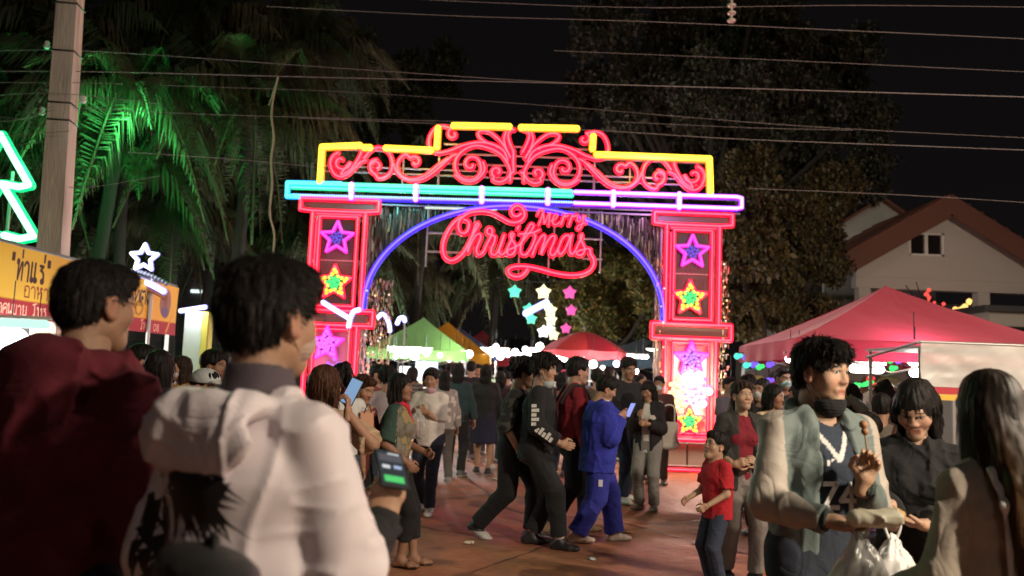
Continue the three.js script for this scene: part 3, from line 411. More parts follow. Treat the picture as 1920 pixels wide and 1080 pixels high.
palm(500, 400, 23, 3.4, 38, 25, 'palm whose fronds hang behind the white jacket man head');
palm(700, 520, 26, 3.4, 36, 26, 'brownish palm seen beside the left arch column, inside the arch', [frondMs[1], frondMs[2]]);
palm(1010, 430, 30, 3.6, 38, 27, 'brownish palm behind the lettering of the arch', [frondMs[1], frondMs[2]]);
{ // the dry twig that hangs beside the arch
  const pts = [[521, 145], [512, 185], [509, 215], [513, 260], [508, 300], [510, 345], [506, 400], [514, 440], [512, 480]].map(([x, y]) => at(x, y, 13));
  const g = [rope(pts, .016, { n: 6, seg: 50 }), rope([[521, 145], [505, 196]].map(([x, y]) => at(x, y, 13)), .012, { n: 5, seg: 4 })];
  single('dry_vine', 'thin pale dry vine hanging down beside the arch among the palms', 'vine', join(g), mat(.28, .22, .16, .9));
}
// ------------------------------------------------------------------ broad-leaved trees
const leafSpray = (() => {
  const p = [], ix = []; seed(77);
  for (let i = 0; i < 9; i++) {
    const a = rr(0, 6.28), e = rr(-.8, 1.2), d = V(Math.cos(a) * Math.cos(e), Math.sin(e), Math.sin(a) * Math.cos(e)), o = V(rr(-.16, .16), rr(-.14, .14), rr(-.16, .16)), l = rr(.12, .2), s = V(-d.z, rr(-.4, .4), d.x).normalize().multiplyScalar(l * .3);
    const b = p.length / 3, m = o.clone().addScaledVector(d, l * .5), q = o.clone().addScaledVector(d, l); m.y += .02;
    p.push(o.x, o.y, o.z, m.x + s.x, m.y + s.y, m.z + s.z, m.x - s.x, m.y - s.y, m.z - s.z, q.x, q.y - .03, q.z); ix.push(b, b + 1, b + 2, b + 1, b + 3, b + 2);
  }
  const g = new THREE.BufferGeometry(); g.setAttribute('position', new THREE.Float32BufferAttribute(p, 3)); g.setIndex(ix); g.computeVertexNormals(); return g;
})();
const treeLeaf = mat(1, 1, 1, .55);
function tree(base, trunkH, clumps, n, s, label, tones, leafSize = 1) { // clumps: [x, y, z, rx, ry, rz] about the base
  const t = thing('tree', label, 'tree', [base.x, 0, base.z]); seed(s);
  const fork = V(rr(-.2, .2), trunkH, rr(-.2, .2)), wood = [];
  part(t, 'trunk', rope([V(0, 0, 0), V(.06, trunkH * .4, .03), fork], .24, { seg: 12, n: 9 }), barkM);
  const crown = new THREE.InstancedMesh(leafSpray, treeLeaf, n), m = new THREE.Matrix4(), q = new THREE.Quaternion(), eu = new THREE.Euler(), total = clumps.reduce((a, c) => a + Math.cbrt(c[3] * c[4] * c[5]) ** 2.4, 0);
  let k = 0;
  clumps.forEach((c, ci) => {
    const e = V(c[0], c[1], c[2]), mid = fork.clone().lerp(e, .5).add(V(0, -.3, 0));
    wood.push(rope([fork, mid, e], .07, { seg: 8, n: 6 }));
    for (let j = 0; j < 4; j++) wood.push(bar(e, e.clone().add(V(rr(-1, 1) * c[3] * .8, rr(-.6, .9) * c[4] * .8, rr(-1, 1) * c[5] * .8)), .03, 5, .008));
    const cnt = ci === clumps.length - 1 ? n - k : Math.floor(n * Math.cbrt(c[3] * c[4] * c[5]) ** 2.4 / total), twigs = [];
    for (let j = 0; j < 26; j++) { const d = V(rr(-1, 1), rr(-1, 1), rr(-1, 1)).normalize().multiplyScalar(Math.cbrt(rr(.15, 1))); twigs.push(d); }
    for (let j = 0; j < cnt && k < n; j++, k++) {
      const w = twigs[(rnd() * 26) | 0], d = w.clone().multiplyScalar(rr(.75, 1.05)).add(V(rr(-.22, .22), rr(-.22, .16), rr(-.22, .22)));
      q.setFromEuler(eu.set(rr(-1, 1), rr(0, 6.28), rr(-1, 1))); const z = rr(.8, 1.5) * leafSize;
      crown.setMatrixAt(k, m.compose(V(e.x + d.x * c[3], e.y + d.y * c[4], e.z + d.z * c[5]), q, V(z, z, z)));
      const tn = tones[(rnd() * tones.length) | 0], b = rr(.75, 1.25); crown.setColorAt(k, C(tn[0] * b, tn[1] * b, tn[2] * b));
    }
  });
  part(t, 'limb', join(wood), barkM);
  crown.name = 'crown'; crown.userData.kind = 'stuff'; crown.castShadow = crown.receiveShadow = true; t.add(crown); return t;
}
{
  const rel = (b, list, d) => list.map(([x, y, r, dz = 0, f = .8]) => { const p = at(x, y, d + dz), k = d / 1600; return [p.x - b.x, p.y, p.z - b.z, r * k, r * k * f, r * k]; });
  let b = at(1320, 600, 24);
  tree(b, 5.5, rel(b, [[1130, 60, 70], [1190, 150, 85], [1115, 170, 60, 1], [1280, 70, 90, 2], [1340, 180, 95, -1], [1230, 240, 80, 1], [1440, 90, 85, 1], [1470, 210, 95], [1560, 130, 75, 2], [1600, 230, 70], [1370, 300, 90, 1], [1180, 320, 60, 2], [1500, 330, 85, 2], [1620, 330, 60, 1], [1300, 10, 80, 2], [1420, -30, 90], [1150, -20, 60], [1050, 230, 40, 0], [1170, 215, 36, -1], [1610, 90, 55]], 24), 30000, 31, 'huge dark leafy tree that rises behind the right of the arch', [[.035, .04, .026], [.045, .042, .03], [.03, .036, .022], [.06, .055, .038]], .72);
  b = at(1420, 640, 20);
  tree(b, 3, rel(b, [[1400, 330, 60, 1], [1450, 400, 75], [1390, 470, 70, -1], [1470, 500, 75, 1], [1520, 420, 70, 1], [1430, 560, 70], [1380, 590, 50, -1], [1500, 580, 65, 1], [1540, 500, 55, 1], [1560, 350, 60, 2]], 20), 14000, 32, 'brownish leafy tree between the right arch column and the house', [[.06, .045, .022], [.08, .058, .022], [.045, .045, .022], [.09, .07, .022]], .68);
  b = at(1150, 660, 27);
  tree(b, 2.2, rel(b, [[1120, 600, 45], [1190, 590, 60, 1], [1230, 540, 60, -1], [1160, 530, 60, 2], [1080, 560, 60, 2], [1240, 620, 45], [1050, 600, 45, 2], [1100, 500, 60, 3], [1200, 470, 60, 3]], 27), 13000, 33, 'olive green tree seen through the arch behind the red umbrella', [[.11, .11, .03], [.16, .14, .035], [.08, .1, .03], [.2, .15, .04]], .7);
  b = at(860, 660, 34);
  tree(b, 4, rel(b, [[640, 120, 110], [420, 330, 120, -6], [250, 200, 120, -8], [150, 420, 110, -8], [520, 470, 110, -4], [740, 200, 100, 1], [560, 220, 100, 2], [700, 330, 110, 2], [840, 330, 100, 3], [920, 430, 90, 2], [1010, 400, 80, 3], [560, 60, 90, 3], [800, 130, 80, 3]], 34), 22000, 34, 'far dark tree mass rising above the palms left of the arch', [[.05, .065, .03], [.06, .07, .032]], .95);
}
// ------------------------------------------------------------------ house with a gable porch on the right
{
  const D = 22, w = (px, py) => { const p = at(px, py, D); return [p.x, p.y]; }, [cx, ay] = w(1765, 378), eyeY = w(1765, 526)[1], hw = 2.35, t = thing('gable_house', 'pale two storey house with a red gable roof and porch pillars behind the pink tent', 'house', [cx, 0, -D]);
  const wall = mat(.42, .39, .37, .85), tile = mat(.17, .06, .04, .8), slope = .6, gw = hw * .98;
  const sh = new THREE.Shape([[-gw, eyeY], [gw, eyeY], [gw, ay - slope * gw - .12], [0, ay - .12], [-gw, ay - slope * gw - .12]].map((q) => new THREE.Vector2(...q))), wx = .0, w0 = .46, wy0 = w(1730, 481)[1], wy1 = w(1730, 438)[1], wcx = w(1732, 460)[0] - cx;
  const hole = new THREE.Path([[wcx - w0, wy0], [wcx + w0, wy0], [wcx + w0, wy1], [wcx - w0, wy1]].map((q) => new THREE.Vector2(...q))); sh.holes.push(hole);
  part(t, 'gable_wall', new THREE.ExtrudeGeometry(sh, { depth: .15, bevelEnabled: false }), wall);
  part(t, 'porch_beam', box(gw * 2, .28, .3, 0, eyeY - .143, .0), wall);
  const win = part(t, 'window', [box(.06, wy1 - wy0, .08, wcx - w0 + .03, (wy0 + wy1) / 2, .1), box(.06, wy1 - wy0, .08, wcx + w0 - .03, (wy0 + wy1) / 2, .1), box(.08, wy1 - wy0, .09, wcx, (wy0 + wy1) / 2, .1), box(w0 * 2, .05, .07, wcx, wy1 - .025, .105), box(w0 * 2, .05, .07, wcx, wy0 + .025, .105)], M.whitePaint);
  for (const s of [-1, 1]) part(win, 'pane', box(w0 - .07, wy1 - wy0 - .1, .015, wcx + s * w0 * .5, (wy0 + wy1) / 2, .07), mat(.015, .012, .012, .12));
  // roof slopes with battens of tiles
  for (const s of [-1, 1]) {
    const L = Math.hypot(hw + .5, slope * (hw + .5)), a = Math.atan(slope), roof = part(t, 'roof', box(L, .09, 7, s * (hw + .5) / 2, eyeY + gw * slope + .12 - slope * (hw + .5) / 2, -2.9).translate(0, 0, 0), tile);
    roof.geometry = box(L, .09, 7).rotateZ(-s * a).translate(s * (hw + .5) / 2, ay - slope * (hw + .5) / 2 + .05, -3.0);
    part(t, 'barge_board', box(L, .46, .05).rotateZ(-s * a).translate(s * (hw + .5) / 2 - s * .1, ay - slope * (hw + .5) / 2 - .17, .53), mat(.13, .05, .035, .75));
    for (let k = 0; k < 9; k++) part(roof, 'tile', box(.05, .05, 7).rotateZ(-s * a).translate(s * (hw + .5) * (k + .5) / 9, ay - slope * (hw + .5) * (k + .5) / 9 + .11, -3.0), tile);
  }
  part(t, 'ridge_cap', new THREE.ExtrudeGeometry(new THREE.Shape([[0, ay + .07], [.26, ay - .1], [.2, ay - .52], [0, ay - .44], [-.2, ay - .52], [-.26, ay - .1]].map((q) => new THREE.Vector2(...q))), { depth: .05, bevelEnabled: false }).translate(0, 0, .51), mat(.13, .05, .035, .75));
  for (const px of [1618, 1840]) part(t, 'pillar', box(.3, eyeY - .28, .3, w(px, 560)[0] - cx, (eyeY - .28) / 2, -.02), wall);
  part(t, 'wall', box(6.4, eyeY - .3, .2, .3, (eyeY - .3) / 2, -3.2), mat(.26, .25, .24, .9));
  part(t, 'side_wall', box(.2, eyeY - .3, 3, -2.8, (eyeY - .3) / 2, -4.75), wall);
  part(t, 'balcony_slab', box(5.4, .2, 3.2, .1, 2.3, -1.6), wall);
  for (let k = 0; k < 15; k++) part(t, 'baluster', box(.05, .75, .05, -2.4 + k * .34, 2.8, -.1), M.whitePaint);
  part(t, 'rail', box(5.2, .08, .1, 0, 3.22, -.1), M.whitePaint);
  // second gable behind
  const q = at(1645, 378, 26), e = at(1645, 440, 26), t2 = thing('rear_gable_house', 'small pale gable of a second house showing behind the red roof', 'house', [q.x, 0, -26]);
  const s2 = new THREE.Shape([[-1.75, e.y - .15], [1.75, e.y - .15], [0, q.y]].map((v) => new THREE.Vector2(...v)));
  part(t2, 'gable_wall', new THREE.ExtrudeGeometry(s2, { depth: .15, bevelEnabled: false }), wall);
  part(t2, 'wall', box(3.4, e.y - .15, .2, 0, (e.y - .15) / 2 - .002, .075), wall);
  for (const s of [-1, 1]) { const a = Math.atan2(q.y - e.y + .15, 1.75), L = 2.3; part(t2, 'roof', box(L, .08, 4).rotateZ(-s * a).translate(s * .95, q.y - .95 * Math.tan(a) + .06, -1.6), tile); }
  // low annex at the right edge
  const an = at(1900, 640, 18), t3 = thing('low_annex', 'low flat roofed pale building at the right edge behind the tent', 'building', [an.x, 0, -18]);
  const h3 = at(1900, 586, 18).y; part(t3, 'wall', box(1.6, h3, 3, .3, h3 / 2, -1.5), mat(.3, .29, .26, .9)); part(t3, 'roof', box(2, .12, 3.4, .3, h3 + .062, -1.5), M.dark); part(t3, 'window', box(.7, .5, .06, .1, h3 - .55, .01), mat(.02, .02, .02, .2));
}
// ------------------------------------------------------------------ dark buildings closing the market street
{
  seed(9);
  const mk = (px, py, d, w, label, tone) => { const p = at(px, py, d), t = thing('shop_building', label, 'building', [p.x, 0, -d]); part(t, 'wall', box(w, p.y, 4, 0, p.y / 2, -2), mat(...tone, .9)); part(t, 'roof', box(w + .4, .15, 4.4, 0, p.y + .077, -2), mat(.06, .055, .05, .9)); return t; };
  const a = mk(375, 522, 26, 5.5, 'dim grey shop building with lit strips behind the white lamp pillar', [.12, .12, .115]);
  for (const [x, y, l] of [[375, 546, .6], [440, 688, .5], [310, 600, .3]]) { const p = at(x, y, 25.9); part(a, 'strip_light', box(l, .09, .05, p.x - a.position.x, p.y, .03), glow(.75, .95, .9, 1.6)); }
  for (let i = 0; i < 4; i++) part(a, 'shutter', box(1, 2.1, .05, -1.95 + i * 1.3, 1.05, .028), mat(.07, .08, .08, .6));
  mk(980, 640, 48, 14, 'low dark building closing the far end of the market street', [.06, .06, .06]);
}
// ------------------------------------------------------------------ the illuminated festival arch
const GZ = 14.7, gate = thing('festival_arch', 'tall festive archway outlined in red, yellow, green and violet light tubes over the street', 'archway', [0, 0, -GZ]);
const g2 = (px, py, dz = 0) => { const p = at(px, py, GZ); return V(p.x, p.y, dz); };
const G = (list, dz = 0) => list.map(([x, y]) => g2(x, y, dz));
const NEON = {
  red: [glow(1, .0, .02, 3.2), glow(1, .075, .13, 3)],
  yellow: [glow(1, .22, .0, 2.2), glow(1, .6, .03, 4)],
  green: [glow(.01, .8, .3, 1.6), glow(.1, 1, .55, 2.2)],
  cyan: [glow(.01, .4, 1, 1.8), glow(.08, .9, 1, 2.4)],
  violet: [glow(.03, .01, 1, 2.2), glow(.18, .1, 1, 2.6)],
  magenta: [glow(.3, .01, 1, 2.2), glow(1, .32, 1, 3)],
  pink: [glow(1, .01, .5, 1.8), glow(1, .06, .7, 2)],
  white: [glow(.3, .3, 1, 2.4), glow(1, .97, 1, 3)],
};
function neon(parent, name, pts, r, kind, o = {}) {
  const [sheath, core] = NEON[kind], s = part(parent, name, rope(pts, r, { n: 8, ...o }), sheath);
  const off = pts.map((p) => p.clone().add(V(0, 0, r * .8)));
  part(s, 'light_core', rope(off, r * (o.core ?? (kind === 'red' ? .3 : .5)), { n: 6, ...o }), core); return s;
}
const spiral = (cx, cy, r0, r1, a0, a1, n = 14) => Array.from({ length: n + 1 }, (_, i) => { const t = i / n, a = lerp(a0, a1, t), r = lerp(r0, r1, Math.pow(t, .85)); return [cx + r * Math.cos(a), cy + r * Math.sin(a)]; });
const mir = (pts) => pts.map((p) => V(-p.x + .03, p.y, p.z)); // the crest is symmetrical about the arch's middle
{
  // steel frame that carries the tubes
  const fr = [], st = mat(.3, .29, .3, .5, { metalness: .4 }), fb = (x0, y0, x1, y1, w = .022, z = -.07) => fr.push(bar(V(x0, y0, z), V(x1, y1, z), w, 4));
  for (const s of [-1, 1]) {
    const c = s * 3.06;
    for (const dx of [-.47, .47]) for (const z of [-.1, -.5]) fb(c + dx, 0, c + dx, 4.5, .03, z);
    for (const y of [.1, .55, 1.4, 2.27, 2.55, 3.4, 4.2]) { fb(c - .47, y, c + .47, y, .02); fb(c - .47, y, c + .47, y, .02, -.5); for (const dx of [-.47, .47]) fr.push(bar(V(c + dx, y, -.1), V(c + dx, y, -.5), .018, 4)); }
    fb(s * 3.42, 4.72, s * 3.42, 5.42); fb(s * 1.37, 4.72, s * 1.37, 5.8); fb(s * 2.0, 4.72, s * 2.0, 5.4, .018); fb(s * .7, 3.55, s * .7, 4.5, .018); fb(s * 1.52, 3.35, s * 1.52, 4.45, .016);
  }
  for (const [y, w] of [[4.42, 2.5], [4.5, 3.95], [4.74, 3.95], [4.98, 3.4], [5.2, 1.36], [5.08, 3.4], [5.55, 1.3], [5.38, 3.4]]) fb(-w, y, w, y, .018);
  for (const y of [3.62, 3.95]) fb(-1.5, y, -.9, y, .02); for (const y of [3.95, 3.6]) fb(1.2, y, 1.55, y, .016);
  for (const x of [.1, .62]) fb(x, 3.25, x, 3.7, .016);
  part(gate, 'steel_frame', join(fr), st);
  part(gate, 'tube_lamp', rope(G([[798, 389], [930, 392]], -.03), .02, { seg: 2 }), glow(.9, 1, .85, .9)); // unlit-looking pale strip under the beam
}
{ // beam
  neon(gate, 'light_tube', G([[1070, 360], [800, 352], [540, 344]], .02), .047, 'green', { straight: 1, core: .7 });
  neon(gate, 'light_tube', G([[1072, 368], [800, 360], [548, 352]], .02), .038, 'green', { straight: 1 });
  neon(gate, 'light_tube', G([[640, 346], [541, 344], [540, 369], [560, 369.5]], .035), .05, 'cyan', { straight: 1, core: .7 });
  neon(gate, 'light_tube', G([[560, 368], [800, 375], [1070, 381]], -.02), .05, 'violet', { straight: 1, core: .3 });
  neon(gate, 'light_tube', G([[1078, 361], [1380, 370.5], [1389, 373], [1389, 390], [1380, 392], [1078, 382]], .03), .048, 'magenta', { straight: 1, core: .62 });
  for (const [x, y] of [[661, 348], [781, 351], [904, 355], [1027, 358], [1149, 362], [1272, 366]]) neon(gate, 'cross_tube', G([[x, y], [x - .6, y + 25]], .06), .055, 'magenta', { straight: 1, core: .8 });
  const beads = []; for (let i = 0; i < 118; i++) { const p = g2(lerp(552, 1075, i / 117), lerp(366.3, 380.6, i / 117), .07); beads.push(ball(.019, p.x, p.y, p.z, 6)); }
  part(gate, 'led_beads', join(beads), glow(.45, .85, 1, 1.6)).userData.kind = 'stuff';
}
{ // yellow outline of the crest
  const y = (pts) => neon(gate, 'light_tube', G(pts, .05),   .066, 'yellow', { straight: 1, core: .8 });
  y([[602, 342], [606, 278], [676, 275]]); y([[685, 279], [695, 279]]); y([[725, 280], [809, 284]]); y([[822, 243], [820, 278]]); y([[851, 238], [955, 240]]); y([[977, 241.5], [1081, 243.5]]); y([[1111.5, 258], [1110, 281]]); y([[1118, 292], [1328, 300], [1330, 362]]);
}
{ // red scrollwork, left half and its mirror
  const S = [
    [...spiral(641, 304, 4, 19, -1.2, -7.0, 16).slice(0, -2), [640, 328], [655, 321], [666, 308], [675, 293], [678, 283], [673, 272]],
    [[686, 301], [676, 305], [663, 318], [650, 329], [639, 332], [629, 328], [622, 317], [620, 304], [625, 293], [634, 287]],
    [...spiral(706, 313, 3, 14, 1.2, -4.6, 12), [708, 334], [720, 333], [732, 324], [736, 308], [732, 291], [722, 281], [708, 277], [696, 283], [683, 297]],
    [[706, 329], [698, 322], [694, 312], [697, 303], [706, 300]],
    [...spiral(778, 304, 3, 11, 2.6, -2.4, 10), [762, 290], [751, 297], [745, 310], [749, 325], [762, 335], [780, 336], [800, 328], [820, 312], [840, 298]],
    [[738, 308], [744, 322], [756, 333], [772, 339], [792, 337], [812, 325], [832, 308], [848, 294], [856, 290]],
    [...spiral(850, 252, 3, 11, -.6, 4.6, 9), [845, 241], [832, 237], [818, 240], [808, 252], [804, 268], [808, 281], [820, 287], [842, 284], [870, 273], [900, 268], [925, 272], [933, 277]],
    [...spiral(884, 309, 3, 17, .4, 6.2, 14), [902, 322], [893, 334], [880, 338], [866, 334], [856, 322], [854, 306], [860, 292], [874, 280], [893, 274], [915, 278], [936, 288], [950, 304], [957, 322], [956, 340]],
    [[906, 305], [909, 318], [901, 332], [886, 341], [868, 339], [855, 329]],
    [...spiral(932, 323, 3, 11, .9, -4.2, 10), [924, 337], [936, 342], [949, 337], [957, 327], [963, 323]],
    [[952, 302], [946, 286], [934, 276], [910, 267], [899, 257], [897, 249], [906, 246], [919, 249], [934, 261], [944, 272], [951, 285]],
    [[957, 296], [948, 276], [945, 260], [949, 248]],
    [[963, 285], [955, 266], [953, 252], [958, 245], [964, 244]],
    [[963, 322], [962.5, 300], [963, 284]],
  ];
  for (const pts of S) { const p = G(pts); neon(gate, 'scroll_tube', p, .046, 'red', { core: .3, seg: pts.length * 4 }); if (pts[0][0] !== 963 || pts.length > 3) neon(gate, 'scroll_tube', mir(p), .046, 'red', { core: .3, seg: pts.length * 4 }); }
}
{ // violet arch band
  const p = []; for (let i = 0; i <= 32; i++) { const a = Math.PI * i / 32; p.push(V(.04 - 2.6 * Math.cos(a), 2.55 + 1.92 * Math.pow(Math.sin(a), .92), -.02)); }
  neon(gate, 'arch_tube', p, .052, 'violet', { core: .35, seg: 90 });
}
{ // lettering: Merry Christmas in running script
  const A = (l) => l.map(([x, y]) => g2(800 + x / 5.647, 370 + y / 5.647, .1)), B = (l) => l.map(([x, y]) => g2(960 + x / 7.2, 380 + y / 7.2, .1));
  const strokes = [
    ['letter_C', A([[400, 250], [445, 270], [452, 330], [420, 388], [370, 390], [340, 335], [352, 265], [400, 215], [470, 178], [560, 165], [640, 168], [720, 192], [800, 235], [870, 272], [945, 280], [1010, 250], [1035, 200], [1010, 130], [955, 105], [905, 140], [905, 195], [955, 218], [1000, 190]])],
    ['letter_C', A([[370, 225], [300, 280], [235, 370], [190, 470], [178, 570], [205, 650], [265, 682], [335, 655], [400, 590], [450, 500], [500, 400], [545, 320], [560, 290], [540, 285], [515, 330], [480, 430], [448, 530], [440, 590]])],
    ['letter_h', A([[440, 590], [480, 490], [530, 412], [568, 400], [575, 440], [545, 520], [530, 585], [555, 622], [600, 590], [640, 510], [690, 405], [695, 355], [665, 335], [640, 362], [650, 400], [700, 415], [728, 430]])],
    ['letter_r', A([[728, 430], [715, 490], [685, 560], [690, 612], [725, 620], [770, 560], [800, 480], [822, 410]])],
    ['letter_i', A([[822, 410], [790, 500], [768, 570], [785, 618], [825, 600], [870, 520], [905, 440], [920, 400], [898, 392], [890, 430], [915, 480], [940, 525], [930, 585], [890, 622], [855, 612], [860, 575], [920, 545], [985, 510]])],
    ['letter_dot', A([[972, 318], [962, 350]])],
    ['letter_t', A([[985, 510], [1060, 420], [1115, 350], [1130, 305], [1105, 295], [1070, 345], [1020, 450], [992, 550], [1000, 610], [1040, 622], [1090, 570], [1130, 490], [1148, 430], [1135, 400]])],
    ['letter_t', A([[985, 402], [1050, 398], [1130, 385], [1190, 358]])],
    ['letter_m', B([[272, 720], [300, 640], [350, 540], [410, 460], [440, 455], [438, 510], [405, 620], [385, 715], [420, 640], [480, 530], [540, 465], [572, 470], [565, 530], [520, 640], [510, 700], [540, 728], [585, 690], [630, 610]])],
    ['letter_a', B([[770, 480], [735, 455], [685, 490], [640, 580], [618, 670], [640, 712], [690, 670], [740, 580], [775, 490], [800, 450]])],
    ['letter_a', B([[800, 450], [780, 560], [772, 660], [795, 712], [840, 670], [890, 570], [930, 490], [942, 450], [920, 445], [915, 500], [945, 570], [972, 640], [950, 705], [900, 725], [858, 700], [880, 670], [950, 650], [1010, 635], [1045, 650]])],
    ['flourish', B([[1045, 650], [1045, 700], [1085, 770], [1095, 840], [1050, 920], [960, 970], [840, 990], [700, 985], [540, 955], [380, 910], [230, 880], [100, 872], [0, 885], [-50, 920], [-35, 975], [30, 1010], [110, 1005], [170, 960], [205, 910]])],
    ['letter_M', B([[340, 185], [375, 125], [410, 130], [395, 220], [355, 322]])], ['letter_M', B([[408, 130], [425, 220], [432, 305], [470, 220], [510, 150], [500, 230], [488, 322]])],
    ['letter_e', B([[520, 265], [575, 240], [605, 195], [580, 180], [548, 225], [545, 290], [580, 318], [640, 280]])], ['letter_r', B([[655, 312], [690, 215], [705, 185], [715, 210], [755, 190]])], ['letter_r', B([[762, 315], [795, 215], [810, 188], [822, 210], [862, 188]])],
    ['letter_y', B([[882, 190], [870, 250], [890, 278], [930, 245], [965, 180], [950, 270], [915, 360], [882, 385], [868, 355], [910, 315], [990, 290]])],
  ];
  for (const [n, p] of strokes) { const small = /M|e|y/.test(n.slice(7)) && n !== 'letter_m'; neon(gate, n.toLowerCase(), p, small || (n === 'letter_r' && p[0].y > 4.2) ? .034 : n === 'letter_C' || n === 'flourish' ? .05 : .044, 'red', { core: .3, seg: p.length * 4 }); }
}
const starPts = (cx, cy, R, z, q = .46, rot = 0) => Array.from({ length: 10 }, (_, i) => { const a = Math.PI / 2 + i * Math.PI / 5 + rot, r = i % 2 ? R * q : R; return V(cx + r * Math.cos(a), cy + r * Math.sin(a), z); });
const BEAD = { yellow: glow(1, .8, .06, 1.5), green: glow(.04, 1, .25, 1.1), blue: glow(.14, .1, 1, .9), magenta: glow(1, .12, 1, 1.6), violet: glow(.45, .12, 1, 1.3), white: glow(1, .95, 1, 3), warm: glow(1, .75, .32, 2) };
function lightStar(parent, cx, cy, R, kind, inner, innerKind, z = .02) {
  const pts = starPts(cx, cy, R, z), s = neon(parent, 'star_tube', [...pts, pts[0]], .034, kind, { straight: 1, n: 6 });
  const rows = [[], []];
  if (inner > 0) for (let i = 0; i < 10; i++) { const a = pts[i], b = pts[(i + 1) % 10]; for (const t of [.12, .62]) { const q = a.clone().lerp(b, t).lerp(V(cx, cy, z), .2); rows[0].push(ball(R * .115, q.x, q.y, z + .03, 8)); } }
  for (let i = 0; i < 18; i++) { const a = i * 2.4, r = R * .42 * Math.sqrt(i / 18); rows[1].push(ball(R * (inner > 0 ? .1 : .075), cx + r * Math.cos(a), cy + r * Math.sin(a), z + .02 + .01 * (i % 3), 8)); }
  if (rows[0].length) part(s, 'bulb', join(rows[0]), BEAD[inner === 2 ? 'magenta' : 'yellow']).userData.kind = 'stuff';
  part(s, 'centre_bulb', join(rows[1]), BEAD[innerKind]).userData.kind = 'stuff';
  part(parent, 'star_backing', new THREE.ExtrudeGeometry(new THREE.Shape(starPts(cx, cy, R * .96, 0).map((p) => new THREE.Vector2(p.x, p.y))), { depth: .02, bevelEnabled: false }).translate(0, 0, z - .07), mat(.06, .05, .12, .5));
  return s;
}
{ // columns
  for (const s of [-1, 1]) {
    const c = s * 3.06 + (s > 0 ? .06 : 0), L = (pts, r = .044) => neon(gate, 'light_tube', pts.map(([x, y]) => V(c + x, y, 0)), r, 'red', { straight: 1 });
    L([[-.68, 4.46], [-.68, 4.27], [-.47, 4.25], [.47, 4.25], [.68, 4.27], [.68, 4.46], [-.68, 4.46]]);
    L([[-.46, 4.22], [-.46, 2.55]]); L([[.46, 4.22], [.46, 2.55]]); L([[-.33, 2.6], [-.33, 4.16], [.33, 4.16], [.33, 2.6], [-.33, 2.6]], .034); L([[-.39, 4.2], [.39, 4.2]], .026); L([[-.385, 2.6], [-.385, 4.1]], .02);
    L([[-.68, 2.52], [.68, 2.52], [.68, 2.27], [-.68, 2.27], [-.68, 2.52]]); L([[-.45, 2.24], [-.45, .56], [.42, .56], [.42, 2.24]]); L([[-.32, 2.2], [-.32, .66], [.3, .66], [.3, 2.2], [-.32, 2.2]], .032); L([[-.36, .61], [.36, .61]], .02);
    L([[-.72, .045], [.62, .045]], .028);
    // dark fabric strips behind the tubes
    seed(40 + s); const back = [];
    for (let i = 0; i < 26; i++) back.push(box(.022, 1.62, .006, c - .32 + i * .0256, 3.38, -.06 - .004 * (i % 3)).rotateZ(0));
    part(gate, 'column_lining', join(back), mat(.05, .05, .045, .6)).userData.kind = 'stuff';
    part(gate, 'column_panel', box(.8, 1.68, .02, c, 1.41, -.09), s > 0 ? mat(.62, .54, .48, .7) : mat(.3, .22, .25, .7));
    part(gate, 'cap_panel', box(1.3, .16, .02, c, 4.36, -.06), mat(.1, .09, .09, .7)); part(gate, 'band_panel', box(1.3, .2, .02, c, 2.395, -.06), mat(.13, .115, .1, .7));
    for (const dx of [-.21, .21]) part(gate, 'plinth_board', box(.395, .44, .25, c + dx - .02, .265, -.2, .01), mat(.3, .31, .27, .8));
    lightStar(gate, c - .01, 3.78, .29, 'pink', 0, 'blue'); lightStar(gate, c + (s < 0 ? -.01 : -.04), s < 0 ? 3.0 : 2.97, .3, 'red', 1, 'green');
    lightStar(gate, c + (s < 0 ? -.08 : 0), s < 0 ? 1.94 : 1.92, .29, 'pink', 2, s < 0 ? 'magenta' : 'violet', .03); lightStar(gate, c - .02, .86, .26, 'red', 1, 'green', .03);
    const m = []; for (let i = 0; i < 22; i++) { const a = i * 2.4, r = .24 * Math.sqrt(i / 22); m.push(ball(.036, c + .08 + r * Math.cos(a), 1.42 + r * 1.2 * Math.sin(a), .04, 8)); }
    part(gate, 'bulb_cluster', join(m), s > 0 ? BEAD.magenta : BEAD.violet).userData.kind = 'stuff';
    if (s > 0) { const w = []; for (let i = 0; i < 26; i++) { const a = i * 2.4, r = .24 * Math.sqrt(i / 26); w.push(ball(.04, c - .2 + r * .8 * Math.cos(a), 1.32 + r * 1.25 * Math.sin(a), .05, 8)); } part(gate, 'bulb_cluster', join(w), BEAD.warm).userData.kind = 'stuff'; for (const [x, y] of [[.05, 1.62], [.14, 1.55], [.02, 1.5], [.12, 1.66], [.3, 1.38], [.2, 1.17], [-.1, 1.6]]) part(gate, 'bulb', ball(.065, c + x, y, .09, 12), BEAD.white); }
  }
}
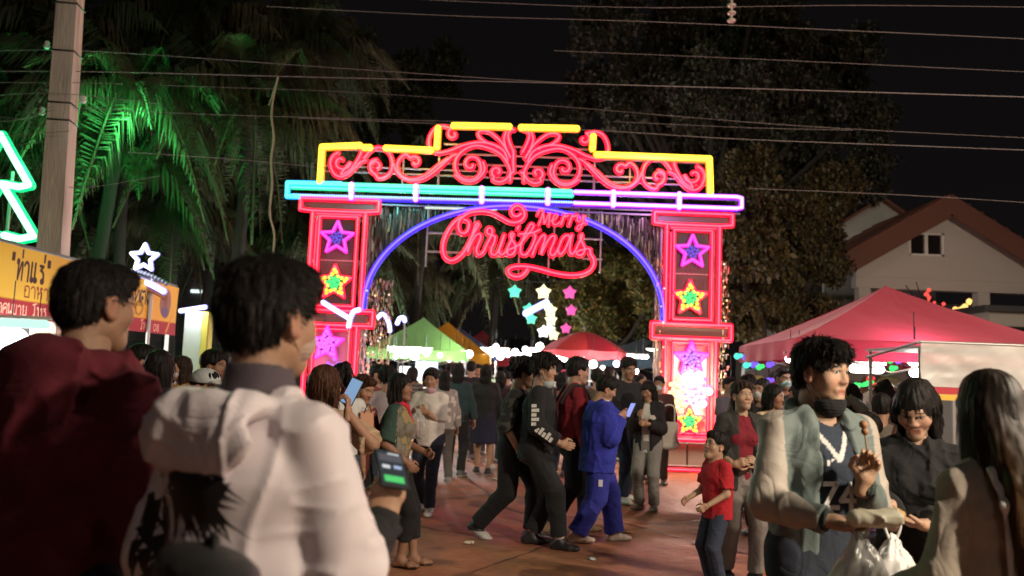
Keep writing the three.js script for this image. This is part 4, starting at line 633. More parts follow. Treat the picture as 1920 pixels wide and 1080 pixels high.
{ // tinsel curtains
  seed(61); const N = 1500, strip = box(.012, 1, .001), tm = new THREE.MeshStandardMaterial({ color: 0xffffff, metalness: .75, roughness: .38, side: THREE.DoubleSide });
  const mk = (name, n, place, tones) => { const im = new THREE.InstancedMesh(strip, tm, n), m = new THREE.Matrix4(), q = new THREE.Quaternion(), e = new THREE.Euler(); for (let i = 0; i < n; i++) { const [x, y, z, l] = place(i); q.setFromEuler(e.set(rr(-.04, .04), rr(0, 3.1), rr(-.05, .05))); im.setMatrixAt(i, m.compose(V(x, y, z), q, V(1, l, 1))); const t = tones[(rnd() * tones.length) | 0]; im.setColorAt(i, C(t[0], t[1], t[2])); } im.name = name; im.userData.kind = 'stuff'; gate.add(im); };
  const archY = (x) => 2.55 + 1.92 * Math.pow(Math.sqrt(Math.max(0, 1 - (x / 2.6) ** 2)), .92);
  mk('tinsel_curtain', N, () => { let x; do { x = rr(-2.6, 2.6); } while (Math.abs(x) < .95 || rnd() > (Math.abs(x) - .5) / 1.2); const lo = archY(x), h = 4.44 - lo; const l = rr(.12, .3), y = lo + rr(0, Math.max(.02, h - l)) + l / 2; return [x, Math.min(y, 4.42), rr(-.2, -.08), Math.min(l, h)]; }, [[.2, .18, .15], [.13, .12, .1], [.28, .25, .19], [.08, .07, .065]]);
  const sp = (name, n, x0, x1, y0, y1, tones) => mk(name, n, () => { const y = rr(y0, y1); return [lerp(x0, x1, rnd()) , y, rr(-.4, .04), rr(.04, .1)]; }, tones);
  const gold = [[.6, .42, .2], [.5, .4, .3], [.7, .55, .35], [.35, .2, .14], [.6, .6, .58], [.4, .14, .12]];
  sp('tinsel_garland', 900, -2.52, -2.08, .1, 3.1, gold); sp('tinsel_garland', 420, 2.5, 2.64, .2, 3.7, gold); sp('tinsel_garland', 420, 3.62, 3.78, .3, 3.7, gold); sp('tinsel_garland', 260, -2.62, -2.5, .1, 2.3, [[.7, .72, .78], [.5, .52, .6]]);
  // sparkling fairy lights in the garlands
  const f = [[], [], []]; for (let i = 0; i < 90; i++) { const k = i % 3, side = rnd(); f[k].push(ball(rr(.012, .022), side < .45 ? rr(-2.5, -2.1) : side < .7 ? rr(2.5, 2.64) : rr(3.62, 3.76), rr(.3, side < .45 ? 2.9 : 3.6), .06, 5)); }
  part(gate, 'fairy_lights', join(f[0]), glow(1, .62, .25, 1.6)).userData.kind = 'stuff'; part(gate, 'fairy_lights', join(f[1]), glow(1, .25, .2, 1.2)).userData.kind = 'stuff'; part(gate, 'fairy_lights', join(f[2]), glow(.95, .9, .75, 1.4)).userData.kind = 'stuff';
}
// the light that the arch gives, in front of its tubes
for (const [x, y, c, i] of [[-3.06, 3.4, [1, .06, .14], 2], [-3.06, 1.4, [1, .2, .35], 3], [3.12, 3.4, [1, .06, .14], 2], [3.12, 1.5, [1, .7, .5], 14], [0, 5.1, [1, .08, .14], 3], [0, 3.7, [1, .05, .13], 2], [-2.2, 4.6, [.15, .8, .9], 4], [2.4, 4.6, [.8, .3, 1], 5], [-1.5, 5.5, [1, .75, .1], 4], [2.2, 5.5, [1, .75, .1], 4]]) lamp('arch_light', C(...c), i, V(x, y, -GZ + .45), 12);
// ------------------------------------------------------------------ market stalls, canopies, street lights
const FAB = (r, g, b) => mat(r, g, b, .8, { transmission: 0 });
const clothMat = (r, g, b) => new THREE.MeshPhysicalMaterial({ color: C(r, g, b), roughness: .95, side: THREE.DoubleSide, transmission: .35, thickness: 0 });
// pop-up canopy: peak roof of four sagging panels, valance, four legs. x, z centre; w side length
function canopy(name, label, x, z, w, eave, peak, m, o = {}) {
  const t = thing(name, label, 'canopy tent', [x, 0, z], o.turn ?? 0, o.group), h = w / 2, N = 28, p = [], ix = [], val = o.valance ?? .25;
  for (let s = 0; s < 4; s++) {
    const b = p.length / 3, a = s * Math.PI / 2;
    for (let i = 0; i <= N; i++) for (let j = 0; j <= N; j++) { // i from eave (0) to peak, j along eave
      const t1 = i / N, half = h * (1 - t1), u = lerp(-half, half, j / N), v = half, sag = .14 * w * t1 * (1 - t1) * .55 + .03 * Math.sin(Math.PI * j / N) * (1 - t1), y = eave + (peak - eave) * t1 - sag * (1.15 - .5 * Math.abs(j / N - .5) * 2) + .012 * fbm(u * 4, t1 * 6, s * 3 + 1) + .012 * Math.abs(fbm(u * 3 / (half + .2), t1 * 1.5, s + 7)) + (Math.abs(j / N - .5) < .03 ? .006 : 0);
      p.push(u * Math.cos(a) + v * Math.sin(a), y, -u * Math.sin(a) + v * Math.cos(a));
      if (i < N && j < N) { const q = b + i * (N + 1) + j; ix.push(q, q + 1, q + N + 1, q + 1, q + N + 2, q + N + 1); }
    }
  }
  const g = new THREE.BufferGeometry(); g.setAttribute('position', new THREE.Float32BufferAttribute(p, 3)); g.setIndex(ix); g.computeVertexNormals();
  part(t, 'roof', g, m);
  for (let s = 0; s < 4; s++) {
    const vg = new THREE.PlaneGeometry(w, val, 40, 4), q = vg.attributes.position;
    for (let i = 0; i < q.count; i++) { const X = q.getX(i), Y = q.getY(i); q.setZ(i, .012 * Math.sin(X * 9 + s) * (.5 - Y / val) + .01 * fbm(X * 4, Y * 5, s)); }
    vg.computeVertexNormals(); part(t, 'valance', vg.translate(0, eave - val / 2 - .005, h + .004).rotateY(s * Math.PI / 2), o.valMat ?? m);
  }
  for (const sx of [-1, 1]) for (const sz of [-1, 1]) part(t, 'leg', box(.04, eave - .03, .04, sx * (h - .04), (eave - .03) / 2, sz * (h - .04)), M.steel);
  const tr = []; for (const s of [-1, 1]) for (let k = 0; k < 3; k++) for (const f of [0, 1]) { const x0 = -h + .06 + k * (w - .12) / 3, x1 = x0 + (w - .12) / 3; tr.push(bar(V(x0, eave - (f ? .1 : .34), s * (h - .07)), V(x1, eave - (f ? .34 : .1), s * (h - .07)), .01, 5)); }
  part(t, 'truss', join(tr), M.steel); return t;
}
// hot white bulb on a cord with socket
const hot = glow(1, .97, .92, 14), hotBlue = glow(.86, .93, 1, 16), hotWarm = glow(1, .86, .62, 11);
function bulb(px, py, d, r, label, m = hot, cd = 0, col = [1, .96, .9]) {
  if (d > 15) r *= .56;
  const p = at(px, py, d), t = thing('hanging_bulb', label, 'light bulb', [p.x, p.y, p.z]);
  part(t, 'glass', ball(r, 0, 0, 0, 14), m); part(t, 'socket', new THREE.CylinderGeometry(r * .25, r * .32, r * .5, 10).translate(0, r * 1.15, 0), M.dark); part(t, 'cord', new THREE.CylinderGeometry(.006, .006, .4, 5).translate(0, r * 1.5 + .2, 0), M.dark);
  if (cd) lamp('bulb_light', C(...col), cd, p, r * 50); return t;
}
function ledTube(px, py, d, len, label, m = hot, cd = 0) {
  const p = at(px, py, d), t = thing('tube_light', label, 'tube light', [p.x, p.y, p.z]);
  part(t, 'tube', new THREE.CapsuleGeometry(.045, len, 4, 10).rotateZ(Math.PI / 2), m); part(t, 'fitting', box(len + .12, .03, .05, 0, .065, 0), M.whitePaint);
  for (const s of [-1, 1]) part(t, 'hook', new THREE.CylinderGeometry(.005, .005, .25, 5).translate(s * len * .4, .2, 0), M.dark);
  if (cd) { const l = new THREE.RectAreaLight(C(1, .97, .92), cd, len, .09); l.name = 'tube_light_area'; l.position.set(p.x, p.y - .06, p.z + .02); l.lookAt(p.x, p.y - 3, p.z + 1.2); scene.add(l); }
  return t;
}
// --- left food stall with the long yellow banner
{
  const X = -5.62, z0 = -7.6, z1 = -14.25, yb = 1.97, yt = 2.77, t = thing('food_stall', 'food stall on the left with a metal counter under the yellow banner', 'market stall', [X, 0, (z0 + z1) / 2]), L = z0 - z1;
  part(t, 'counter', box(.7, .9, L - .4, -.5, .45, 0, .02), M.steel); part(t, 'counter_top', box(.86, .04, L - .3, -.5, .925, 0), mat(.4, .4, .42, .3, { metalness: .7 }));
  part(t, 'awning', box(2.2, .03, L + .2, -1.12, yt + .04, 0).rotateZ(0), mat(.12, .14, .16, .7)); part(t, 'rear_wall', box(.06, 2.6, L, -2.1, 1.3, 0), mat(.3, .3, .3, .7));
  for (let k = 0; k < 4; k++) part(t, 'post', box(.05, yt, .05, -.08, yt / 2, -L / 2 + .03 + k * (L - .06) / 3), M.steel);
  part(t, 'shelf', box(.3, .03, L - .6, -1.9, 1.5, 0), M.wood);
  // banner: flat print, Thai lettering drawn with strokes
  const cv = document.createElement('canvas'); cv.width = 2048; cv.height = 250; const c = cv.getContext('2d');
  c.fillStyle = '#e3b83c'; c.fillRect(0, 0, 2048, 250); c.fillStyle = '#a3222c'; c.fillRect(0, 188, 2048, 62); c.strokeStyle = '#c7861a'; c.lineWidth = 4; c.beginPath(); c.moveTo(0, 186); c.lineTo(2048, 186); c.stroke();
  const GL = { // Thai letters as strokes in a unit box (y down, base line 1); o: small head loops
    'ท': 'o.12,.14 M.22,.14 L.22,1 L.66,.18 Q.86,.05 .86,.35 L.86,1', 'า': 'M.15,.25 Q.3,.02 .55,.1 Q.75,.15 .75,.4 L.75,1', 'แ': 'M.15,.05 L.15,.88 o.25,.9 M.6,.05 L.6,.88 o.7,.9', 'ร': 'M.2,.12 L.62,.12 L.3,.35 Q.72,.4 .68,.7 L.68,.9 o.58,.9', 'อ': 'o.2,.42 M.12,.4 L.12,.98 L.85,.98 L.85,.35 Q.8,.05 .45,.08 Q.25,.08 .12,.22',
    'ห': 'o.12,.14 M.22,.1 L.22,1 M.22,.7 L.6,.4 L.8,.5 L.8,1 o.68,.16 M.58,.3 L.85,.1', 'ป': 'o.12,.14 M.22,.1 L.22,.98 L.82,.98 L.82,-.25', 'ต': 'o.42,.62 M.2,1 L.12,.5 Q.1,.1 .3,.1 L.48,.22 L.66,.1 Q.9,.1 .88,.5 L.88,1', 'น': 'o.12,.14 M.22,.1 L.22,.95 L.7,.75 o.78,.85 M.82,.1 L.82,.75', 'ม': 'o.12,.14 M.22,.1 L.22,.9 o.14,.9 M.22,.9 L.82,.98 L.82,.1', 'ค': 'o.5,.5 M.18,1 L.12,.5 Q.1,.1 .5,.08 Q.9,.1 .88,.5 L.88,1 M.2,.7 L.42,.5', 'ด': 'o.45,.5 M.22,1 L.12,.5 Q.1,.1 .5,.08 Q.9,.1 .88,.5 L.88,1', 'ส': 'o.42,.55 M.18,1 L.12,.6 Q.2,.35 .5,.3 Q.9,.3 .88,.6 L.88,1 M.7,.3 L.9,.05', 'ล': 'o.3,.8 M.3,1 L.12,.6 Q.2,.15 .5,.12 Q.9,.1 .88,.5 L.88,1', 'ก': 'M.2,1 L.2,.45 L.1,.32 Q.3,.02 .55,.08 Q.85,.1 .82,.45 L.82,1', 'ข': 'o.2,.12 M.3,.2 L.22,.4 L.22,.98 L.82,.98 L.82,.1', 'ย': 'o.2,.14 M.3,.1 L.14,.45 L.35,.55 L.2,.7 L.2,.98 L.82,.98 L.82,.1', 'โ': 'M.55,1 o.45,.9 M.55,1 L.55,.1 Q.5,-.3 .2,-.15 L.8,-.3', '่': 'M-.3,-.45 L-.3,-.12', '"': 'M.2,-.2 L.2,.1 M.42,-.2 L.42,.1', '.': 'M.2,.95 L.25,1', '0': 'M.45,.1 Q.1,.1 .1,.55 Q.1,1 .45,1 Q.8,1 .8,.55 Q.8,.1 .45,.1', '8': 'M.45,.1 Q.1,.12 .2,.35 L.7,.7 Q.8,1 .45,1 Q.1,1 .2,.7 L.7,.35 Q.8,.1 .45,.1', '4': 'M.6,1 L.6,.1 L.1,.7 L.8,.7', 'ะ': 'o.25,.3 M.3,.35 L.6,.2 o.25,.75 M.3,.8 L.6,.65', 'ซ': 'o.2,.12 M.3,.2 L.22,.4 L.22,.98 L.82,.98 L.82,.2 L.95,0',
  };
  const write = (s, x, y, h, color, lw, w = h * .72) => {
    c.strokeStyle = color; c.lineWidth = lw; c.lineJoin = c.lineCap = 'round';
    for (const ch of s) {
      if (ch === ' ') { x += w * .8; continue; }
      const st = GL[ch]; if (!st) { x += w; continue; }
      c.beginPath();
      for (const tok of st.match(/[oMLQ][^oMLQ]*/g)) { const v = tok.slice(1).trim().split(/[ ,]+/).map(Number), X = (q) => x + q * w, Y = (q) => y + q * h; if (tok[0] === 'o') { c.moveTo(X(v[0]) + h * .09, Y(v[1])); c.arc(X(v[0]), Y(v[1]), h * .09, 0, 6.29); } else if (tok[0] === 'M') c.moveTo(X(v[0]), Y(v[1])); else if (tok[0] === 'L') c.lineTo(X(v[0]), Y(v[1])); else c.quadraticCurveTo(X(v[0]), Y(v[1]), X(v[2]), Y(v[3])); }
      c.stroke(); if (ch !== '่') x += w;
    }
  };
  // z runs 6.65 m over 2048 px, nearest end at the left
  const ink = '#3a1d17'; write('"ท่าแร่" ออด', 555, 42, 72, ink, 11, 46); write('อาหารปา ตาก', 665, 128, 44, '#8c3a20', 6, 38); write('มดคนขาย โทร. 084 8', 470, 202, 36, '#f0c8a8', 5, 32); write('ตล"', 1590, 50, 66, ink, 10, 62); write('"ท', 1475, 50, 66, ink, 10, 60); write('โทร. 08', 1610, 202, 36, '#f0c8a8', 5, 34);
  c.fillStyle = 'rgba(120,90,110,.75)'; c.beginPath(); c.ellipse(1890, 96, 62, 74, 0, 0, 7); c.fill(); c.fillStyle = '#8a5a4a'; c.beginPath(); c.ellipse(1890, 80, 24, 32, 0, 0, 7); c.fill(); c.fillStyle = '#6d5a7a'; c.beginPath(); c.ellipse(1890, 138, 44, 26, 0, 0, 7); c.fill();
  c.strokeStyle = '#d8a22a'; c.lineWidth = 14; c.beginPath(); c.moveTo(1910, 236); c.lineTo(1985, 150); c.stroke();
  const bt = new THREE.CanvasTexture(cv); bt.colorSpace = THREE.SRGBColorSpace;
  const bg = new THREE.PlaneGeometry(L, yt - yb, 60, 6), p = bg.attributes.position; for (let i = 0; i < p.count; i++) p.setZ(i, .02 * fbm(p.getX(i) * 1.3, p.getY(i) * 2, 3) + .012 * Math.sin(p.getX(i) * 7));
  bg.computeVertexNormals(); bg.rotateY(Math.PI / 2); // front faces +x; left edge is the near end
  const b = single('stall_banner', 'long yellow and red cloth banner with brown Thai lettering above the left food stall', 'banner', bg, mat(.95, .95, .95, .75, { map: bt })); b.position.set(X + .05, (yb + yt) / 2, (z0 + z1) / 2);
}
bulb(18, 646, 9.3, .2, 'dazzling white bulb under the yellow banner at the left edge', hotBlue, 8, [.9, .96, 1]); bulb(204, 640, 12.2, .03, 'tiny violet bulb above the red hoodie shoulder', glow(.4, .3, 1, 3)); ledTube(20, 606, 8.6, .7, 'pale green tube under the near end of the banner', glow(.5, .9, .7, 1.3));
for (const [x, z] of [[-6.3, -10.6], [-6.3, -12.6]]) lamp('stall_bulb_light', C(1, .95, .85), 5, V(x, 1.85, z), 6);
// --- green neon christmas tree
{
  const d = 12.6, p = at(5, 470, d), t = thing('neon_tree', 'green neon outline of a christmas tree cut by the edge of the photo', 'neon sign', [p.x, 0, -d]), NT = [glow(.0, .8, .22, 1.6), glow(.45, 1, .72, 3)];
  const q = (l) => l.map(([x, y]) => at(x, y, d).sub(V(p.x, 0, -d)));
  const l = [[5, 254], [26, 292], [58, 348], [40, 352], [8, 346], [30, 382], [67, 444], [40, 449], [12, 442], [24, 462], [38, 472]];
  for (const side of [1, -1]) { const P = q(side > 0 ? l : l.map(([x, y]) => [10 - x, y])).map((v) => V(v.x, v.y, 0)), s = part(t, 'light_tube', rope(P, .075, { straight: 1 }), NT[0]); part(s, 'light_core', rope(P.map((v) => v.clone().add(V(0, 0, .06))), .048, { straight: 1 }), NT[1]); }
  part(t, 'pole', bar(V(0, 2.8, -.06), V(0, 4.3, -.06), .025), M.steel); part(t, 'pole', bar(V(0, 0, -.08), V(0, 2.8, -.08), .03), M.steel);
  lamp('tree_light_back', C(.05, 1, .25), 16, V(p.x + .3, 4.4, -d + .1), 20); lamp('tree_light_back', C(.08, 1, .25), 22, V(p.x + 1.2, 5.6, -d - 1.2), 20); lamp('tree_light', C(.05, 1, .25), .8, V(p.x - .2, 3.9, -d + .4), 20);
}
// --- white star on its arc
{
  const d = 13.0, c = at(271, 484, d), t = thing('neon_star_sign', 'white neon star above a curved white light bar beside the yellow banner', 'neon sign', [c.x, 0, -d]), k = d / 1600;
  const P = starPts(0, c.y, 26 * k, 0, .48); neon(t, 'star_tube', [...P, P[0]], .034, 'white', { straight: 1, n: 6, core: .7 });
  const arc = []; for (let i = 0; i <= 10; i++) { const q = at(252 + i * 5.8, 525 + 22 * (i / 10) ** 1.7, d); arc.push(V(q.x - c.x, q.y, .05)); } neon(t, 'arc_tube', arc, .05, 'white', { core: .75 });
  const bl = []; for (let i = 0; i < 11; i++) { const q = at(246 + i * 6.6, 508 + 24 * (i / 10) ** 1.7, d); bl.push(ball(.035, q.x - c.x, q.y, 0, 8)); } part(t, 'bulb', join(bl), mat(.1, .1, .13, .4)).userData.kind = 'stuff';
  part(t, 'post', bar(V(.12, 0, -.06), V(.12, c.y - .28, -.06), .03), M.steel); part(t, 'crown_band', rope(arc.map((v) => v.clone().add(V(0, -.1, -.06))), .03), mat(.3, .1, .05, .5));
  lamp('star_light', C(.85, .88, 1), 3, V(c.x, c.y - .1, -d + .35), 10);
}
// --- lamp pillar
{
  const d = 17, b = at(369, 640, d), tp = at(369, 585, d), t = thing('lamp_pillar', 'pale square pillar with a yellow edge and a white light on top', 'lamp post', [b.x, 0, -d]);
  part(t, 'pillar', box(.34, tp.y, .34, -.04, tp.y / 2, 0, .01), mat(.5, .5, .48, .7)); part(t, 'edge_strip', box(.12, tp.y, .3, .2, tp.y / 2, .04), mat(.6, .48, .08, .6)); part(t, 'base', box(.7, .12, .7, 0, .06, 0), M.concrete);
  const n1 = at(345, 584, d), n2 = at(390, 577, d); neon(t, 'light_tube', [V(n1.x - b.x, n1.y, .15), V(n2.x - b.x, n2.y, .15)], .05, 'white', { seg: 3, core: .8 }); lamp('pillar_light', C(.85, .88, 1), 4, V(b.x, tp.y + .15, -d + .4), 10);
}
// --- white cane lights by the left arch column
const caneAt = (l, d, label) => { const P = l.map(([x, y]) => at(x, y, d)), o = P[P.length - 1], t = thing('cane_light', label, 'neon sign', [o.x, o.y, o.z]), Q = P.map((v) => v.clone().sub(o)); neon(t, 'light_tube', Q, .045, 'white', { core: .75 }); part(t, 'stake', bar(V(0, 0, 0), V(0, -o.y, 0), .015, 6), M.steel); };
caneAt([[606, 567], [622, 577], [640, 588], [655, 597]], 14.2, 'slanting white light bar crossing the left arch column'); caneAt([[673, 581], [664, 584], [657, 598], [654, 612]], 14.25, 'short white hooked light in front of the left arch column'); caneAt([[710, 594], [716, 589], [724, 594], [729, 606], [731, 620]], 15.4, 'white cane light between the left column and the green canopy'); caneAt([[745, 606], [750, 597], [757, 596], [759, 601]], 15.6, 'white cane light tip above the green canopy edge');
// --- canopies inside the market
const at2 = (px, py, d) => { const p = at(px, py, d); return [p.x, p.z, p.y]; };
{
  let [x, z] = at2(782, 640, 20); canopy('canopy_tent', 'green pop-up canopy just inside the arch', x, z - 1.3, 2.35, 2.05, 2.86, clothMat(.15, .32, .08));
  [x, z] = at2(842, 640, 23); canopy('canopy_tent', 'orange yellow canopy behind the green one', x - .15, z - 1.4, 2.5, 2.05, 2.95, clothMat(.8, .42, .03));
  [x, z] = at2(868, 640, 27); canopy('canopy_tent', 'dark blue canopy peeping out behind the orange one', x - .2, z - 1, 2.6, 2.2, 3.0, clothMat(.03, .04, .16));
  [x, z] = at2(896, 640, 29); canopy('canopy_tent', 'red canopy halfway along the market', x + .1, z - 1.5, 2.4, 2.05, 3.05, clothMat(.62, .04, .06));
  [x, z] = at2(945, 640, 34); canopy('canopy_tent', 'dull red canopy farther along the market', x, z - 1.2, 2.6, 2.05, 2.7, clothMat(.28, .05, .06));
  [x, z] = at2(1000, 650, 40); canopy('canopy_tent', 'pale grey canopy at the far end of the market', x, z - 1.5, 2.8, 2.05, 2.75, clothMat(.4, .42, .45));
  [x, z] = at2(1180, 640, 23); canopy('canopy_tent', 'slate blue canopy right of the red umbrella', x + .6, z - 1.5, 3.4, 2.1, 2.7, clothMat(.06, .11, .16));
}
{ // red umbrella
  const d = 19, c = at(1095, 656, d), e = at(1095, 658, d).y, ap = at(1095, 622, d).y, t = thing('market_umbrella', 'red market umbrella with scalloped edge under the arch', 'umbrella', [c.x, 0, -d]), R = .95, N = 8;
  for (let k = 0; k < N; k++) { const p = [], ix = [], a0 = k / N * 6.2832, a1 = (k + 1) / N * 6.2832; for (let i = 0; i <= 8; i++) for (let j = 0; j <= 6; j++) { const r = R * i / 8, a = lerp(a0, a1, j / 6), q = Math.sin(Math.PI * j / 6), rad = r * (1 - .06 * q * (i / 8)); p.push(rad * Math.cos(a), ap - (ap - e) * (i / 8) ** 1.7 - .02 * q * i / 8, rad * Math.sin(a)); if (i < 8 && j < 6) { const b = i * 7 + j; ix.push(b, b + 1, b + 7, b + 1, b + 8, b + 7); } } const g = new THREE.BufferGeometry(); g.setAttribute('position', new THREE.Float32BufferAttribute(p, 3)); g.setIndex(ix); g.computeVertexNormals(); part(t, 'panel', g, k % 2 ? clothMat(.17, .005, .012) : clothMat(.21, .01, .01)); const vp = [], vx = []; for (let j = 0; j <= 6; j++) { const a = lerp(a0, a1, j / 6), rad = R * (1 - .06 * Math.sin(Math.PI * j / 6)) * 1.004, y = e - .02 * Math.sin(Math.PI * j / 6); vp.push(rad * Math.cos(a), y, rad * Math.sin(a), rad * Math.cos(a), y - .13 - .05 * Math.sin(Math.PI * j / 6), rad * Math.sin(a)); if (j < 6) vx.push(2 * j, 2 * j + 1, 2 * j + 2, 2 * j + 1, 2 * j + 3, 2 * j + 2); } const vg = new THREE.BufferGeometry(); vg.setAttribute('position', new THREE.Float32BufferAttribute(vp, 3)); vg.setIndex(vx); vg.computeVertexNormals(); part(t, 'valance', vg, clothMat(.5, .08, .1)); }
  part(t, 'pole', new THREE.CylinderGeometry(.022, .022, ap + .08, 8).translate(0, (ap + .08) / 2, 0), M.steel); part(t, 'finial', ball(.04, 0, ap + .08, 0), M.steel);
}
// --- hot lights of the market
bulb(758, 661, 18.7, .22, 'brightest white bulb, under the green canopy', hotBlue, 30, [.92, .97, 1]); bulb(800, 662, 18.9, .12, 'round white bulb right of the brightest one', hot, 8); bulb(855, 662, 20.5, .2, 'white bulb cluster end under the orange canopy', hot, 6); bulb(880, 664, 20.4, .16, 'second white bulb under the orange canopy'); bulb(922, 660, 25, .26, 'big white bulb under the red canopy', hotWarm, 26, [1, .93, .8]); bulb(938, 668, 26, .2, 'white bulb beside the big one under the red canopy'); bulb(952, 665, 27, .16, 'pinkish bulb at the far side of the red canopy', glow(1, .75, .85, 7)); bulb(1012, 650, 24, .2, 'white bulb left of the red umbrella', hot, 8); bulb(1035, 660, 19.4, .13, 'bulb under the left edge of the red umbrella', hot, 6); bulb(1058, 672, 19, .13, 'bulb behind the red jacket man', hot); bulb(1112, 683, 18, .16, 'round white bulb under the umbrella, between two heads', hotWarm, 8); bulb(1156, 682, 18.4, .13, 'bluish white lamp under the slate canopy', glow(.75, .75, 1, 8), 6); bulb(1192, 696, 16.2, .1, 'white ball lamp behind the grey trousers woman', hot, 5); bulb(1370, 714, 15.6, .085, 'white ball lamp just right of the arch', hot, 4);
[[742, 668, 18.9, .1, 'small bulb at the left edge of the green canopy', hotWarm], [778, 668, 18.6, .15, 'bulb touching the brightest one on its right', hotBlue], [825, 666, 19.6, .1, 'bulb between the green and the orange canopy', hot], [842, 672, 20.2, .14, 'lower bulb under the left of the orange canopy', hot], [868, 672, 20.3, .15, 'lowest bulb under the orange canopy', hotBlue], [908, 668, 24.6, .18, 'bulb left of the big one under the red canopy', hotWarm], [930, 650, 25.5, .15, 'upper bulb under the red canopy', hot], [966, 660, 28, .2, 'bulb under the dull red canopy', hot], [985, 655, 30, .18, 'far bulb left of the lettered sleeve man head', hotBlue], [1022, 664, 23.5, .2, 'lower bulb beside the red umbrella', hot], [1046, 668, 19.2, .13, 'bulb below the umbrella rim near the red jacket man', hot], [1082, 668, 19.1, .1, 'small bulb under the umbrella middle', hotWarm], [1130, 690, 19.4, .1, 'warm bulb right of the umbrella pole', hotWarm], [1142, 668, 20, .09, 'bulb at the right rim of the umbrella', hot], [1206, 668, 17.5, .06, 'small bulb by the pendant lamp', hotWarm]].forEach((a) => bulb(...a));
for (const [px, d, w, label, k] of [[800, 19.8, 1.7, 'stall table with white cloth under the green canopy', 0], [862, 22.2, 1.6, 'stall table with white cloth under the orange canopy', 1], [932, 27, 1.6, 'stall table with white cloth under the red canopy', 2], [1095, 20.2, 1.5, 'stall table with white cloth under the red umbrella', 3], [1180, 22.5, 1.8, 'stall table with white cloth under the slate canopy', 4]]) { const p = at(px, 700, d), t = thing('stall_table', label, 'table', [p.x, 0, p.z]); part(t, 'tabletop', box(w, .04, .7, 0, .8, 0), M.wood); part(t, 'cloth', box(w + .02, .5, .72, 0, .575, 0, .015), mat(.6, .6, .58, .85)); for (const a of [-1, 1]) for (const b of [-1, 1]) part(t, 'leg', box(.04, .78, .04, a * (w / 2 - .05), .39, b * .3), M.steel); part(t, 'display_rack', [box(w * .8, .03, .25, 0, 1.15, -.2), box(w * .8, .03, .2, 0, 1.45, -.25), box(.03, .65, .2, -w * .4, 1.14, -.22), box(.03, .65, .2, w * .4, 1.14, -.22)], M.whitePaint); seed(500 + k); for (let i = 0; i < 9; i++) part(t, 'goods', box(rr(.08, .16), rr(.1, .22), rr(.06, .12), -w * .36 + i * w * .09, .9 + (i % 2 ? .34 : .02), i % 2 ? -.2 : .15, .01), mat(rr(.15, .7), rr(.1, .6), rr(.1, .6), .6)); }
for (const [x, y, d] of [[770, 700, 19], [800, 690, 19.2]]) single('light_panel', x < 780 ? 'square white light box low under the green canopy' : 'bluish light box beside the first under the green canopy', 'light box', box(.5, .3, .06, 0, 0, 0, .02), x < 780 ? glow(.9, .95, 1, 2.2) : glow(.55, .8, 1, 1.6)).position.copy(at(x, y, d));
[[768, 657, 19.3, .9, 'tube light under the front edge of the green canopy'], [846, 660, 21.4, .8, 'tube light under the orange canopy'], [924, 657, 25.6, .9, 'tube light under the red canopy'], [1016, 657, 25, .7, 'tube light left of the red umbrella'], [1110, 670, 21, .7, 'tube light behind the red umbrella'], [1180, 668, 22, .9, 'tube light under the slate canopy'], [975, 664, 33, 1, 'tube light under the dull red canopy']].forEach(([x, y, d, l, n]) => ledTube(x, y, d, l, n, hot));
{ // pendant lamp with shade by the right column
  const p = at(1223, 656, 15.3), t = thing('shade_lamp', 'black shaded pendant lamp hanging left of the right arch column', 'lamp', [p.x, p.y, p.z]);
  part(t, 'shade', new THREE.LatheGeometry([[.03, .14], [.06, .12], [.13, .03], [.12, .02], [.05, .1], [.02, .12]].map((q) => new THREE.Vector2(...q)), 18), M.black); part(t, 'glass', new THREE.SphereGeometry(.115, 14, 6).scale(1, .3, 1).translate(0, .015, 0), glow(1, .93, .75, 4)); part(t, 'cord', new THREE.CylinderGeometry(.006, .006, .6, 5).translate(0, .42, 0), M.dark); lamp('shade_lamp_light', C(1, .9, .7), 3, V(p.x, p.y - .08, p.z), 5);
}
// --- hanging star lights
{
  const S = [[965, 547, 11, 'green'], [1019, 548, 13, 'cream'], [1068, 549, 11, 'pink'], [992, 580, 10, 'green'], [1032, 582, 11, 'cream'], [996, 598, 9, 'green'], [1033, 600, 10, 'cream'], [1071, 582, 9, 'pink'], [1061, 616, 8, 'pink'], [1030, 618, 9, 'white'], [1038, 628, 9, 'cream'], [1019, 622, 10, 'white']], mt = { green: glow(.12, .95, .6, 1.4), cream: glow(1, .93, .5, 1.8), pink: glow(1, .1, .42, 1.3), white: glow(1, .98, 1, 3) }, d = 24, where = ['highest', 'second', 'third', 'lowest'], cnt = {};
  S.forEach(([x, y, r, k]) => { const p = at(x, y, d), n = cnt[k] = (cnt[k] ?? -1) + 1, t = thing('hanging_star', `${where[Math.min(3, n)]} ${k} star light hanging above the market street`, 'star light', [p.x, p.y, p.z]), R = r * d / 1600 * .98; part(t, 'star', new THREE.ExtrudeGeometry(new THREE.Shape(starPts(0, 0, R, 0, .62).map((q) => new THREE.Vector2(q.x, q.y))), { depth: .05, bevelSize: .03, bevelThickness: .03, bevelSegments: 2 }), mt[k]); part(t, 'cord', bar(V(0, R * .9, 0), V(0, R + .6, 0), .008, 5), M.dark); });
  const q = at(1005, 578, d), tb = thing('tube_light', 'slanting white tube light among the hanging stars', 'tube light', [q.x, q.y, q.z]); neon(tb, 'light_tube', [V(-.28, -.16, .1), V(.28, .16, .1)], .1, 'white', { seg: 3, core: .8 });
  const w1 = at(930, 520, d), w2 = at(1100, 524, d); single('star_cord', 'thin dark cord that carries the hanging star lights', 'wire', rope([w1, w1.clone().lerp(w2, .5).add(V(0, -.1, 0)), w2], .01, { n: 5 }), M.dark);
}
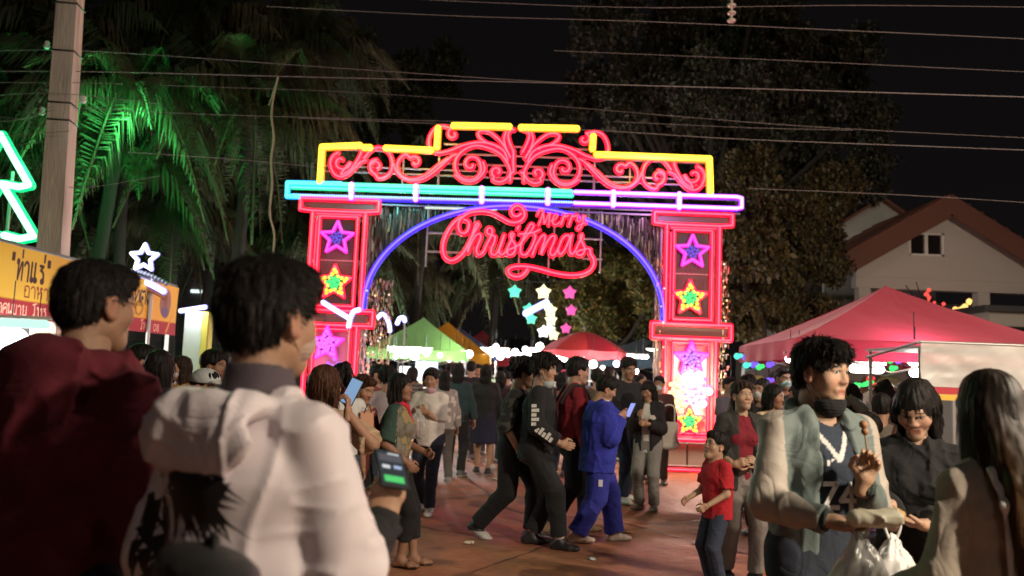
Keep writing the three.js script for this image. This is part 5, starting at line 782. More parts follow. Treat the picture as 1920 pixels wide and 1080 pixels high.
// --- pink tent on the right
{
  const pk = new THREE.MeshPhysicalMaterial({ color: C(.46, .03, .075), roughness: .9, side: THREE.DoubleSide, transmission: .35, thickness: 0 });
  const c = at(1652, 600, 10.6), tp = at(1645, 541, 10.6), ev = at(1640, 645, 9.1);
  canopy('canopy_tent', 'large pink pop-up tent in front of the gable house', c.x + .02, -10.5, 2.95, ev.y + .04, tp.y + .02, pk, { valance: .22, turn: -.06 });
  ledTube(1490, 673, 9.6, .12, 'short white tube light under the left of the pink tent', hot, 9); ledTube(1625, 692, 9.4, .3, 'long white tube light under the pink tent', hot, 16); bulb(1714, 674, 9.2, .075, 'larger white bulb at the right pole of the pink tent', hot, 5); bulb(1716, 698, 9.2, .06, 'lower white bulb at the right pole of the pink tent', hot, 3);
  { const t = thing('fairy_light_string', 'string of green, violet and teal fairy lights under the pink tent', 'fairy lights', [c.x, 0, -11.8]), K = { teal: glow(.1, .9, .7, 1.2), violet: glow(.22, .1, 1, 1.3), green: glow(.06, 1, .2, 1.2), red: glow(1, .06, .05, 1) }, cordPts = [];
    for (const [x, y, k] of [[1382, 668, 'teal'], [1397, 670, 'violet'], [1410, 668, 'green'], [1424, 668, 'green'], [1440, 668, 'violet'], [1450, 668, 'violet'], [1399, 685, 'teal'], [1412, 684, 'violet'], [1423, 688, 'green'], [1442, 684, 'violet'], [1441, 714, 'violet'], [1487, 690, 'green'], [1498, 692, 'green'], [1669, 676, 'green'], [1684, 677, 'violet'], [1673, 691, 'green'], [1719, 716, 'violet'], [1713, 731, 'green'], [1605, 723, 'green'], [1622, 722, 'green'], [1628, 718, 'green'], [1640, 723, 'red'], [1630, 711, 'red']]) { const p = at(x, y, 11.8); part(t, 'bulb', join([ball(.045, 0, 0, 0, 8), ball(.03, .05, .012, 0, 7)]).translate(p.x - c.x, p.y, 0), K[k]); cordPts.push(V(p.x - c.x, p.y + .05, .01)); }
    part(t, 'cord', rope(cordPts.sort((a, b) => a.x - b.x), .006, { n: 4 }), M.dark); }
  // inside: stall table, shelves and back cloth
  const st = thing('stall_table', 'low goods table under the pink tent', 'table', [c.x, 0, -11.2]); part(st, 'tabletop', box(2.4, .04, .7, 0, .78, 0), M.wood); for (const a of [-1.1, 1.1]) for (const b of [-.28, .28]) part(st, 'leg', box(.04, .76, .04, a, .38, b), M.steel);
  const bc = new THREE.PlaneGeometry(2.8, 1.9, 40, 4), bp = bc.attributes.position; for (let i = 0; i < bp.count; i++) bp.setZ(i, .03 * Math.sin(bp.getX(i) * 14)); bc.computeVertexNormals(); single('back_curtain', 'dim brownish back curtain of the pink tent stall', 'curtain', bc, mat(.16, .13, .11, .9)).position.set(c.x, 1.0, -12.1);
  seed(90); [['mustard yellow', .4, .3, .08], ['dull red', .3, .08, .07], ['blue grey', .2, .22, .3], ['cream', .45, .4, .35], ['olive', .14, .14, .06], ['brown', .16, .09, .05]].forEach(([n, r, g, b], i) => { const o = single('hanging_garment', n + ' garment hanging at the back of the pink tent stall', 'garment', sdfMesh([ell([0, -.3, 0], [0, .2, 0], [1, 0, 0], .17, .13, .05, .045, { cut0: true }), cap([.1, .2, 0], [.24, .02, 0], .05, .055, { cut: true }), cap([-.1, .2, 0], [-.24, .02, 0], .05, .055, { cut: true })], .014, { disp: folds(.008, 1.4, i) }), mat(r, g, b, .9)); o.position.set(c.x - 1.2 + i * .47, rr(1.35, 1.5), -11.95); });
}
// --- vendor cart with grey plastic awning at the right edge
{
  const d = 7.2, a = at(1726, 643, d), b = at(1726, 724, d), t = thing('vendor_cart', 'vendor cart with a crumpled grey plastic awning edged in red and yellow', 'food cart', [a.x, 0, -d]), W = 1.9;
  const gm = new THREE.PlaneGeometry(W, a.y - b.y, 60, 16), p = gm.attributes.position; for (let i = 0; i < p.count; i++) { const x = p.getX(i), y = p.getY(i); p.setZ(i, .035 * fbm(x * 3 + y * 2, y * 5, 2) + .02 * Math.abs(fbm(x * 7, y * 9, 7))); } gm.computeVertexNormals();
  const hgt = a.y - b.y; part(t, 'plastic_sheet', gm.translate(W / 2, b.y + hgt / 2, 0), new THREE.MeshPhysicalMaterial({ color: C(.68, .68, .66), roughness: .38, side: THREE.DoubleSide, transmission: .25, thickness: 0 }));
  part(t, 'red_border', box(W, .055, .02, W / 2, b.y - .03, .01), mat(.5, .04, .06, .7)); part(t, 'yellow_border', box(W, .05, .02, W / 2, b.y - .085, .01), mat(.75, .5, .08, .7)); part(t, 'awning_frame', [bar(V(0, a.y + .01, -.02), V(W, a.y + .01, -.02), .015), bar(V(0, a.y + .01, -.02), V(0, a.y - .1, -1.1), .015), bar(V(W, a.y + .01, -.02), V(W, a.y - .1, -1.1), .015)], M.steel);
  for (const x of [.02, W - .02]) for (const z of [-.05, -1.05]) part(t, 'post', bar(V(x, 0, z), V(x, a.y - .02, z), .018), M.steel);
  part(t, 'cart_body', box(W - .1, .75, .9, W / 2, .55, -.58, .02), mat(.3, .32, .34, .35, { metalness: .6 })); for (const x of [.35, W - .35]) part(t, 'wheel', new THREE.TorusGeometry(.2, .05, 8, 20).translate(x, .25, -.05), M.black);
  part(t, 'roof', box(W, .02, 1.1, W / 2, a.y - .03, -.56), mat(.4, .4, .4, .6));
}
// --- house decorations: potted light shrubs on the balcony
{
  const mk = (px, py, d, list, label, s) => { const p = at(px, py, d), t = thing('lit_shrub', label, 'plant', [p.x, p.y - .5, p.z]); seed(s); const g = [], b = {}; for (let i = 0; i < 9; i++) g.push(rope([V(0, 0, 0), V(rr(-.2, .2), .35, rr(-.1, .1)), V(rr(-.5, .5), rr(.4, 1), rr(-.2, .2))], .012, { n: 5, seg: 6 })); part(t, 'branch', join(g), barkM); part(t, 'pot', new THREE.CylinderGeometry(.18, .13, .28, 12).translate(0, -.13, 0), mat(.2, .08, .05, .8)); for (const [x, y, r, k] of list) { const q = at(x, y, d); (b[k] ??= []).push(ball(r, q.x - p.x, q.y - p.y + .5, .1 + rr(-.1, .1), 8)); } for (const k in b) part(t, 'bulb', join(b[k]), { red: glow(1, .08, .06, 1.4), amber: glow(1, .55, .15, 1.9), violet: glow(.4, .1, 1, 1.2) }[k]).userData.kind = 'stuff'; };
  const R = []; seed(66); for (const [x, y, n, k, s] of [[1676, 548, 3, 'red', 5], [1737, 552, 5, 'red', 7], [1740, 566, 3, 'red', 6], [1760, 574, 4, 'red', 8], [1715, 570, 3, 'red', 5], [1697, 574, 3, 'amber', 4]]) for (let i = 0; i < n; i++) R.push([x + rr(-s, s), y + rr(-s, s), rr(.03, .055), k]); mk(1730, 565, 21.2, R, 'leafless shrub with small red lights on the house balcony', 67);
  const Y = []; for (const [x, y, n, k, s] of [[1807, 572, 4, 'amber', 7], [1806, 586, 5, 'amber', 8], [1790, 588, 5, 'amber', 8], [1822, 588, 4, 'amber', 7], [1800, 606, 7, 'amber', 11], [1822, 614, 5, 'amber', 7], [1816, 597, 3, 'violet', 4], [1808, 597, 2, 'red', 4]]) for (let i = 0; i < n; i++) Y.push([x + rr(-s, s), y + rr(-s, s), rr(.05, .08), k]); mk(1806, 595, 21, Y, 'bushy shrub covered in amber lights beside the porch pillar', 68);
}
// --- street lamps behind the photographer and the stall bulb at the right: real fittings, out of frame
function streetLamp(x, z, h, reach, label, cd) {
  const t = thing('street_lamp', label, 'street lamp', [x, 0, z]); part(t, 'pole', new THREE.CylinderGeometry(.05, .09, h, 10).translate(0, h / 2, 0), M.steel); part(t, 'arm', bar(V(0, h - .1, 0), V(reach[0], h, reach[1]), .035), M.steel); part(t, 'head', box(.28, .12, .6, reach[0], h + .02, reach[1], .03), M.steel); part(t, 'lens', box(.2, .03, .44, reach[0], h - .06, reach[1]), glow(1, .82, .6, 6));
  const s = new THREE.SpotLight(C(1, .82, .62), cd, 0, 1.25, .6); s.name = 'street_lamp_light'; s.position.set(x + reach[0], h - .12, z + reach[1]); s.target.position.set(x + reach[0] - 1.2, 0, z + reach[1] - 7); s.target.name = 'street_lamp_target'; s.castShadow = true; s.shadow.radius = 10; scene.add(s, s.target);
}
streetLamp(7.4, 2.2, 6.4, [-1, -.4], 'street lamp behind the viewer on the right', 400);
streetLamp(9.5, -3, 6.6, [-1.2, -.2], 'street lamp on the right side of the road', 190);
bulb(2300, 560, 2.5, .06, 'bare work bulb hanging by the vendor cart outside the right edge of the view', hotWarm, 5, [1, .86, .66]);
// ------------------------------------------------------------------ the people
// place a person whose trunk the photograph shows at (px, py), d metres away; hands may be given as [px, py, d]
function man(px, py, d, o) {
  o.at = posAt(px, py, d); const S = (o.h ?? 1.65) / 1.7, c = Math.cos(-o.face), s = Math.sin(-o.face);
  const loc = ([x, y, dd]) => { const p = at(x, y, dd), X = p.x - o.at[0], Z = p.z - o.at[1]; return [(X * c + Z * s) / S, p.y / S, (-X * s + Z * c) / S]; };
  if (o.handPx) { o.hand ??= {}; for (const k in o.handPx) o.hand[k] = loc(o.handPx[k]); }
  if (o.footPx) { o.foot ??= {}; for (const k in o.footPx) { const [x, z, y] = o.footPx[k]; o.foot[k] = [x, y ?? .075, z]; } }
  if (o.headDir) { o.headYaw = o.headDir[0] * Rd - o.face; o.headPitch = o.headDir[1] * Rd; }
  o.loc = loc; return person(o);
}
const phoneGlow = glow(.55, .75, 1, 1.1);
function phone(label, p, yaw, pitch, screen = phoneGlow, roll = 0) {
  const t = thing('phone', label, 'phone', p); t.rotation.set(pitch, yaw, roll, 'YXZ'); part(t, 'case', new RoundedBoxGeometry(.075, .155, .009, 3, .004), M.black); part(t, 'screen', box(.068, .145, .002, 0, 0, .0052), screen); return t;
}
function plasticBag(name, label, p, w, h, m, inside) {
  const t = thing(name, label, 'bag', p), g = sdfMesh([elp([0, -h * .62, 0], [w * .5, h * .4, w * .32]), cap([0, -h * .35, 0], [0, 0, 0], w * .26, .018, { k: .08 })], .009, { k: .05, disp: (x, y, z) => .008 * (Math.abs(noise3(Math.atan2(x, z) * 5, y * 7, 3)) * 2 - .6) + .004 * noise3(x * 60, y * 30, z * 60) });
  part(t, 'sheet', g, m); const hd = []; for (const s of [-1, 1]) hd.push(rope([V(s * .012, -.01, 0), V(s * .03, .05, 0), V(s * .01, .085, 0)], .006, { n: 5 })); part(t, 'handle', join(hd), m); if (inside) inside(t, w, h); return t;
}
const plasticM = new THREE.MeshPhysicalMaterial({ color: C(.75, .75, .72), roughness: .25, transmission: .55, thickness: 0, side: THREE.DoubleSide }), whiteBagM = new THREE.MeshPhysicalMaterial({ color: C(.72, .72, .7), roughness: .45, transmission: .2, thickness: 0, side: THREE.DoubleSide });
function backpack(label, p, yaw, w, h, d, col, S = 1) {
  const t = thing('backpack', label, 'backpack', p, yaw); t.scale.setScalar(S); const c = (x, y, z) => { const n = 1 + .15 * noise3(x * 25, y * 25, z * 25); return col.map((v) => v * n); };
  part(t, 'bag_body', sdfMesh([ell([0, -h * .45, 0], [0, h * .42, 0], [1, 0, 0], w * .5, w * .4, d * .5, d * .36, { round: .6 })], .01, { disp: folds(.004, 1.2, 4), col: c }), PM.leather); part(t, 'pocket', sdfMesh([ell([0, -h * .38, -d * .42], [0, h * .02, -d * .42], [1, 0, 0], w * .4, w * .36, d * .2, d * .16, { round: .5 })], .009, { disp: folds(.003, 1.4, 9), col: c }), PM.leather);
  part(t, 'loop', rope([V(-.03, h * .48, 0), V(0, h * .55, .01), V(.03, h * .48, 0)], .008, { n: 6 }), M.black); return t;
}
const strapsOver = (m) => (t, J) => { for (const s of ['l', 'r']) { const q = J.sh[s], sg = s === 'l' ? 1 : -1, B = (x, y, z) => V(...v3.add(v3.add(v3.add(q, v3.mul(J.Xs, -sg * x)), v3.mul(J.U, y)), v3.mul(J.Zs, z))); part(t, 'strap', rope([B(.06, -.1, -.16), B(.055, .06, -.075), B(.05, .085, 0), B(.05, .04, .08), B(.04, -.12, .145), B(.02, -.25, .12)], .017, { n: 6 }), m); } };
const T = (color, o = {}) => ({ color, sleeve: .72, e: .02, hem: -.1, ...o }), jeans = [.035, .045, .075], black = [.008, .008, .009];

// ---- the two young men in front, seen from behind
man(118, 900, 2.3, { label: 'young man in a maroon hoodie and glasses with his back turned', h: 1.835, headScale: .92, face: 156 * Rd, headDir: [148, 0], cell: .008, headCell: .004, hairCell: .0045, lean: .06, skin: [.3, .17, .105], glasses: true, halfBody: true, hand: { l: [.32, .8, .05], r: [-.32, .8, .06] },
  hair: { style: 'short', big: -.004, strands: 17000, sl: .03, lift: .12, curl: .25, rough: .003, nape: .02, sw: .55 }, bulk: 1.04,
  tops: [{ name: 'hoodie', color: (x, y, z) => { const n = 1 + .18 * noise3(x * 14, y * 14, z * 14); return [.1 * n, .006 * n, .016 * n]; }, e: .03, es: .03, hem: -.16, sleeve: 1.98, fold: .009, ff: 1.05, cell: .008, neck: .07, seed: 5, add: (J) => { const B = (x, y, z) => v3.add(v3.add(v3.add(J.nb, v3.mul(J.Xs, x)), v3.mul(J.U, y)), v3.mul(J.Zs, z)), P = [[.06, -.07, .1], [.1, -.01, .04], [.1, .0, -.03], [.07, -.005, -.085], [0, -.01, -.105], [-.07, -.005, -.085], [-.1, .0, -.03], [-.1, -.01, .04], [-.06, -.07, .1]]; const L = []; for (let i = 0; i + 1 < P.length; i++) L.push(cap(B(...P[i]), B(...P[i + 1]), .037, .037, { k: .03 })); L.push(ell(B(0, -.2, -.155), B(0, .0, -.13), J.Xs, .06, .13, .035, .05, { k: .05 })); return L; } }], bottom: { color: black, e: .02 } });
{ // pale bomber with a black print
  const pc = document.createElement('canvas'); pc.width = pc.height = 1024; const q2 = pc.getContext('2d'), X = (x) => (x + .4) / .8 * 1024, Y = (y) => (1.5 - y) / .8 * 1024; q2.fillStyle = '#fff'; q2.fillRect(0, 0, 1024, 1024); seed(303); q2.fillStyle = q2.strokeStyle = '#141316'; q2.lineCap = 'round';
  const spikes = (cx, cy, w, h, n, dir, len) => { for (let i = 0; i < n; i++) { const x = cx + rr(-w, w), y = cy + rr(-h, h), a = dir + rr(-.7, .7), l = len * rr(.4, 1.2), b = rr(.006, .018); q2.beginPath(); q2.moveTo(X(x - b), Y(y)); q2.quadraticCurveTo(X(x + Math.cos(a) * l * .5 - b * .5), Y(y + Math.sin(a) * l * .6), X(x + Math.cos(a) * l), Y(y + Math.sin(a) * l)); q2.lineTo(X(x + b), Y(y - .01)); q2.fill(); } };
  q2.beginPath(); q2.ellipse(X(.03), Y(1.245), 66, 46, -.5, 0, 7); q2.fill(); spikes(.02, 1.245, .065, .035, 60, -2.2, .1); spikes(-.03, 1.25, .05, .03, 26, -.9, .09); spikes(.17, 1.12, .06, .1, 60, -1.5, .1); spikes(.14, 1.08, .05, .06, 30, -1.2, .09); spikes(.06, 1.03, .06, .03, 18, -1.7, .06);
  for (let i = 0; i < 34; i++) { q2.lineWidth = rr(1.5, 6); const x = rr(-.06, .12), y = rr(1.05, 1.24); q2.beginPath(); q2.moveTo(X(x), Y(y)); q2.quadraticCurveTo(X(x + rr(-.03, .03)), Y(y - .02), X(x + rr(-.05, .05)), Y(y + rr(-.05, .02))); q2.stroke(); }
  const printTex = new THREE.CanvasTexture(pc); printTex.colorSpace = THREE.SRGBColorSpace; const jacketM = new THREE.MeshPhysicalMaterial({ vertexColors: true, map: printTex, roughness: .5, sheen: .4, sheenColor: C(.6, .55, .55), side: THREE.DoubleSide });
  const w = man(455, 900, 1.88, { label: 'young man in a pinkish white jacket with black print, back turned', h: 1.79, face: 150 * Rd, headDir: [146, 3], cell: .008, headCell: .004, hairCell: .0045, lean: .05, skin: [.4, .235, .15], glasses: true, halfBody: true, shoulders: .93, shDrop: .012, hand: { l: [.26, .85, .12] }, handPx: { r: [716, 985, 2.1] }, pole: { r: [-.3, -.92, -.1] }, handDir: { r: [.1, .9, .35] }, palm: { r: [.55, -.15, .7] }, curl: { r: .75 }, thumb: { r: [.6, 0, -.6] },
    hair: { style: 'short', big: .003, strands: 21000, sl: .034, lift: .26, curl: .35, rough: .004, nape: .01, sw: .55 }, mask: { color: [.46, .33, .27], loop: [.02, .02, .02] }, bulk: 1.0,
    tops: [{ name: 'collar_shirt', color: [.09, .07, .085], e: .006, hem: .2, sleeve: 0, neck: .058, neckDrop: -.03, fold: .004, add: (J) => [cap(v3.add(J.nb, v3.mul(J.U, -.02)), v3.add(J.nb, v3.mul(J.U, .055)), .082, .07, { cut: true })] },
      { name: 'jacket', mat: 'satin', color: (x, y, z) => { const n = 1 + .05 * noise3(x * 15, y * 15, z * 15); return [.72 * n, .655 * n, .69 * n]; }, print: jacketM, e: .026, es: .03, hem: -.1, sleeves: { l: 1.98, r: 1.12 }, fold: .0085, ff: 1.1, cell: .007, neck: .085, neckDrop: .02, seed: 2, cuff: .8 }],
    bottom: { color: black, e: .02 },
    extra: (t, J, E) => { const a = J.arm.r; part(t, 'sleeve', E.sdfMesh([E.cap(a.el, a.wr, .062, .043, { cut: true }), E.cap(v3.mix(a.el, a.wr, .9), a.wr, .045, .042)], .006, { disp: (x, y, z) => .0035 * Math.sin(y * 190) + .004 * noise3(x * 30, y * 20, z * 30), col: (x, y, z) => { const q = v3.sub([x, y, z], a.el), h = v3.dot(q, v3.norm(v3.sub(a.wr, a.el))); return x < a.el[0] - .018 && h < .2 && Math.sin(h * 150 + 6 * noise3(x * 60, y * 60, 2)) > .1 ? [.6, .58, .56] : [.009, .009, .011]; } }), PM.cloth);
      const b3 = (x, y, z) => v3.add(v3.add(v3.add(J.nb, v3.mul(J.Xs, x)), v3.mul(J.U, y)), v3.mul(J.Zs, z)), crumple = folds(.006, 1.15, 8);
      const ring = [[.1, -.055, .04], [.105, -.035, -.02], [.075, -.03, -.085], [0, -.035, -.115], [-.075, -.03, -.085], [-.105, -.035, -.02], [-.1, -.055, .04]].map((q) => b3(...q));
      part(t, 'hood', E.sdfMesh([...ring.slice(1).map((q, i) => E.cap(ring[i], q, .024, .024)), E.elp(b3(.015, -.1, -.13), [.15, .085, .034], { k: .04 }), E.ell(b3(.15, -.06, -.03), b3(.1, -.1, -.13), J.U, .04, .06, .022, .028, { k: .04 })], .0065, { k: .03, disp: crumple, col: () => [.72, .655, .69] }), PM.satin);
      const B = (x, y, z) => V(...b3(x, y, z)), lin = []; for (let i = 0; i < 1; i++) lin.push(new THREE.SphereGeometry(.075, 16, 8).scale(.9, .22, .5).applyMatrix4(new THREE.Matrix4().makeTranslation(...B(.09, -.03, -.08).toArray()))); part(t, 'hood_lining', join(lin), M.black); } });
  const h = w.J.arm.r, q = w.J.world(v3.add(h.wr, [.02, .12, .05])), ph = phone('phone with a bright green game screen in the right hand of the white jacket man', q.toArray(), 40 * Rd, -60 * Rd, glow(.03, .05, .06, .5), -.35);
  const sc = ph.children[1]; for (const [x, y, w2, hh, c] of [[0, .04, .06, .03, [.1, .1, .12]], [-.015, .0, .02, .012, [.9, .9, .95]], [.015, .002, .02, .012, [.5, .6, .9]], [0, -.05, .05, .025, [.1, .8, .2]], [.01, .058, .03, .006, [.9, .9, .9]]]) part(sc, 'icon', box(w2, hh, .001, x, y, .007), glow(...c, .8));
  const b = at(372, 1280, 1.45); backpack('dark grey backpack on the back of the white jacket man', b.toArray(), 130 * Rd, .4, .42, .2, [.03, .031, .031]);
}
// ---- right foreground
{
  const teal = [.11, .145, .14], sand = [.36, .315, .27];
  const m = man(1530, 900, 3.4, { label: 'young man in a green and beige bomber jacket over a numbered jersey', h: 1.735, face: 14 * Rd, headDir: [34, -3], cell: .009, headCell: .0042, hairCell: .005, skin: [.42, .26, .17], bulk: 1.06, shoulders: 1.04, handPx: { l: [1618, 905, 3.18], r: [1556, 977, 3.05] }, pole: { l: [.45, -.85, -.3], r: [-.5, -.85, -.2] }, handDir: { l: [.15, .9, .25], r: [.75, -.05, .5] }, palm: { l: [-.6, .1, .75], r: [-.2, .8, .5] }, curl: { l: .62, r: .65 }, thumb: { l: [-1, .2, .2], r: [0, .2, 1] },
    hair: { style: 'short', big: .002, fringe: true, strands: 12000, sl: .042, lift: .16, curl: .2, rough: .005, sw: .7 }, mask: { color: [.012, .012, .014], low: true }, bottom: { color: [.02, .025, .04], e: .03, eb: .05 }, shoe: { color: [.4, .4, .4] },
    tops: [{ name: 'jersey', color: (x, y, z) => { const front = z > .05, v = Math.abs(Math.abs(x) - (y - 1.255) * .62); if (front && y > 1.25 && v < .011) return [.6, .6, .58]; if (front && y > 1.25 && v < .018) return [.02, .025, .05]; return [.025, .035, .055]; }, e: .012, hem: -.12, sleeve: 0, cell: .006, fold: .004, neckDrop: .05, neck: .068 },
      { name: 'bomber_jacket', mat: 'satin', color: (x, y, z) => { const ax = Math.abs(x), n = 1 + .08 * noise3(x * 16, y * 12, z * 16), sl = ax > .185 + (1.4 - y) * .06 || (y > 1.34 && ax > .1 && y > 1.48 - (ax - .1) * .9); const c = sl ? sand : y < .84 ? [.06, .09, .085] : teal; return c.map((v) => v * n); }, e: .036, es: .022, hem: -.14, sleeve: 1.93, fold: .0085, ff: 1.15, cell: .007, cuff: .7, neck: .08, neckDrop: .03, seed: 11, add: (J) => [cap(v3.add(J.nb, [.08, -.02, .05]), v3.add(J.nb, [.07, .02, -.06]), .028, .026), cap(v3.add(J.nb, [-.08, -.02, .05]), v3.add(J.nb, [-.07, .02, -.06]), .028, .026), cap(v3.add(J.nb, [.07, .02, -.06]), v3.add(J.nb, [-.07, .02, -.06]), .026, .026)], sub: (J) => [ell([.0, .5, .22], [.0, 1.5, .2], [1, 0, 0], .05, .085, .17, .15, { sub: 1, k: .02 })] }],
    extra: (t, J, E) => { part(t, 'cuff', E.sdfMesh(['l', 'r'].map((s) => E.cap(v3.mix(J.arm[s].el, J.arm[s].wr, .84), v3.mix(J.arm[s].el, J.arm[s].wr, .99), .042, .038, { cut: true, cut0: true })), .006, { disp: (x, y, z) => .002 * Math.sin(Math.atan2(x - .1, z) * 90), col: () => [.03, .045, .04] }), PM.cloth);
      // numerals on the jersey, cut from cloth
      const num = [], wht = mat(.62, .62, .6, .85), z0 = .146, st = (pts) => { for (let i = 0; i + 1 < pts.length; i++) { const a = V(pts[i][0], pts[i][1], z0), b = V(pts[i + 1][0], pts[i + 1][1], z0), g = new THREE.BoxGeometry(.017, a.distanceTo(b) + .014, .006); g.rotateZ(Math.atan2(b.y - a.y, b.x - a.x) - Math.PI / 2); num.push(g.translate((a.x + b.x) / 2, (a.y + b.y) / 2, z0)); } };
      st([[-.062, 1.17], [-.012, 1.17], [-.062, 1.085], [-.008, 1.085]]); st([[.05, 1.075], [.05, 1.17], [.008, 1.11], [.066, 1.11]]); part(t, 'jersey_number', join(num), wht); const wd = []; for (let i = 0; i < 6; i++) wd.push(box(.013, .022, .005, -.045 + i * .018, 1.245 + .006 * Math.sin(i), z0 - .002)); part(t, 'jersey_lettering', join(wd), wht); } });
  const hr = m.J.world(v3.add(m.J.arm.r.hand, [0, .0, .03])); plasticBag('plastic_bag', 'clear plastic bag with food hanging from the hand of the bomber jacket man', [hr.x - .02, hr.y - .03, hr.z + .02], .24, .4, plasticM, (t, w, h) => { part(t, 'food_box', box(w * .5, .07, w * .36, 0, -h * .7, 0, .012), mat(.5, .4, .2, .6)); part(t, 'food_box', box(w * .4, .06, w * .3, .01, -h * .53, .0, .012), mat(.45, .42, .36, .6)); });
  const fw = thing('food_wrap', 'paper wrapped snack held in the right hand of the bomber jacket man', 'snack', [hr.x + .03, hr.y + .03, hr.z + .03]); part(fw, 'wrapper', sdfMesh([ell([-.07, 0, 0], [.06, .01, 0], [0, 0, 1], .035, .045, .03, .03)], .006, { disp: folds(.006, 2.5, 3) }), mat(.6, .55, .42, .55)); part(fw, 'filling', sdfMesh([elp([.07, .015, 0], [.03, .03, .035])], .005, { disp: folds(.006, 3, 5) }), mat(.45, .25, .07, .6));
  const hl = m.J.world(v3.add(m.J.arm.l.hand, [-.02, .03, .02])); single('skewer', 'thin wooden skewer with a brown morsel in the raised hand of the bomber jacket man', 'snack', join([bar(V(0, -.06, 0), V(-.02, .09, 0), .003, 6), ball(.016, -.021, .095, 0, 10), ball(.014, -.016, .07, 0, 10)]), mat(.3, .14, .06, .6)).position.copy(hl);
}
{
  const w = man(1722, 950, 3.75, { label: 'woman with black fringed hair in a black sweater looking down at a white bag', female: true, h: 1.6, face: -28 * Rd, headDir: [-34, -30], cell: .01, headCell: .0045, hairCell: .0055, lean: .1, handPx: { r: [1668, 955, 3.45], l: [1738, 985, 3.42] }, handDir: { r: [-.1, -.45, .7], l: [-.85, .1, .4] }, palm: { r: [.8, .1, -.2], l: [0, .9, .2] }, curl: { r: .9, l: .35 }, skin: [.4, .25, .17],
    hair: { style: 'long', bangs: true, len: .22, strands: 9000, sl: .07, lift: .09, fall: 1.4, big: .0, spread: .5, rough: .004, sw: .8, keep: (a) => !(a[2] > .05 && a[1] < .02) }, tops: [{ name: 'sweater', color: black, e: .032, es: .03, sleeve: 1.95, fold: .012, add: (J) => [cap(v3.add(J.nb, v3.mul(J.U, -.02)), v3.add(J.nb, v3.mul(J.U, .035)), .075, .068, { cut: true })] }], bottom: { color: [.012, .012, .014], e: .03 }, shoe: { color: [.1, .1, .1] } });
  const h = w.J.world(v3.add(w.J.arm.r.hand, [0, 0, .02])); plasticBag('carrier_bag', 'white plastic carrier bag held by the woman in the black sweater', [h.x + .02, h.y - .05, h.z + .02], .3, .46, whiteBagM);
}
{
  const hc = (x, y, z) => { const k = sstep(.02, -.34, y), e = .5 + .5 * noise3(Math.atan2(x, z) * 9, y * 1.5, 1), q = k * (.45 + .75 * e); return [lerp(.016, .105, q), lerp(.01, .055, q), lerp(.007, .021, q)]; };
  man(1872, 950, 2.65, { label: 'woman with very long brown hair in a beige coat, back turned', female: true, h: 1.62, face: -166 * Rd, headDir: [-170, -4], cell: .009, headCell: .006, hairCell: .0055, lean: .03, halfBody: true, shoulders: .88, shDrop: .025, hand: { l: [.2, .95, .22], r: [-.25, .85, .08] }, pole: { l: [.35, -.85, -.35] }, seed: 21,
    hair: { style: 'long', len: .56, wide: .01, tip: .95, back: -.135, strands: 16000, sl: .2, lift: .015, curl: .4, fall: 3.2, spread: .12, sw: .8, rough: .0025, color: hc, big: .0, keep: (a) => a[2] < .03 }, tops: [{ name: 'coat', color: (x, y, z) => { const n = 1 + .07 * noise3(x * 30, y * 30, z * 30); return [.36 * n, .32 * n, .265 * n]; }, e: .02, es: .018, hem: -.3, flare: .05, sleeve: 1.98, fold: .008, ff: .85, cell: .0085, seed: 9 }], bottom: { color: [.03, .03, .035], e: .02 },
    extra: (t, J, E) => { const B = (x, y, z) => V(...v3.add(v3.add(v3.add(J.chest, v3.mul(J.Xs, x)), v3.mul(J.U, y)), v3.mul(J.Zs, z))); part(t, 'bag_strap', E.sdfMesh([E.ell(B(.1, .15, -.1).toArray(), B(.1, .05, -.16).toArray(), [1, 0, 0], .022, .024, .012, .012), E.ell(B(.1, .05, -.16).toArray(), B(.085, -.25, -.165).toArray(), [1, 0, 0], .024, .03, .012, .014), E.ell(B(.085, -.25, -.165).toArray(), B(.06, -.7, -.2).toArray(), [1, 0, 0], .03, .04, .014, .016)], .007, { disp: folds(.001, 1.4, 3), col: () => [.6, .6, .58] }), PM.cloth); } });
}
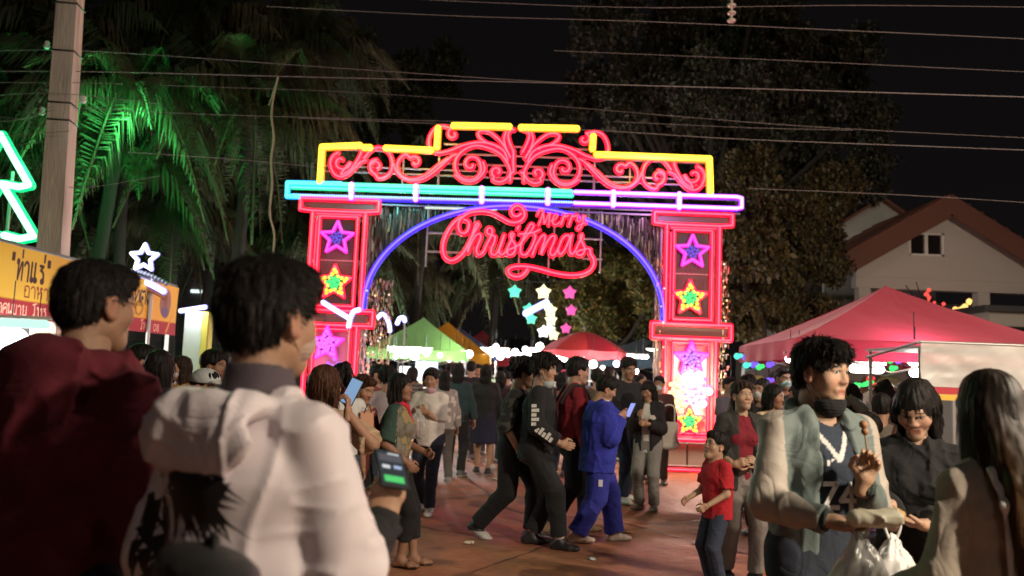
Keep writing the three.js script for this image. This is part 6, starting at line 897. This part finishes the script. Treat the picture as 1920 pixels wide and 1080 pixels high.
// ---- walkers in the middle
man(740, 840, 7, { label: 'woman with a black bob in a green shirt with white collar and red scarf', female: true, h: 1.52, face: 84 * Rd, headDir: [80, 2], cell: .011, footPx: { l: [.08, .2], r: [-.08, .12, .085] }, lean: .02, hand: { r: [-.2, .93, .16], l: [.12, 1.0, .25] }, hair: { style: 'bob', len: .15, bangs: true, strands: 900, sl: .05, lift: .2, fall: 1 }, skin: SKIN2,
  tops: [T((x, y, z) => { const g = noise3(x * 18, y * 18, z * 18 + 3); return z > .06 && y > .9 ? (g > .15 ? [.3, .22, .1] : g > -.1 ? [.12, .12, .08] : [.2, .18, .15]) : [.028, .062, .05]; }, { e: .032, es: .03, sleeve: .95, hem: -.16 })], bottom: { color: black, e: .02, len: 1.62, eb: .03 }, shoe: { sandal: true, color: [.03, .02, .02], sole: [.02, .015, .015] },
  extra: (t, J) => { const c = (x, y, z) => V(...v3.add(J.nb, [x, y, z])); part(t, 'collar', [quadGeo([c(-.07, .03, -.02), c(-.12, -.03, .0), c(-.1, -.07, .06), c(-.03, -.01, .08)]), quadGeo([c(.07, .03, -.02), c(.12, -.03, .0), c(.1, -.07, .06), c(.03, -.01, .08)])], mat(.6, .58, .54, .8)); part(t, 'scarf', rope([c(-.06, .02, .0), c(-.045, -.0, .07), c(0, -.04, .095), c(.045, -.0, .07), c(.06, .02, 0)], .02, { n: 8 }), mat(.5, .02, .05, .8)); part(t, 'scarf_end', rope([c(0, -.04, .1), c(.005, -.14, .135), c(0, -.2, .14)], .014, { n: 6 }), mat(.5, .02, .05, .8)); for (const s of [0, 1, 2]) part(t, 'side_stripe', box(.006, .26, .02, -.19, .82 - s * .0, .0 + s * .03).rotateX(-.1), mat(.6, .6, .55, .8)); } });
{
  const w = man(806, 800, 9.6, { label: 'woman in a white T-shirt and dark jeans with a pink mask under her chin', female: true, h: 1.57, face: -12 * Rd, headDir: [-10, -6], cell: .012, footPx: { l: [.09, .16], r: [-.08, -.12, .1] }, hand: { l: [.02, 1.2, .24], r: [-.12, 1.22, .22] }, handDir: { l: [-.8, .1, .3], r: [.7, .1, .4] }, hair: { style: 'short', big: .012 }, mask: { color: [.5, .3, .36], low: true }, tops: [T([.68, .62, .58], { e: .035, es: .035, sleeve: .95, hem: -.12 })], bottom: { color: [.022, .026, .045] }, shoe: { color: [.55, .52, .48] } });
  const h = w.J.world(v3.add(w.J.arm.l.hand, [0, 0, .03])); plasticBag('plastic_bag', 'plastic bag of snacks with red print held by the woman in the white T-shirt', [h.x, h.y, h.z], .22, .3, plasticM, (t) => part(t, 'snack_pack', box(.13, .16, .08, 0, -.18, 0, .02), mat(.5, .12, .1, .6)));
}
const sleevePrint = (J) => (x, y, z) => { const a = J.arm.l; return black; };
man(1004, 800, 8, { label: 'striding man in a black shirt with white lettering down his sleeve', h: 1.76, face: 78 * Rd, headDir: [72, -4], cell: .011, lean: .08, footPx: { l: [.07, -.02, .085], r: [-.07, .26] }, hipY: .885, hand: { r: [-.22, .92, .26], l: [.26, .9, -.05] }, handDir: { r: [.1, -.2, .9] }, skin: [.38, .23, .15], hair: { style: 'short', big: .018, rough: .012, strands: 900, sl: .05, lift: 1 }, mask: { color: [.35, .42, .42], low: true }, bottom: { color: [.011, .012, .014], e: .028, eb: .035, len: 1.9 }, shoe: { color: [.015, .015, .016], sole: [.03, .03, .03], shoeLong: .02 },
  tops: [T([.009, .009, .01], { e: .034, es: .032, sleeve: 1.9, hem: -.14, fold: .01 })], extra: (t, J, E) => { const a = J.arm.r, D = v3.norm(v3.sub(a.el, a.sh)), F = v3.norm(v3.sub(a.wr, a.el)), out = [-1, 0, 0], G = [], row = (o, d, n, r, L) => { for (let i = 0; i < n; i++) { const c = v3.add(v3.add(o, v3.mul(d, (i + .5) * L / n)), v3.mul(out, r)), u = v3.norm(v3.cross(out, d)); G.push(...[-1, 0, 1].slice(0, 2 + i % 2).map((k) => new THREE.BoxGeometry(.012, L / n * .72, .02).applyMatrix4(basisM(out, d, u, v3.add(c, v3.mul(u, k * .022)))))); } }; row(v3.add(a.sh, v3.mul(D, .08)), D, 5, .08, .2); row(v3.add(a.el, v3.mul(F, .01)), F, 5, .074, .18); part(t, 'sleeve_lettering', join(G), mat(.62, .62, .6, .85)); for (const s of ['l', 'r']) { const q = J.leg[s].ankle; part(t, 'sock', E.sdfMesh([E.cap(v3.add(q, [0, -.01, 0]), v3.mix(q, J.leg[s].knee, .2), .043, .046, { cut: true })], .009, { col: () => [.6, .57, .55] }), PM.cloth); } } });
man(962, 800, 8.3, { label: 'curly haired person in a dark patterned shirt half hidden behind the lettered sleeve man', h: 1.72, face: 80 * Rd, headDir: [95, -8], cell: .012, lean: .1, footPx: { l: [.07, .2], r: [-.07, -.3, .12] }, toePitch: { r: .5 }, hipY: .88, hair: { style: 'short', big: .026, rough: .02 }, tops: [T((x, y, z) => { const g = noise3(x * 24, y * 24, z * 24); return g > .25 ? [.05, .05, .045] : [.013, .014, .014]; }, { e: .036, es: .034, sleeve: 1.2, hem: -.16 })], hand: { l: [.0, 1.36, .2], r: [-.25, .85, .1] }, bottom: { color: [.008, .008, .01], e: .03 }, shoe: { color: [.02, .02, .022] } });
{
  const m = man(1072, 790, 8.7, { label: 'man in a dark red jacket and black trousers wearing a black backpack', h: 1.73, face: 100 * Rd, headDir: [104, -2], cell: .011, lean: .05, footPx: { l: [.08, .18], r: [-.08, -.2, .1] }, skin: [.36, .2, .14], hair: { style: 'short', big: .012 }, tops: [T([.22, .012, .022], { name: 'jacket', e: .04, es: .036, sleeve: 1.95, hem: -.08, fold: .01, add: (J) => [cap(v3.add(J.nb, [.07, .0, -.03]), v3.add(J.nb, [-.07, .0, -.03]), .04, .04)] })], bottom: { color: black, e: .02 }, shoe: { color: [.3, .2, .12], sole: [.4, .3, .2] }, extra: strapsOver(M.black) });
  const b = m.J.world([0, 1.2, -.235]); backpack('black backpack on the back of the man in the dark red jacket', b.toArray(), 100 * Rd, .32, .46, .18, [.014, .014, .016], 1.0);
}
{
  const m = man(1122, 830, 8.3, { label: 'person in a bright blue tracksuit with pale collar looking at a phone', h: 1.56, face: 96 * Rd, headDir: [92, -22], cell: .011, lean: .06, footPx: { l: [.08, .22], r: [-.09, -.22, .09] }, bulk: 1.2, handPx: { r: [1160, 782, 8.2], l: [1163, 778, 8.5] }, handDir: { r: [.1, .45, .8], l: [-.2, .45, .8] }, curl: { l: .8, r: .8 }, hair: { style: 'short', big: .014 }, tops: [T([.02, .028, .3], { name: 'track_jacket', e: .055, es: .048, sleeve: 1.95, hem: -.2, fold: .014, add: (J) => [cap(v3.add(J.nb, [.08, -.02, -.04]), v3.add(J.nb, [-.08, -.02, -.04]), .045, .045), cap(v3.add(J.nb, [0, -.1, -.13]), v3.add(J.nb, [0, -.03, -.1]), .05, .06)] }), T([.5, .46, .5], { name: 'collar', e: .03, sleeve: 0, hem: .42, neck: .056, neckDrop: -.06, add: (J) => [cap(v3.add(J.nb, v3.mul(J.U, -.03)), v3.add(J.nb, v3.mul(J.U, .04)), .08, .075, { cut: true })] })], bottom: { color: [.02, .024, .25], e: .045, eb: .07, fold: .01 }, shoe: { color: [.45, .34, .28], sole: [.5, .45, .4] },
    extra: (t, J) => { const l = J.leg.r, q = v3.mix(l.hip, l.knee, .62); part(t, 'trouser_badge', box(.012, .07, .045, q[0] - .125, q[1], q[2], .004), mat(.5, .48, .55, .8)); } });
  const h = m.J.world(v3.add(m.J.arm.r.hand, [0, .03, .05])); phone('phone held up by the person in the blue tracksuit', h.toArray(), -60 * Rd, -.5, glow(.35, .4, 1, 1));
}
man(1172, 780, 11, { label: 'tall man in a dark jacket and jeans with white sneakers behind the blue tracksuit', h: 1.8, face: 35 * Rd, headDir: [20, -10], footPx: { l: [.09, -.08, .085], r: [-.1, .1] }, skin: SKIN2, hair: { style: 'short', big: .016 }, tops: [T([.014, .014, .018], { e: .034, es: .03, sleeve: 1.95 })], hand: { l: [.1, 1.15, .26] }, bottom: { color: [.02, .028, .055], e: .018 }, shoe: { color: [.55, .53, .5] } });
{
  const m = man(1216, 800, 10.4, { label: 'woman in a black jacket over a white top and grey trousers looking down', female: true, h: 1.53, face: -25 * Rd, headDir: [-40, -24], cell: .012, handPx: { r: [1198, 778, 10.2], l: [1215, 795, 10.15] }, handDir: { r: [.2, .2, .8], l: [-.8, .1, .4] }, curl: { l: .7, r: .7 }, hair: { style: 'long', len: .2, bangs: true }, tops: [T([.55, .53, .5], { name: 'top', e: .02, sleeve: .2, hem: -.16 }), T([.012, .01, .012], { name: 'jacket', e: .042, es: .036, sleeve: 1.95, hem: -.14, flat: 1, sub: () => [ell([.0, .5, .2], [.0, 1.45, .2], [1, 0, 0], .07, .06, .15, .14, { sub: 1, k: .02 })] })], bottom: { color: [.2, .19, .18], e: .022 }, shoe: { color: [.3, .25, .2], sole: [.45, .4, .35] } });
  const b = at(1254, 800, 10.5), t = thing('tote_bag', 'off white tote bag on the arm of the woman in grey trousers', 'bag', [b.x, b.y, b.z]); part(t, 'bag_body', sdfMesh([ell([0, -.22, 0], [0, .06, 0], [1, 0, 0], .13, .1, .06, .03, { cut: true })], .011, { disp: folds(.005, 1.4, 3) }), mat(.55, .5, .44, .85)); part(t, 'handle', rope([V(-.07, .05, 0), V(-.05, .25, 0), V(.05, .25, 0), V(.07, .05, 0)], .01, { n: 6 }), mat(.55, .5, .44, .85));
}
// ---- backs of the crowd under the arch
man(856, 780, 13, { label: 'person in dark teal clothes with shoulder length hair walking under the green canopy', female: true, h: 1.68, face: 170 * Rd, hair: { style: 'long', len: .26 }, tops: [T([.02, .045, .05], { sleeve: 1.9, e: .03 })], bottom: { color: [.012, .012, .014] }, shoe: { color: [.1, .1, .1] } });
man(908, 780, 13.4, { label: 'bare legged woman in a navy skirt and black top, back turned', female: true, h: 1.68, face: 176 * Rd, footPx: { l: [.09, .05], r: [-.1, -.1] }, hair: { style: 'long', len: .3 }, tops: [T([.018, .018, .02], { sleeve: 1.9, e: .035, hem: -.06 })], bottom: { skirt: .5, color: [.02, .02, .05], w: .25 }, shoe: { color: [.02, .02, .02] } });
man(936, 780, 14, { label: 'woman in a dark dress just right of the navy skirt, back turned', female: true, h: 1.58, face: -170 * Rd, hair: { style: 'bob', len: .14 }, tops: [T([.03, .026, .024], { sleeve: .9, e: .03 })], bottom: { skirt: .48, color: [.03, .026, .03] }, shoe: { color: [.4, .4, .38] } });
man(880, 770, 15.5, { label: 'tall man in black between the teal lit person and the navy skirt woman', h: 1.75, face: 185 * Rd, hair: { style: 'short' }, tops: [T([.015, .017, .018], { sleeve: .9, e: .03 })], bottom: { color: [.05, .055, .05] }, shoe: { color: [.2, .2, .2] } });
man(1118, 760, 12.5, { label: 'dark haired person in a brown top beyond the blue tracksuit', h: 1.66, face: 175 * Rd, hair: { style: 'short', big: .016 }, tops: [T([.08, .05, .04], { sleeve: .9 })], bottom: { color: jeans }, shoe: { color: [.2, .2, .2] } });
man(1052, 770, 13.5, { label: 'woman with a pink hair band behind the man in the dark red jacket', female: true, h: 1.62, face: 150 * Rd, hair: { style: 'long', len: .24 }, tops: [T([.3, .08, .1], { sleeve: 1 })], bottom: { color: jeans }, shoe: { color: [.2, .2, .2] }, extra: (t, J) => part(t, 'hair_band', new THREE.TorusGeometry(.098, .012, 6, 20).rotateY(Math.PI / 2).rotateZ(.1).translate(...v3.add(J.hc, [0, .045, -.005])), mat(.7, .08, .2, .7)) });
man(1028, 770, 17, { label: 'man in a pale shirt deep in the market behind the lettered sleeve man', h: 1.7, face: 20 * Rd, hair: { style: 'short' }, tops: [T([.4, .38, .36])], bottom: { color: jeans }, shoe: { color: [.2, .2, .2] } });
man(826, 760, 17.5, { label: 'vendor in a light apron under the green canopy', female: true, h: 1.6, face: 10 * Rd, hair: { style: 'bun' }, tops: [T([.5, .45, .42])], bottom: { color: jeans }, shoe: { color: [.2, .2, .2] } });
man(975, 760, 19, { label: 'person in a grey shirt far inside the market, left of the red umbrella pole', h: 1.66, face: 190 * Rd, hair: { style: 'short' }, tops: [T([.12, .12, .13])], bottom: { color: jeans }, shoe: { color: [.2, .2, .2] } });
man(1150, 770, 16, { label: 'person in a maroon shirt near the red umbrella pole', h: 1.64, face: -150 * Rd, hair: { style: 'short' }, tops: [T([.2, .03, .04])], bottom: { color: black }, shoe: { color: [.2, .2, .2] } });
// ---- left group
man(286, 800, 6, { label: 'woman with very long black hair in dark clothes beside the maroon hoodie shoulder', female: true, h: 1.62, face: 160 * Rd, hair: { style: 'long', len: .5, wide: .01, strands: 1500, sl: .14, lift: .08, fall: 2 }, tops: [T([.02, .018, .02], { sleeve: 1.9, e: .035 })], bottom: { color: black }, shoe: { color: [.1, .1, .1] } });
man(250, 790, 7.5, { label: 'dark haired person behind the maroon hoodie under the yellow banner end', h: 1.66, face: 110 * Rd, hair: { style: 'short', big: .02 }, tops: [T([.025, .02, .02], { sleeve: 1.9 })], bottom: { color: black }, shoe: { color: [.1, .1, .1] } });
man(334, 800, 8.2, { label: 'woman with a white mask in an orange and mustard patterned dress', female: true, h: 1.6, face: -25 * Rd, headDir: [-40, 2], mask: { color: [.6, .55, .55] }, hair: { style: 'long', len: .26, color: [.03, .016, .012] }, tops: [T((x, y, z) => noise3(x * 20, y * 20, z * 20) > .1 ? [.3, .12, .015] : [.45, .2, .02], { e: .03, sleeve: .9 })], hand: { l: [-.02, 1.3, .22] }, bottom: { skirt: .35, color: (x, y, z) => noise3(x * 20, y * 20, z * 20) > .1 ? [.32, .1, .015] : [.5, .22, .02], w: .27 }, shoe: { color: [.2, .2, .2] } });
man(372, 820, 5.6, { label: 'man in a pale cap, black mask and white shirt beside the white jacket', h: 1.5, face: 60 * Rd, headDir: [62, -4], cell: .011, mask: { color: [.012, .012, .014] }, hair: { style: 'short' }, tops: [T([.55, .56, .58], { sleeve: .9, e: .03 })], bottom: { color: black }, shoe: { color: [.2, .2, .2] },
  extra: (t, J, E) => { part(t, 'cap', E.sdfMesh([E.elp([0, .06, -.012], [.098, .08, .116]), E.elp([0, .045, .135], [.072, .014, .075], { k: .01 }), E.slab([0, .034, 0], [0, -1, 0])], .007, { k: .02, col: (x, y, z) => z > .11 ? [.62, .64, .62] : [.46, .5, .5] }).applyMatrix4(J.HM), PM.cloth); } });
man(388, 790, 7.2, { label: 'dark haired man standing right behind the pale cap', h: 1.64, face: 75 * Rd, skin: SKIN2, hair: { style: 'short', big: .014 }, tops: [T([.06, .03, .05], { sleeve: .9 })], bottom: { color: black }, shoe: { color: [.2, .2, .2] } });
{
  const w = man(596, 880, 5, { label: 'woman with long brown hair in a tan T-shirt holding up a phone', female: true, h: 1.56, face: 158 * Rd, headDir: [150, 2], cell: .011, handPx: { r: [652, 775, 4.75] }, pole: { r: [-.8, -.7, .2] }, handDir: { r: [.1, .95, .2] }, curl: { r: .8 }, hair: { style: 'long', len: .3, color: [.07, .028, .014], strands: 1800, sl: .1, lift: .1, fall: 2 }, tops: [T([.5, .36, .24], { sleeve: .95, e: .035, es: .032, fold: .008 })], bottom: { color: jeans }, shoe: { color: [.2, .2, .2] } });
  const h = w.J.world(v3.add(w.J.arm.r.hand, [0, .04, .03])); phone('phone with a blue screen held up by the woman in the tan T-shirt', h.toArray(), -10 * Rd, -.25, glow(.3, .5, .8, .7), -.35);
}
man(636, 800, 6.6, { label: 'woman in a white sleeveless top with dark bun and red ribbon', female: true, h: 1.58, face: -150 * Rd, headDir: [-140, 0], cell: .011, hair: { style: 'bun', tail: true }, tops: [T([.6, .6, .6], { sleeve: .12, e: .02 })], bottom: { color: jeans }, shoe: { color: [.2, .2, .2] }, extra: (t, J) => part(t, 'ribbon', rope([[-.03, .02, -.12], [.0, -.05, -.14], [.02, -.12, -.13]].map((q) => V(...q)), .022, { n: 6 }).applyMatrix4(J.HM), mat(.45, .03, .05, .8)) });
{
  man(668, 820, 6.9, { label: 'person in a maroon top behind a tan cardboard sheet', h: 1.5, face: 60 * Rd, headDir: [60, -20], cell: .012, handPx: { r: [682, 775, 6.7] }, hair: { style: 'short', color: [.05, .02, .012] }, tops: [T([.15, .03, .03], { sleeve: .9 })], bottom: { color: black }, shoe: { color: [.2, .2, .2] } });
  const p = at(688, 806, 6.6), t = thing('cardboard_sheet', 'tan cardboard sheet hanging beside the left arch column', 'cardboard', [p.x, p.y, p.z], .3); part(t, 'sheet', box(.1, .25, .02, 0, 0, 0, .004).rotateZ(.06), mat(.6, .32, .2, .8)); part(t, 'flap', box(.1, .02, .06, 0, .125, -.03).rotateZ(.06), mat(.6, .32, .2, .8)); part(t, 'string', rope([V(-.03, .12, 0), V(0, .2, 0), V(.03, .12, 0)], .004, { n: 5 }), M.dark);
}
man(722, 790, 9.5, { label: 'curly haired person in a pale patterned shirt behind the green shirt woman', h: 1.56, face: 190 * Rd, hair: { style: 'short', big: .024, rough: .018 }, tops: [T([.35, .3, .32])], bottom: { color: jeans }, shoe: { color: [.2, .2, .2] } });
// ---- right group
man(1388, 830, 7, { label: 'woman in an open black jacket over a red shirt and grey trousers', female: true, h: 1.56, face: 8 * Rd, headDir: [14, 6], cell: .011, footPx: { l: [.1, .12], r: [-.08, -.1] }, hand: { l: [.06, 1.02, .24], r: [-.16, 1.0, .24] }, handDir: { l: [-.7, .3, .4], r: [.6, .3, .5] }, skin: [.4, .26, .17], hair: { style: 'short', tail: true, big: .008, color: [.03, .018, .014] }, tops: [T([.2, .012, .025], { name: 'shirt', e: .02, sleeve: .3, neckDrop: .035 }), T([.03, .03, .028], { name: 'jacket', e: .042, es: .036, sleeve: 1.6, hem: -.14, flat: 1, sub: () => [ell([.0, .5, .22], [.0, 1.5, .2], [1, 0, 0], .08, .075, .15, .15, { sub: 1, k: .02 })] })], bottom: { color: [.2, .18, .17], e: .02 }, shoe: { color: [.015, .015, .018], sole: [.5, .5, .48] } });
man(1346, 940, 6.6, { label: 'boy in a red T-shirt and jeans looking up to the left', h: 1.15, face: -72 * Rd, headDir: [-66, 14], cell: .009, headScale: 1.28, hand: { l: [.18, .95, .24], r: [-.14, .98, .3] }, pole: { l: [.3, -.8, -.5], r: [-.3, -.8, -.5] }, skin: [.4, .26, .17], glasses: true, hair: { style: 'short', big: .006, nape: .01 }, tops: [T([.42, .012, .022], { e: .03, es: .028, sleeve: .8, hem: -.12, bulk: 1.1 })], bulk: 1.12, bottom: { color: [.03, .04, .07], e: .022 }, shoe: { color: [.3, .3, .3] } });
man(1430, 800, 9, { label: 'dark haired person in black holding up a pale cup behind the red shirted woman', h: 1.6, face: -40 * Rd, headDir: [-50, 0], hair: { style: 'long', len: .2 }, mask: { color: [.5, .5, .5] }, tops: [T([.03, .02, .02], { sleeve: 1.5 })], hand: { l: [.05, 1.1, .28] }, bottom: { color: black }, shoe: { color: [.2, .2, .2] } });
man(1466, 800, 9.8, { label: 'man with a pale teal mask in a dark T-shirt under the pink tent', h: 1.74, face: 10 * Rd, mask: { color: [.3, .45, .42] }, skin: SKIN2, hair: { style: 'short' }, tops: [T((x, y, z) => z > .08 && Math.abs(y - 1.25) < .04 && Math.abs(x) < .1 ? [.3, .3, .35] : [.02, .02, .024])], bottom: { color: black }, shoe: { color: [.2, .2, .2] } });
man(1505, 800, 8.4, { label: 'dark haired person in a yellow and black top beside the bomber jacket man', female: true, h: 1.56, face: -120 * Rd, hair: { style: 'bob', len: .16 }, tops: [T((x, y) => Math.sin(y * 60) > .4 ? [.5, .35, .06] : [.03, .028, .02])], bottom: { color: black }, shoe: { color: [.2, .2, .2] } });
man(1364, 790, 12, { label: 'person in a grey shirt by the white ball lamp just right of the arch', h: 1.62, face: 30 * Rd, hair: { style: 'short' }, tops: [T([.2, .19, .2])], bottom: { color: black }, shoe: { color: [.2, .2, .2] } });
man(1626, 860, 5.6, { label: 'child in a violet top with a bright white collar', h: 1.36, face: 150 * Rd, headDir: [140, -4], cell: .011, headScale: 1.12, hair: { style: 'short', big: .014 }, tops: [T([.1, .05, .16], { sleeve: .9, e: .03 }), T([.62, .56, .48], { name: 'collar', e: .024, sleeve: 0, hem: .43, neck: .054, neckDrop: -.06, add: (J) => [cap(v3.add(J.nb, v3.mul(J.U, -.03)), v3.add(J.nb, v3.mul(J.U, .03)), .09, .075, { cut: true })] })], bottom: { color: jeans }, shoe: { color: [.2, .2, .2] } });
man(1692, 860, 5.5, { label: 'dark haired person in a purple shirt with pale front', h: 1.48, face: 100 * Rd, headDir: [85, -8], cell: .011, hair: { style: 'short', big: .012 }, tops: [T((x, y, z) => z > .09 && Math.abs(x) < .05 ? [.4, .38, .5] : [.1, .06, .28], { sleeve: .95, e: .03 })], bottom: { color: jeans }, shoe: { color: [.2, .2, .2] } });
man(1660, 800, 8.5, { label: 'person in a grey green shirt with both hands raised to the head', h: 1.62, face: 180 * Rd, hand: { l: [.16, 1.62, .06], r: [-.16, 1.62, .06] }, pole: { l: [1, 0, .2], r: [-1, 0, .2] }, hair: { style: 'bun' }, tops: [T([.16, .17, .14], { sleeve: .9, e: .03 })], bottom: { color: jeans }, shoe: { color: [.2, .2, .2] } });
man(1570, 800, 9.5, { label: 'vendor in a cream shirt behind the head of the bomber jacket man', h: 1.6, face: 0, hair: { style: 'short' }, tops: [T([.4, .36, .3])], bottom: { color: black }, shoe: { color: [.2, .2, .2] } });

// ---- more of the crowd, nearer the stalls
const more = [
  [770, 770, 14.5, 1.6, 165, 'bob', [.06, .05, .05], 'person in a charcoal top beside the gold garland of the left column'], [700, 780, 10.6, 1.6, 60, 'short', [.18, .05, .05], 'person in a brick red top in front of the left arch column'], [832, 770, 12.2, 1.55, -160, 'long', [.3, .28, .27], 'long haired person in a pale grey top just behind the white T-shirt woman'], [893, 770, 16.5, 1.7, 20, 'short', [.1, .1, .12], 'man in slate grey facing out of the market behind the navy skirt'], [948, 765, 15.2, 1.62, 175, 'short', [.05, .04, .04], 'dark clad person at the middle of the arch, back turned'], [990, 765, 13, 1.64, 150, 'long', [.1, .07, .06], 'long haired person in brown just beyond the lettered sleeve man'], [1012, 765, 20, 1.68, 190, 'short', [.3, .3, .3], 'person in a light grey shirt far under the red umbrella'], [1092, 768, 15.5, 1.66, -170, 'bob', [.06, .06, .09], 'person with a bob in dark blue beyond the red jacket man'], [1138, 765, 14, 1.7, 165, 'short', [.04, .04, .04], 'man in black under the right rim of the red umbrella'], [1198, 765, 13.5, 1.62, 15, 'long', [.2, .2, .22], 'woman in a grey top by the pendant lamp'], [1236, 775, 13, 1.6, -20, 'short', [.08, .03, .03], 'person in dark maroon half behind the right arch column'], [1404, 790, 10.5, 1.64, -30, 'short', [.1, .08, .06], 'man in a brown shirt between the arch and the pink tent'], [1446, 800, 8, 1.55, 30, 'bob', [.25, .18, .1], 'person with a bob in a tan top behind the red shirted woman'], [1486, 800, 11, 1.62, 160, 'long', [.12, .1, .1], 'long haired shopper in grey at the pink tent counter'], [1530, 800, 10.2, 1.66, 180, 'short', [.05, .05, .06], 'shopper in black at the middle of the pink tent counter'], [1600, 800, 8.6, 1.58, -150, 'long', [.3, .1, .09], 'shopper in a coral top right of the bomber jacket man head'], [1650, 840, 7, 1.5, 140, 'short', [.12, .1, .08], 'youth in brown behind the child in violet'], [1712, 800, 9, 1.62, 200, 'short', [.1, .11, .12], 'person in grey at the right pole of the pink tent'], [306, 790, 9.4, 1.6, -140, 'bob', [.08, .03, .03], 'person in dark red between the long haired woman and the orange dress'], [415, 800, 9.5, 1.62, 120, 'short', [.1, .1, .11], 'man in grey by the white lamp pillar'],
];
more.forEach(([px, py, d, h, deg, st, c, label], i) => man(px, py, d, { label, h, face: deg * Rd, female: st !== 'short', cell: .018, headDir: [deg + ((i * 37) % 50) - 25, -4], lean: .02 + (i % 3) * .03, footPx: { l: [.1, .06 * ((i % 4) - 1.5)], r: [-.1, -.07 * ((i % 3) - 1)] }, hand: i % 3 === 0 ? { l: [.1, 1.12, .26] } : i % 3 === 1 ? { r: [-.12, 1.05, .28] } : undefined, skin: i % 2 ? SKIN : SKIN2, mask: i % 4 === 2 ? { color: [.45, .5, .5] } : undefined, hair: { style: st, len: st === 'bob' ? .15 : .26, big: (i % 3) * .006 }, tops: [T(i % 3 === 0 ? (x, y, z) => (Math.sin(y * 95) > .25 ? c.map((q) => q * 2.2 + .05) : c) : i % 3 === 1 ? (x, y, z) => (Math.abs(z) > .09 && Math.hypot(x / .09, (y - 1.26) / .06) < 1 && noise3(x * 45, y * 45, 2) > -.15 ? [.5, .48, .42] : c) : (x, y, z) => { const n = noise3(x * 17, y * 17, z * 17); return n > .2 ? c.map((q) => q * 1.9 + .03) : c; }, { sleeve: i % 2 ? .85 : 1.92, e: .024 + (i % 3) * .006 })], bottom: { color: [jeans, black, [.1, .09, .08], [.04, .04, .05]][i % 4], e: .014 + (i % 2) * .01 }, shoe: { color: [.2, .2, .2] } }));
{ // scraps on the road
  const S = [[1308, 1020, 5.6, 'small white paper scrap on the road left of the boy in red'], [1180, 1000, 6.6, 'crumpled wrapper on the road behind the blue tracksuit'], [880, 1020, 5.6, 'flattened paper cup on the road in the middle'], [930, 900, 10.5, 'pale leaf of paper on the road near the arch'], [1110, 1050, 5, 'tiny scrap of foil on the road in front']];
  S.forEach(([px, py, d, label], i) => { const v = V((px - 960) / 1600, -(py - 540) / 1600, -1).transformDirection(camera.matrixWorld), q = v.multiplyScalar(-1.56 / v.y).add(camera.position); const g = sdfMesh([elp([0, .012, 0], [.05 - i * .005, .012, .035])], .006, { disp: folds(.008, 3, i) }); single('litter', label, 'litter', g, mat(...[[.6, .58, .55], [.4, .2, .1], [.6, .5, .4], [.55, .5, .42], [.5, .5, .5]][i], .6)).position.set(q.x, .0, q.z); });
}
scene.traverse((o) => { if (o.isMesh) { o.castShadow = true; o.receiveShadow = true; } });
renderer.render(scene, camera);
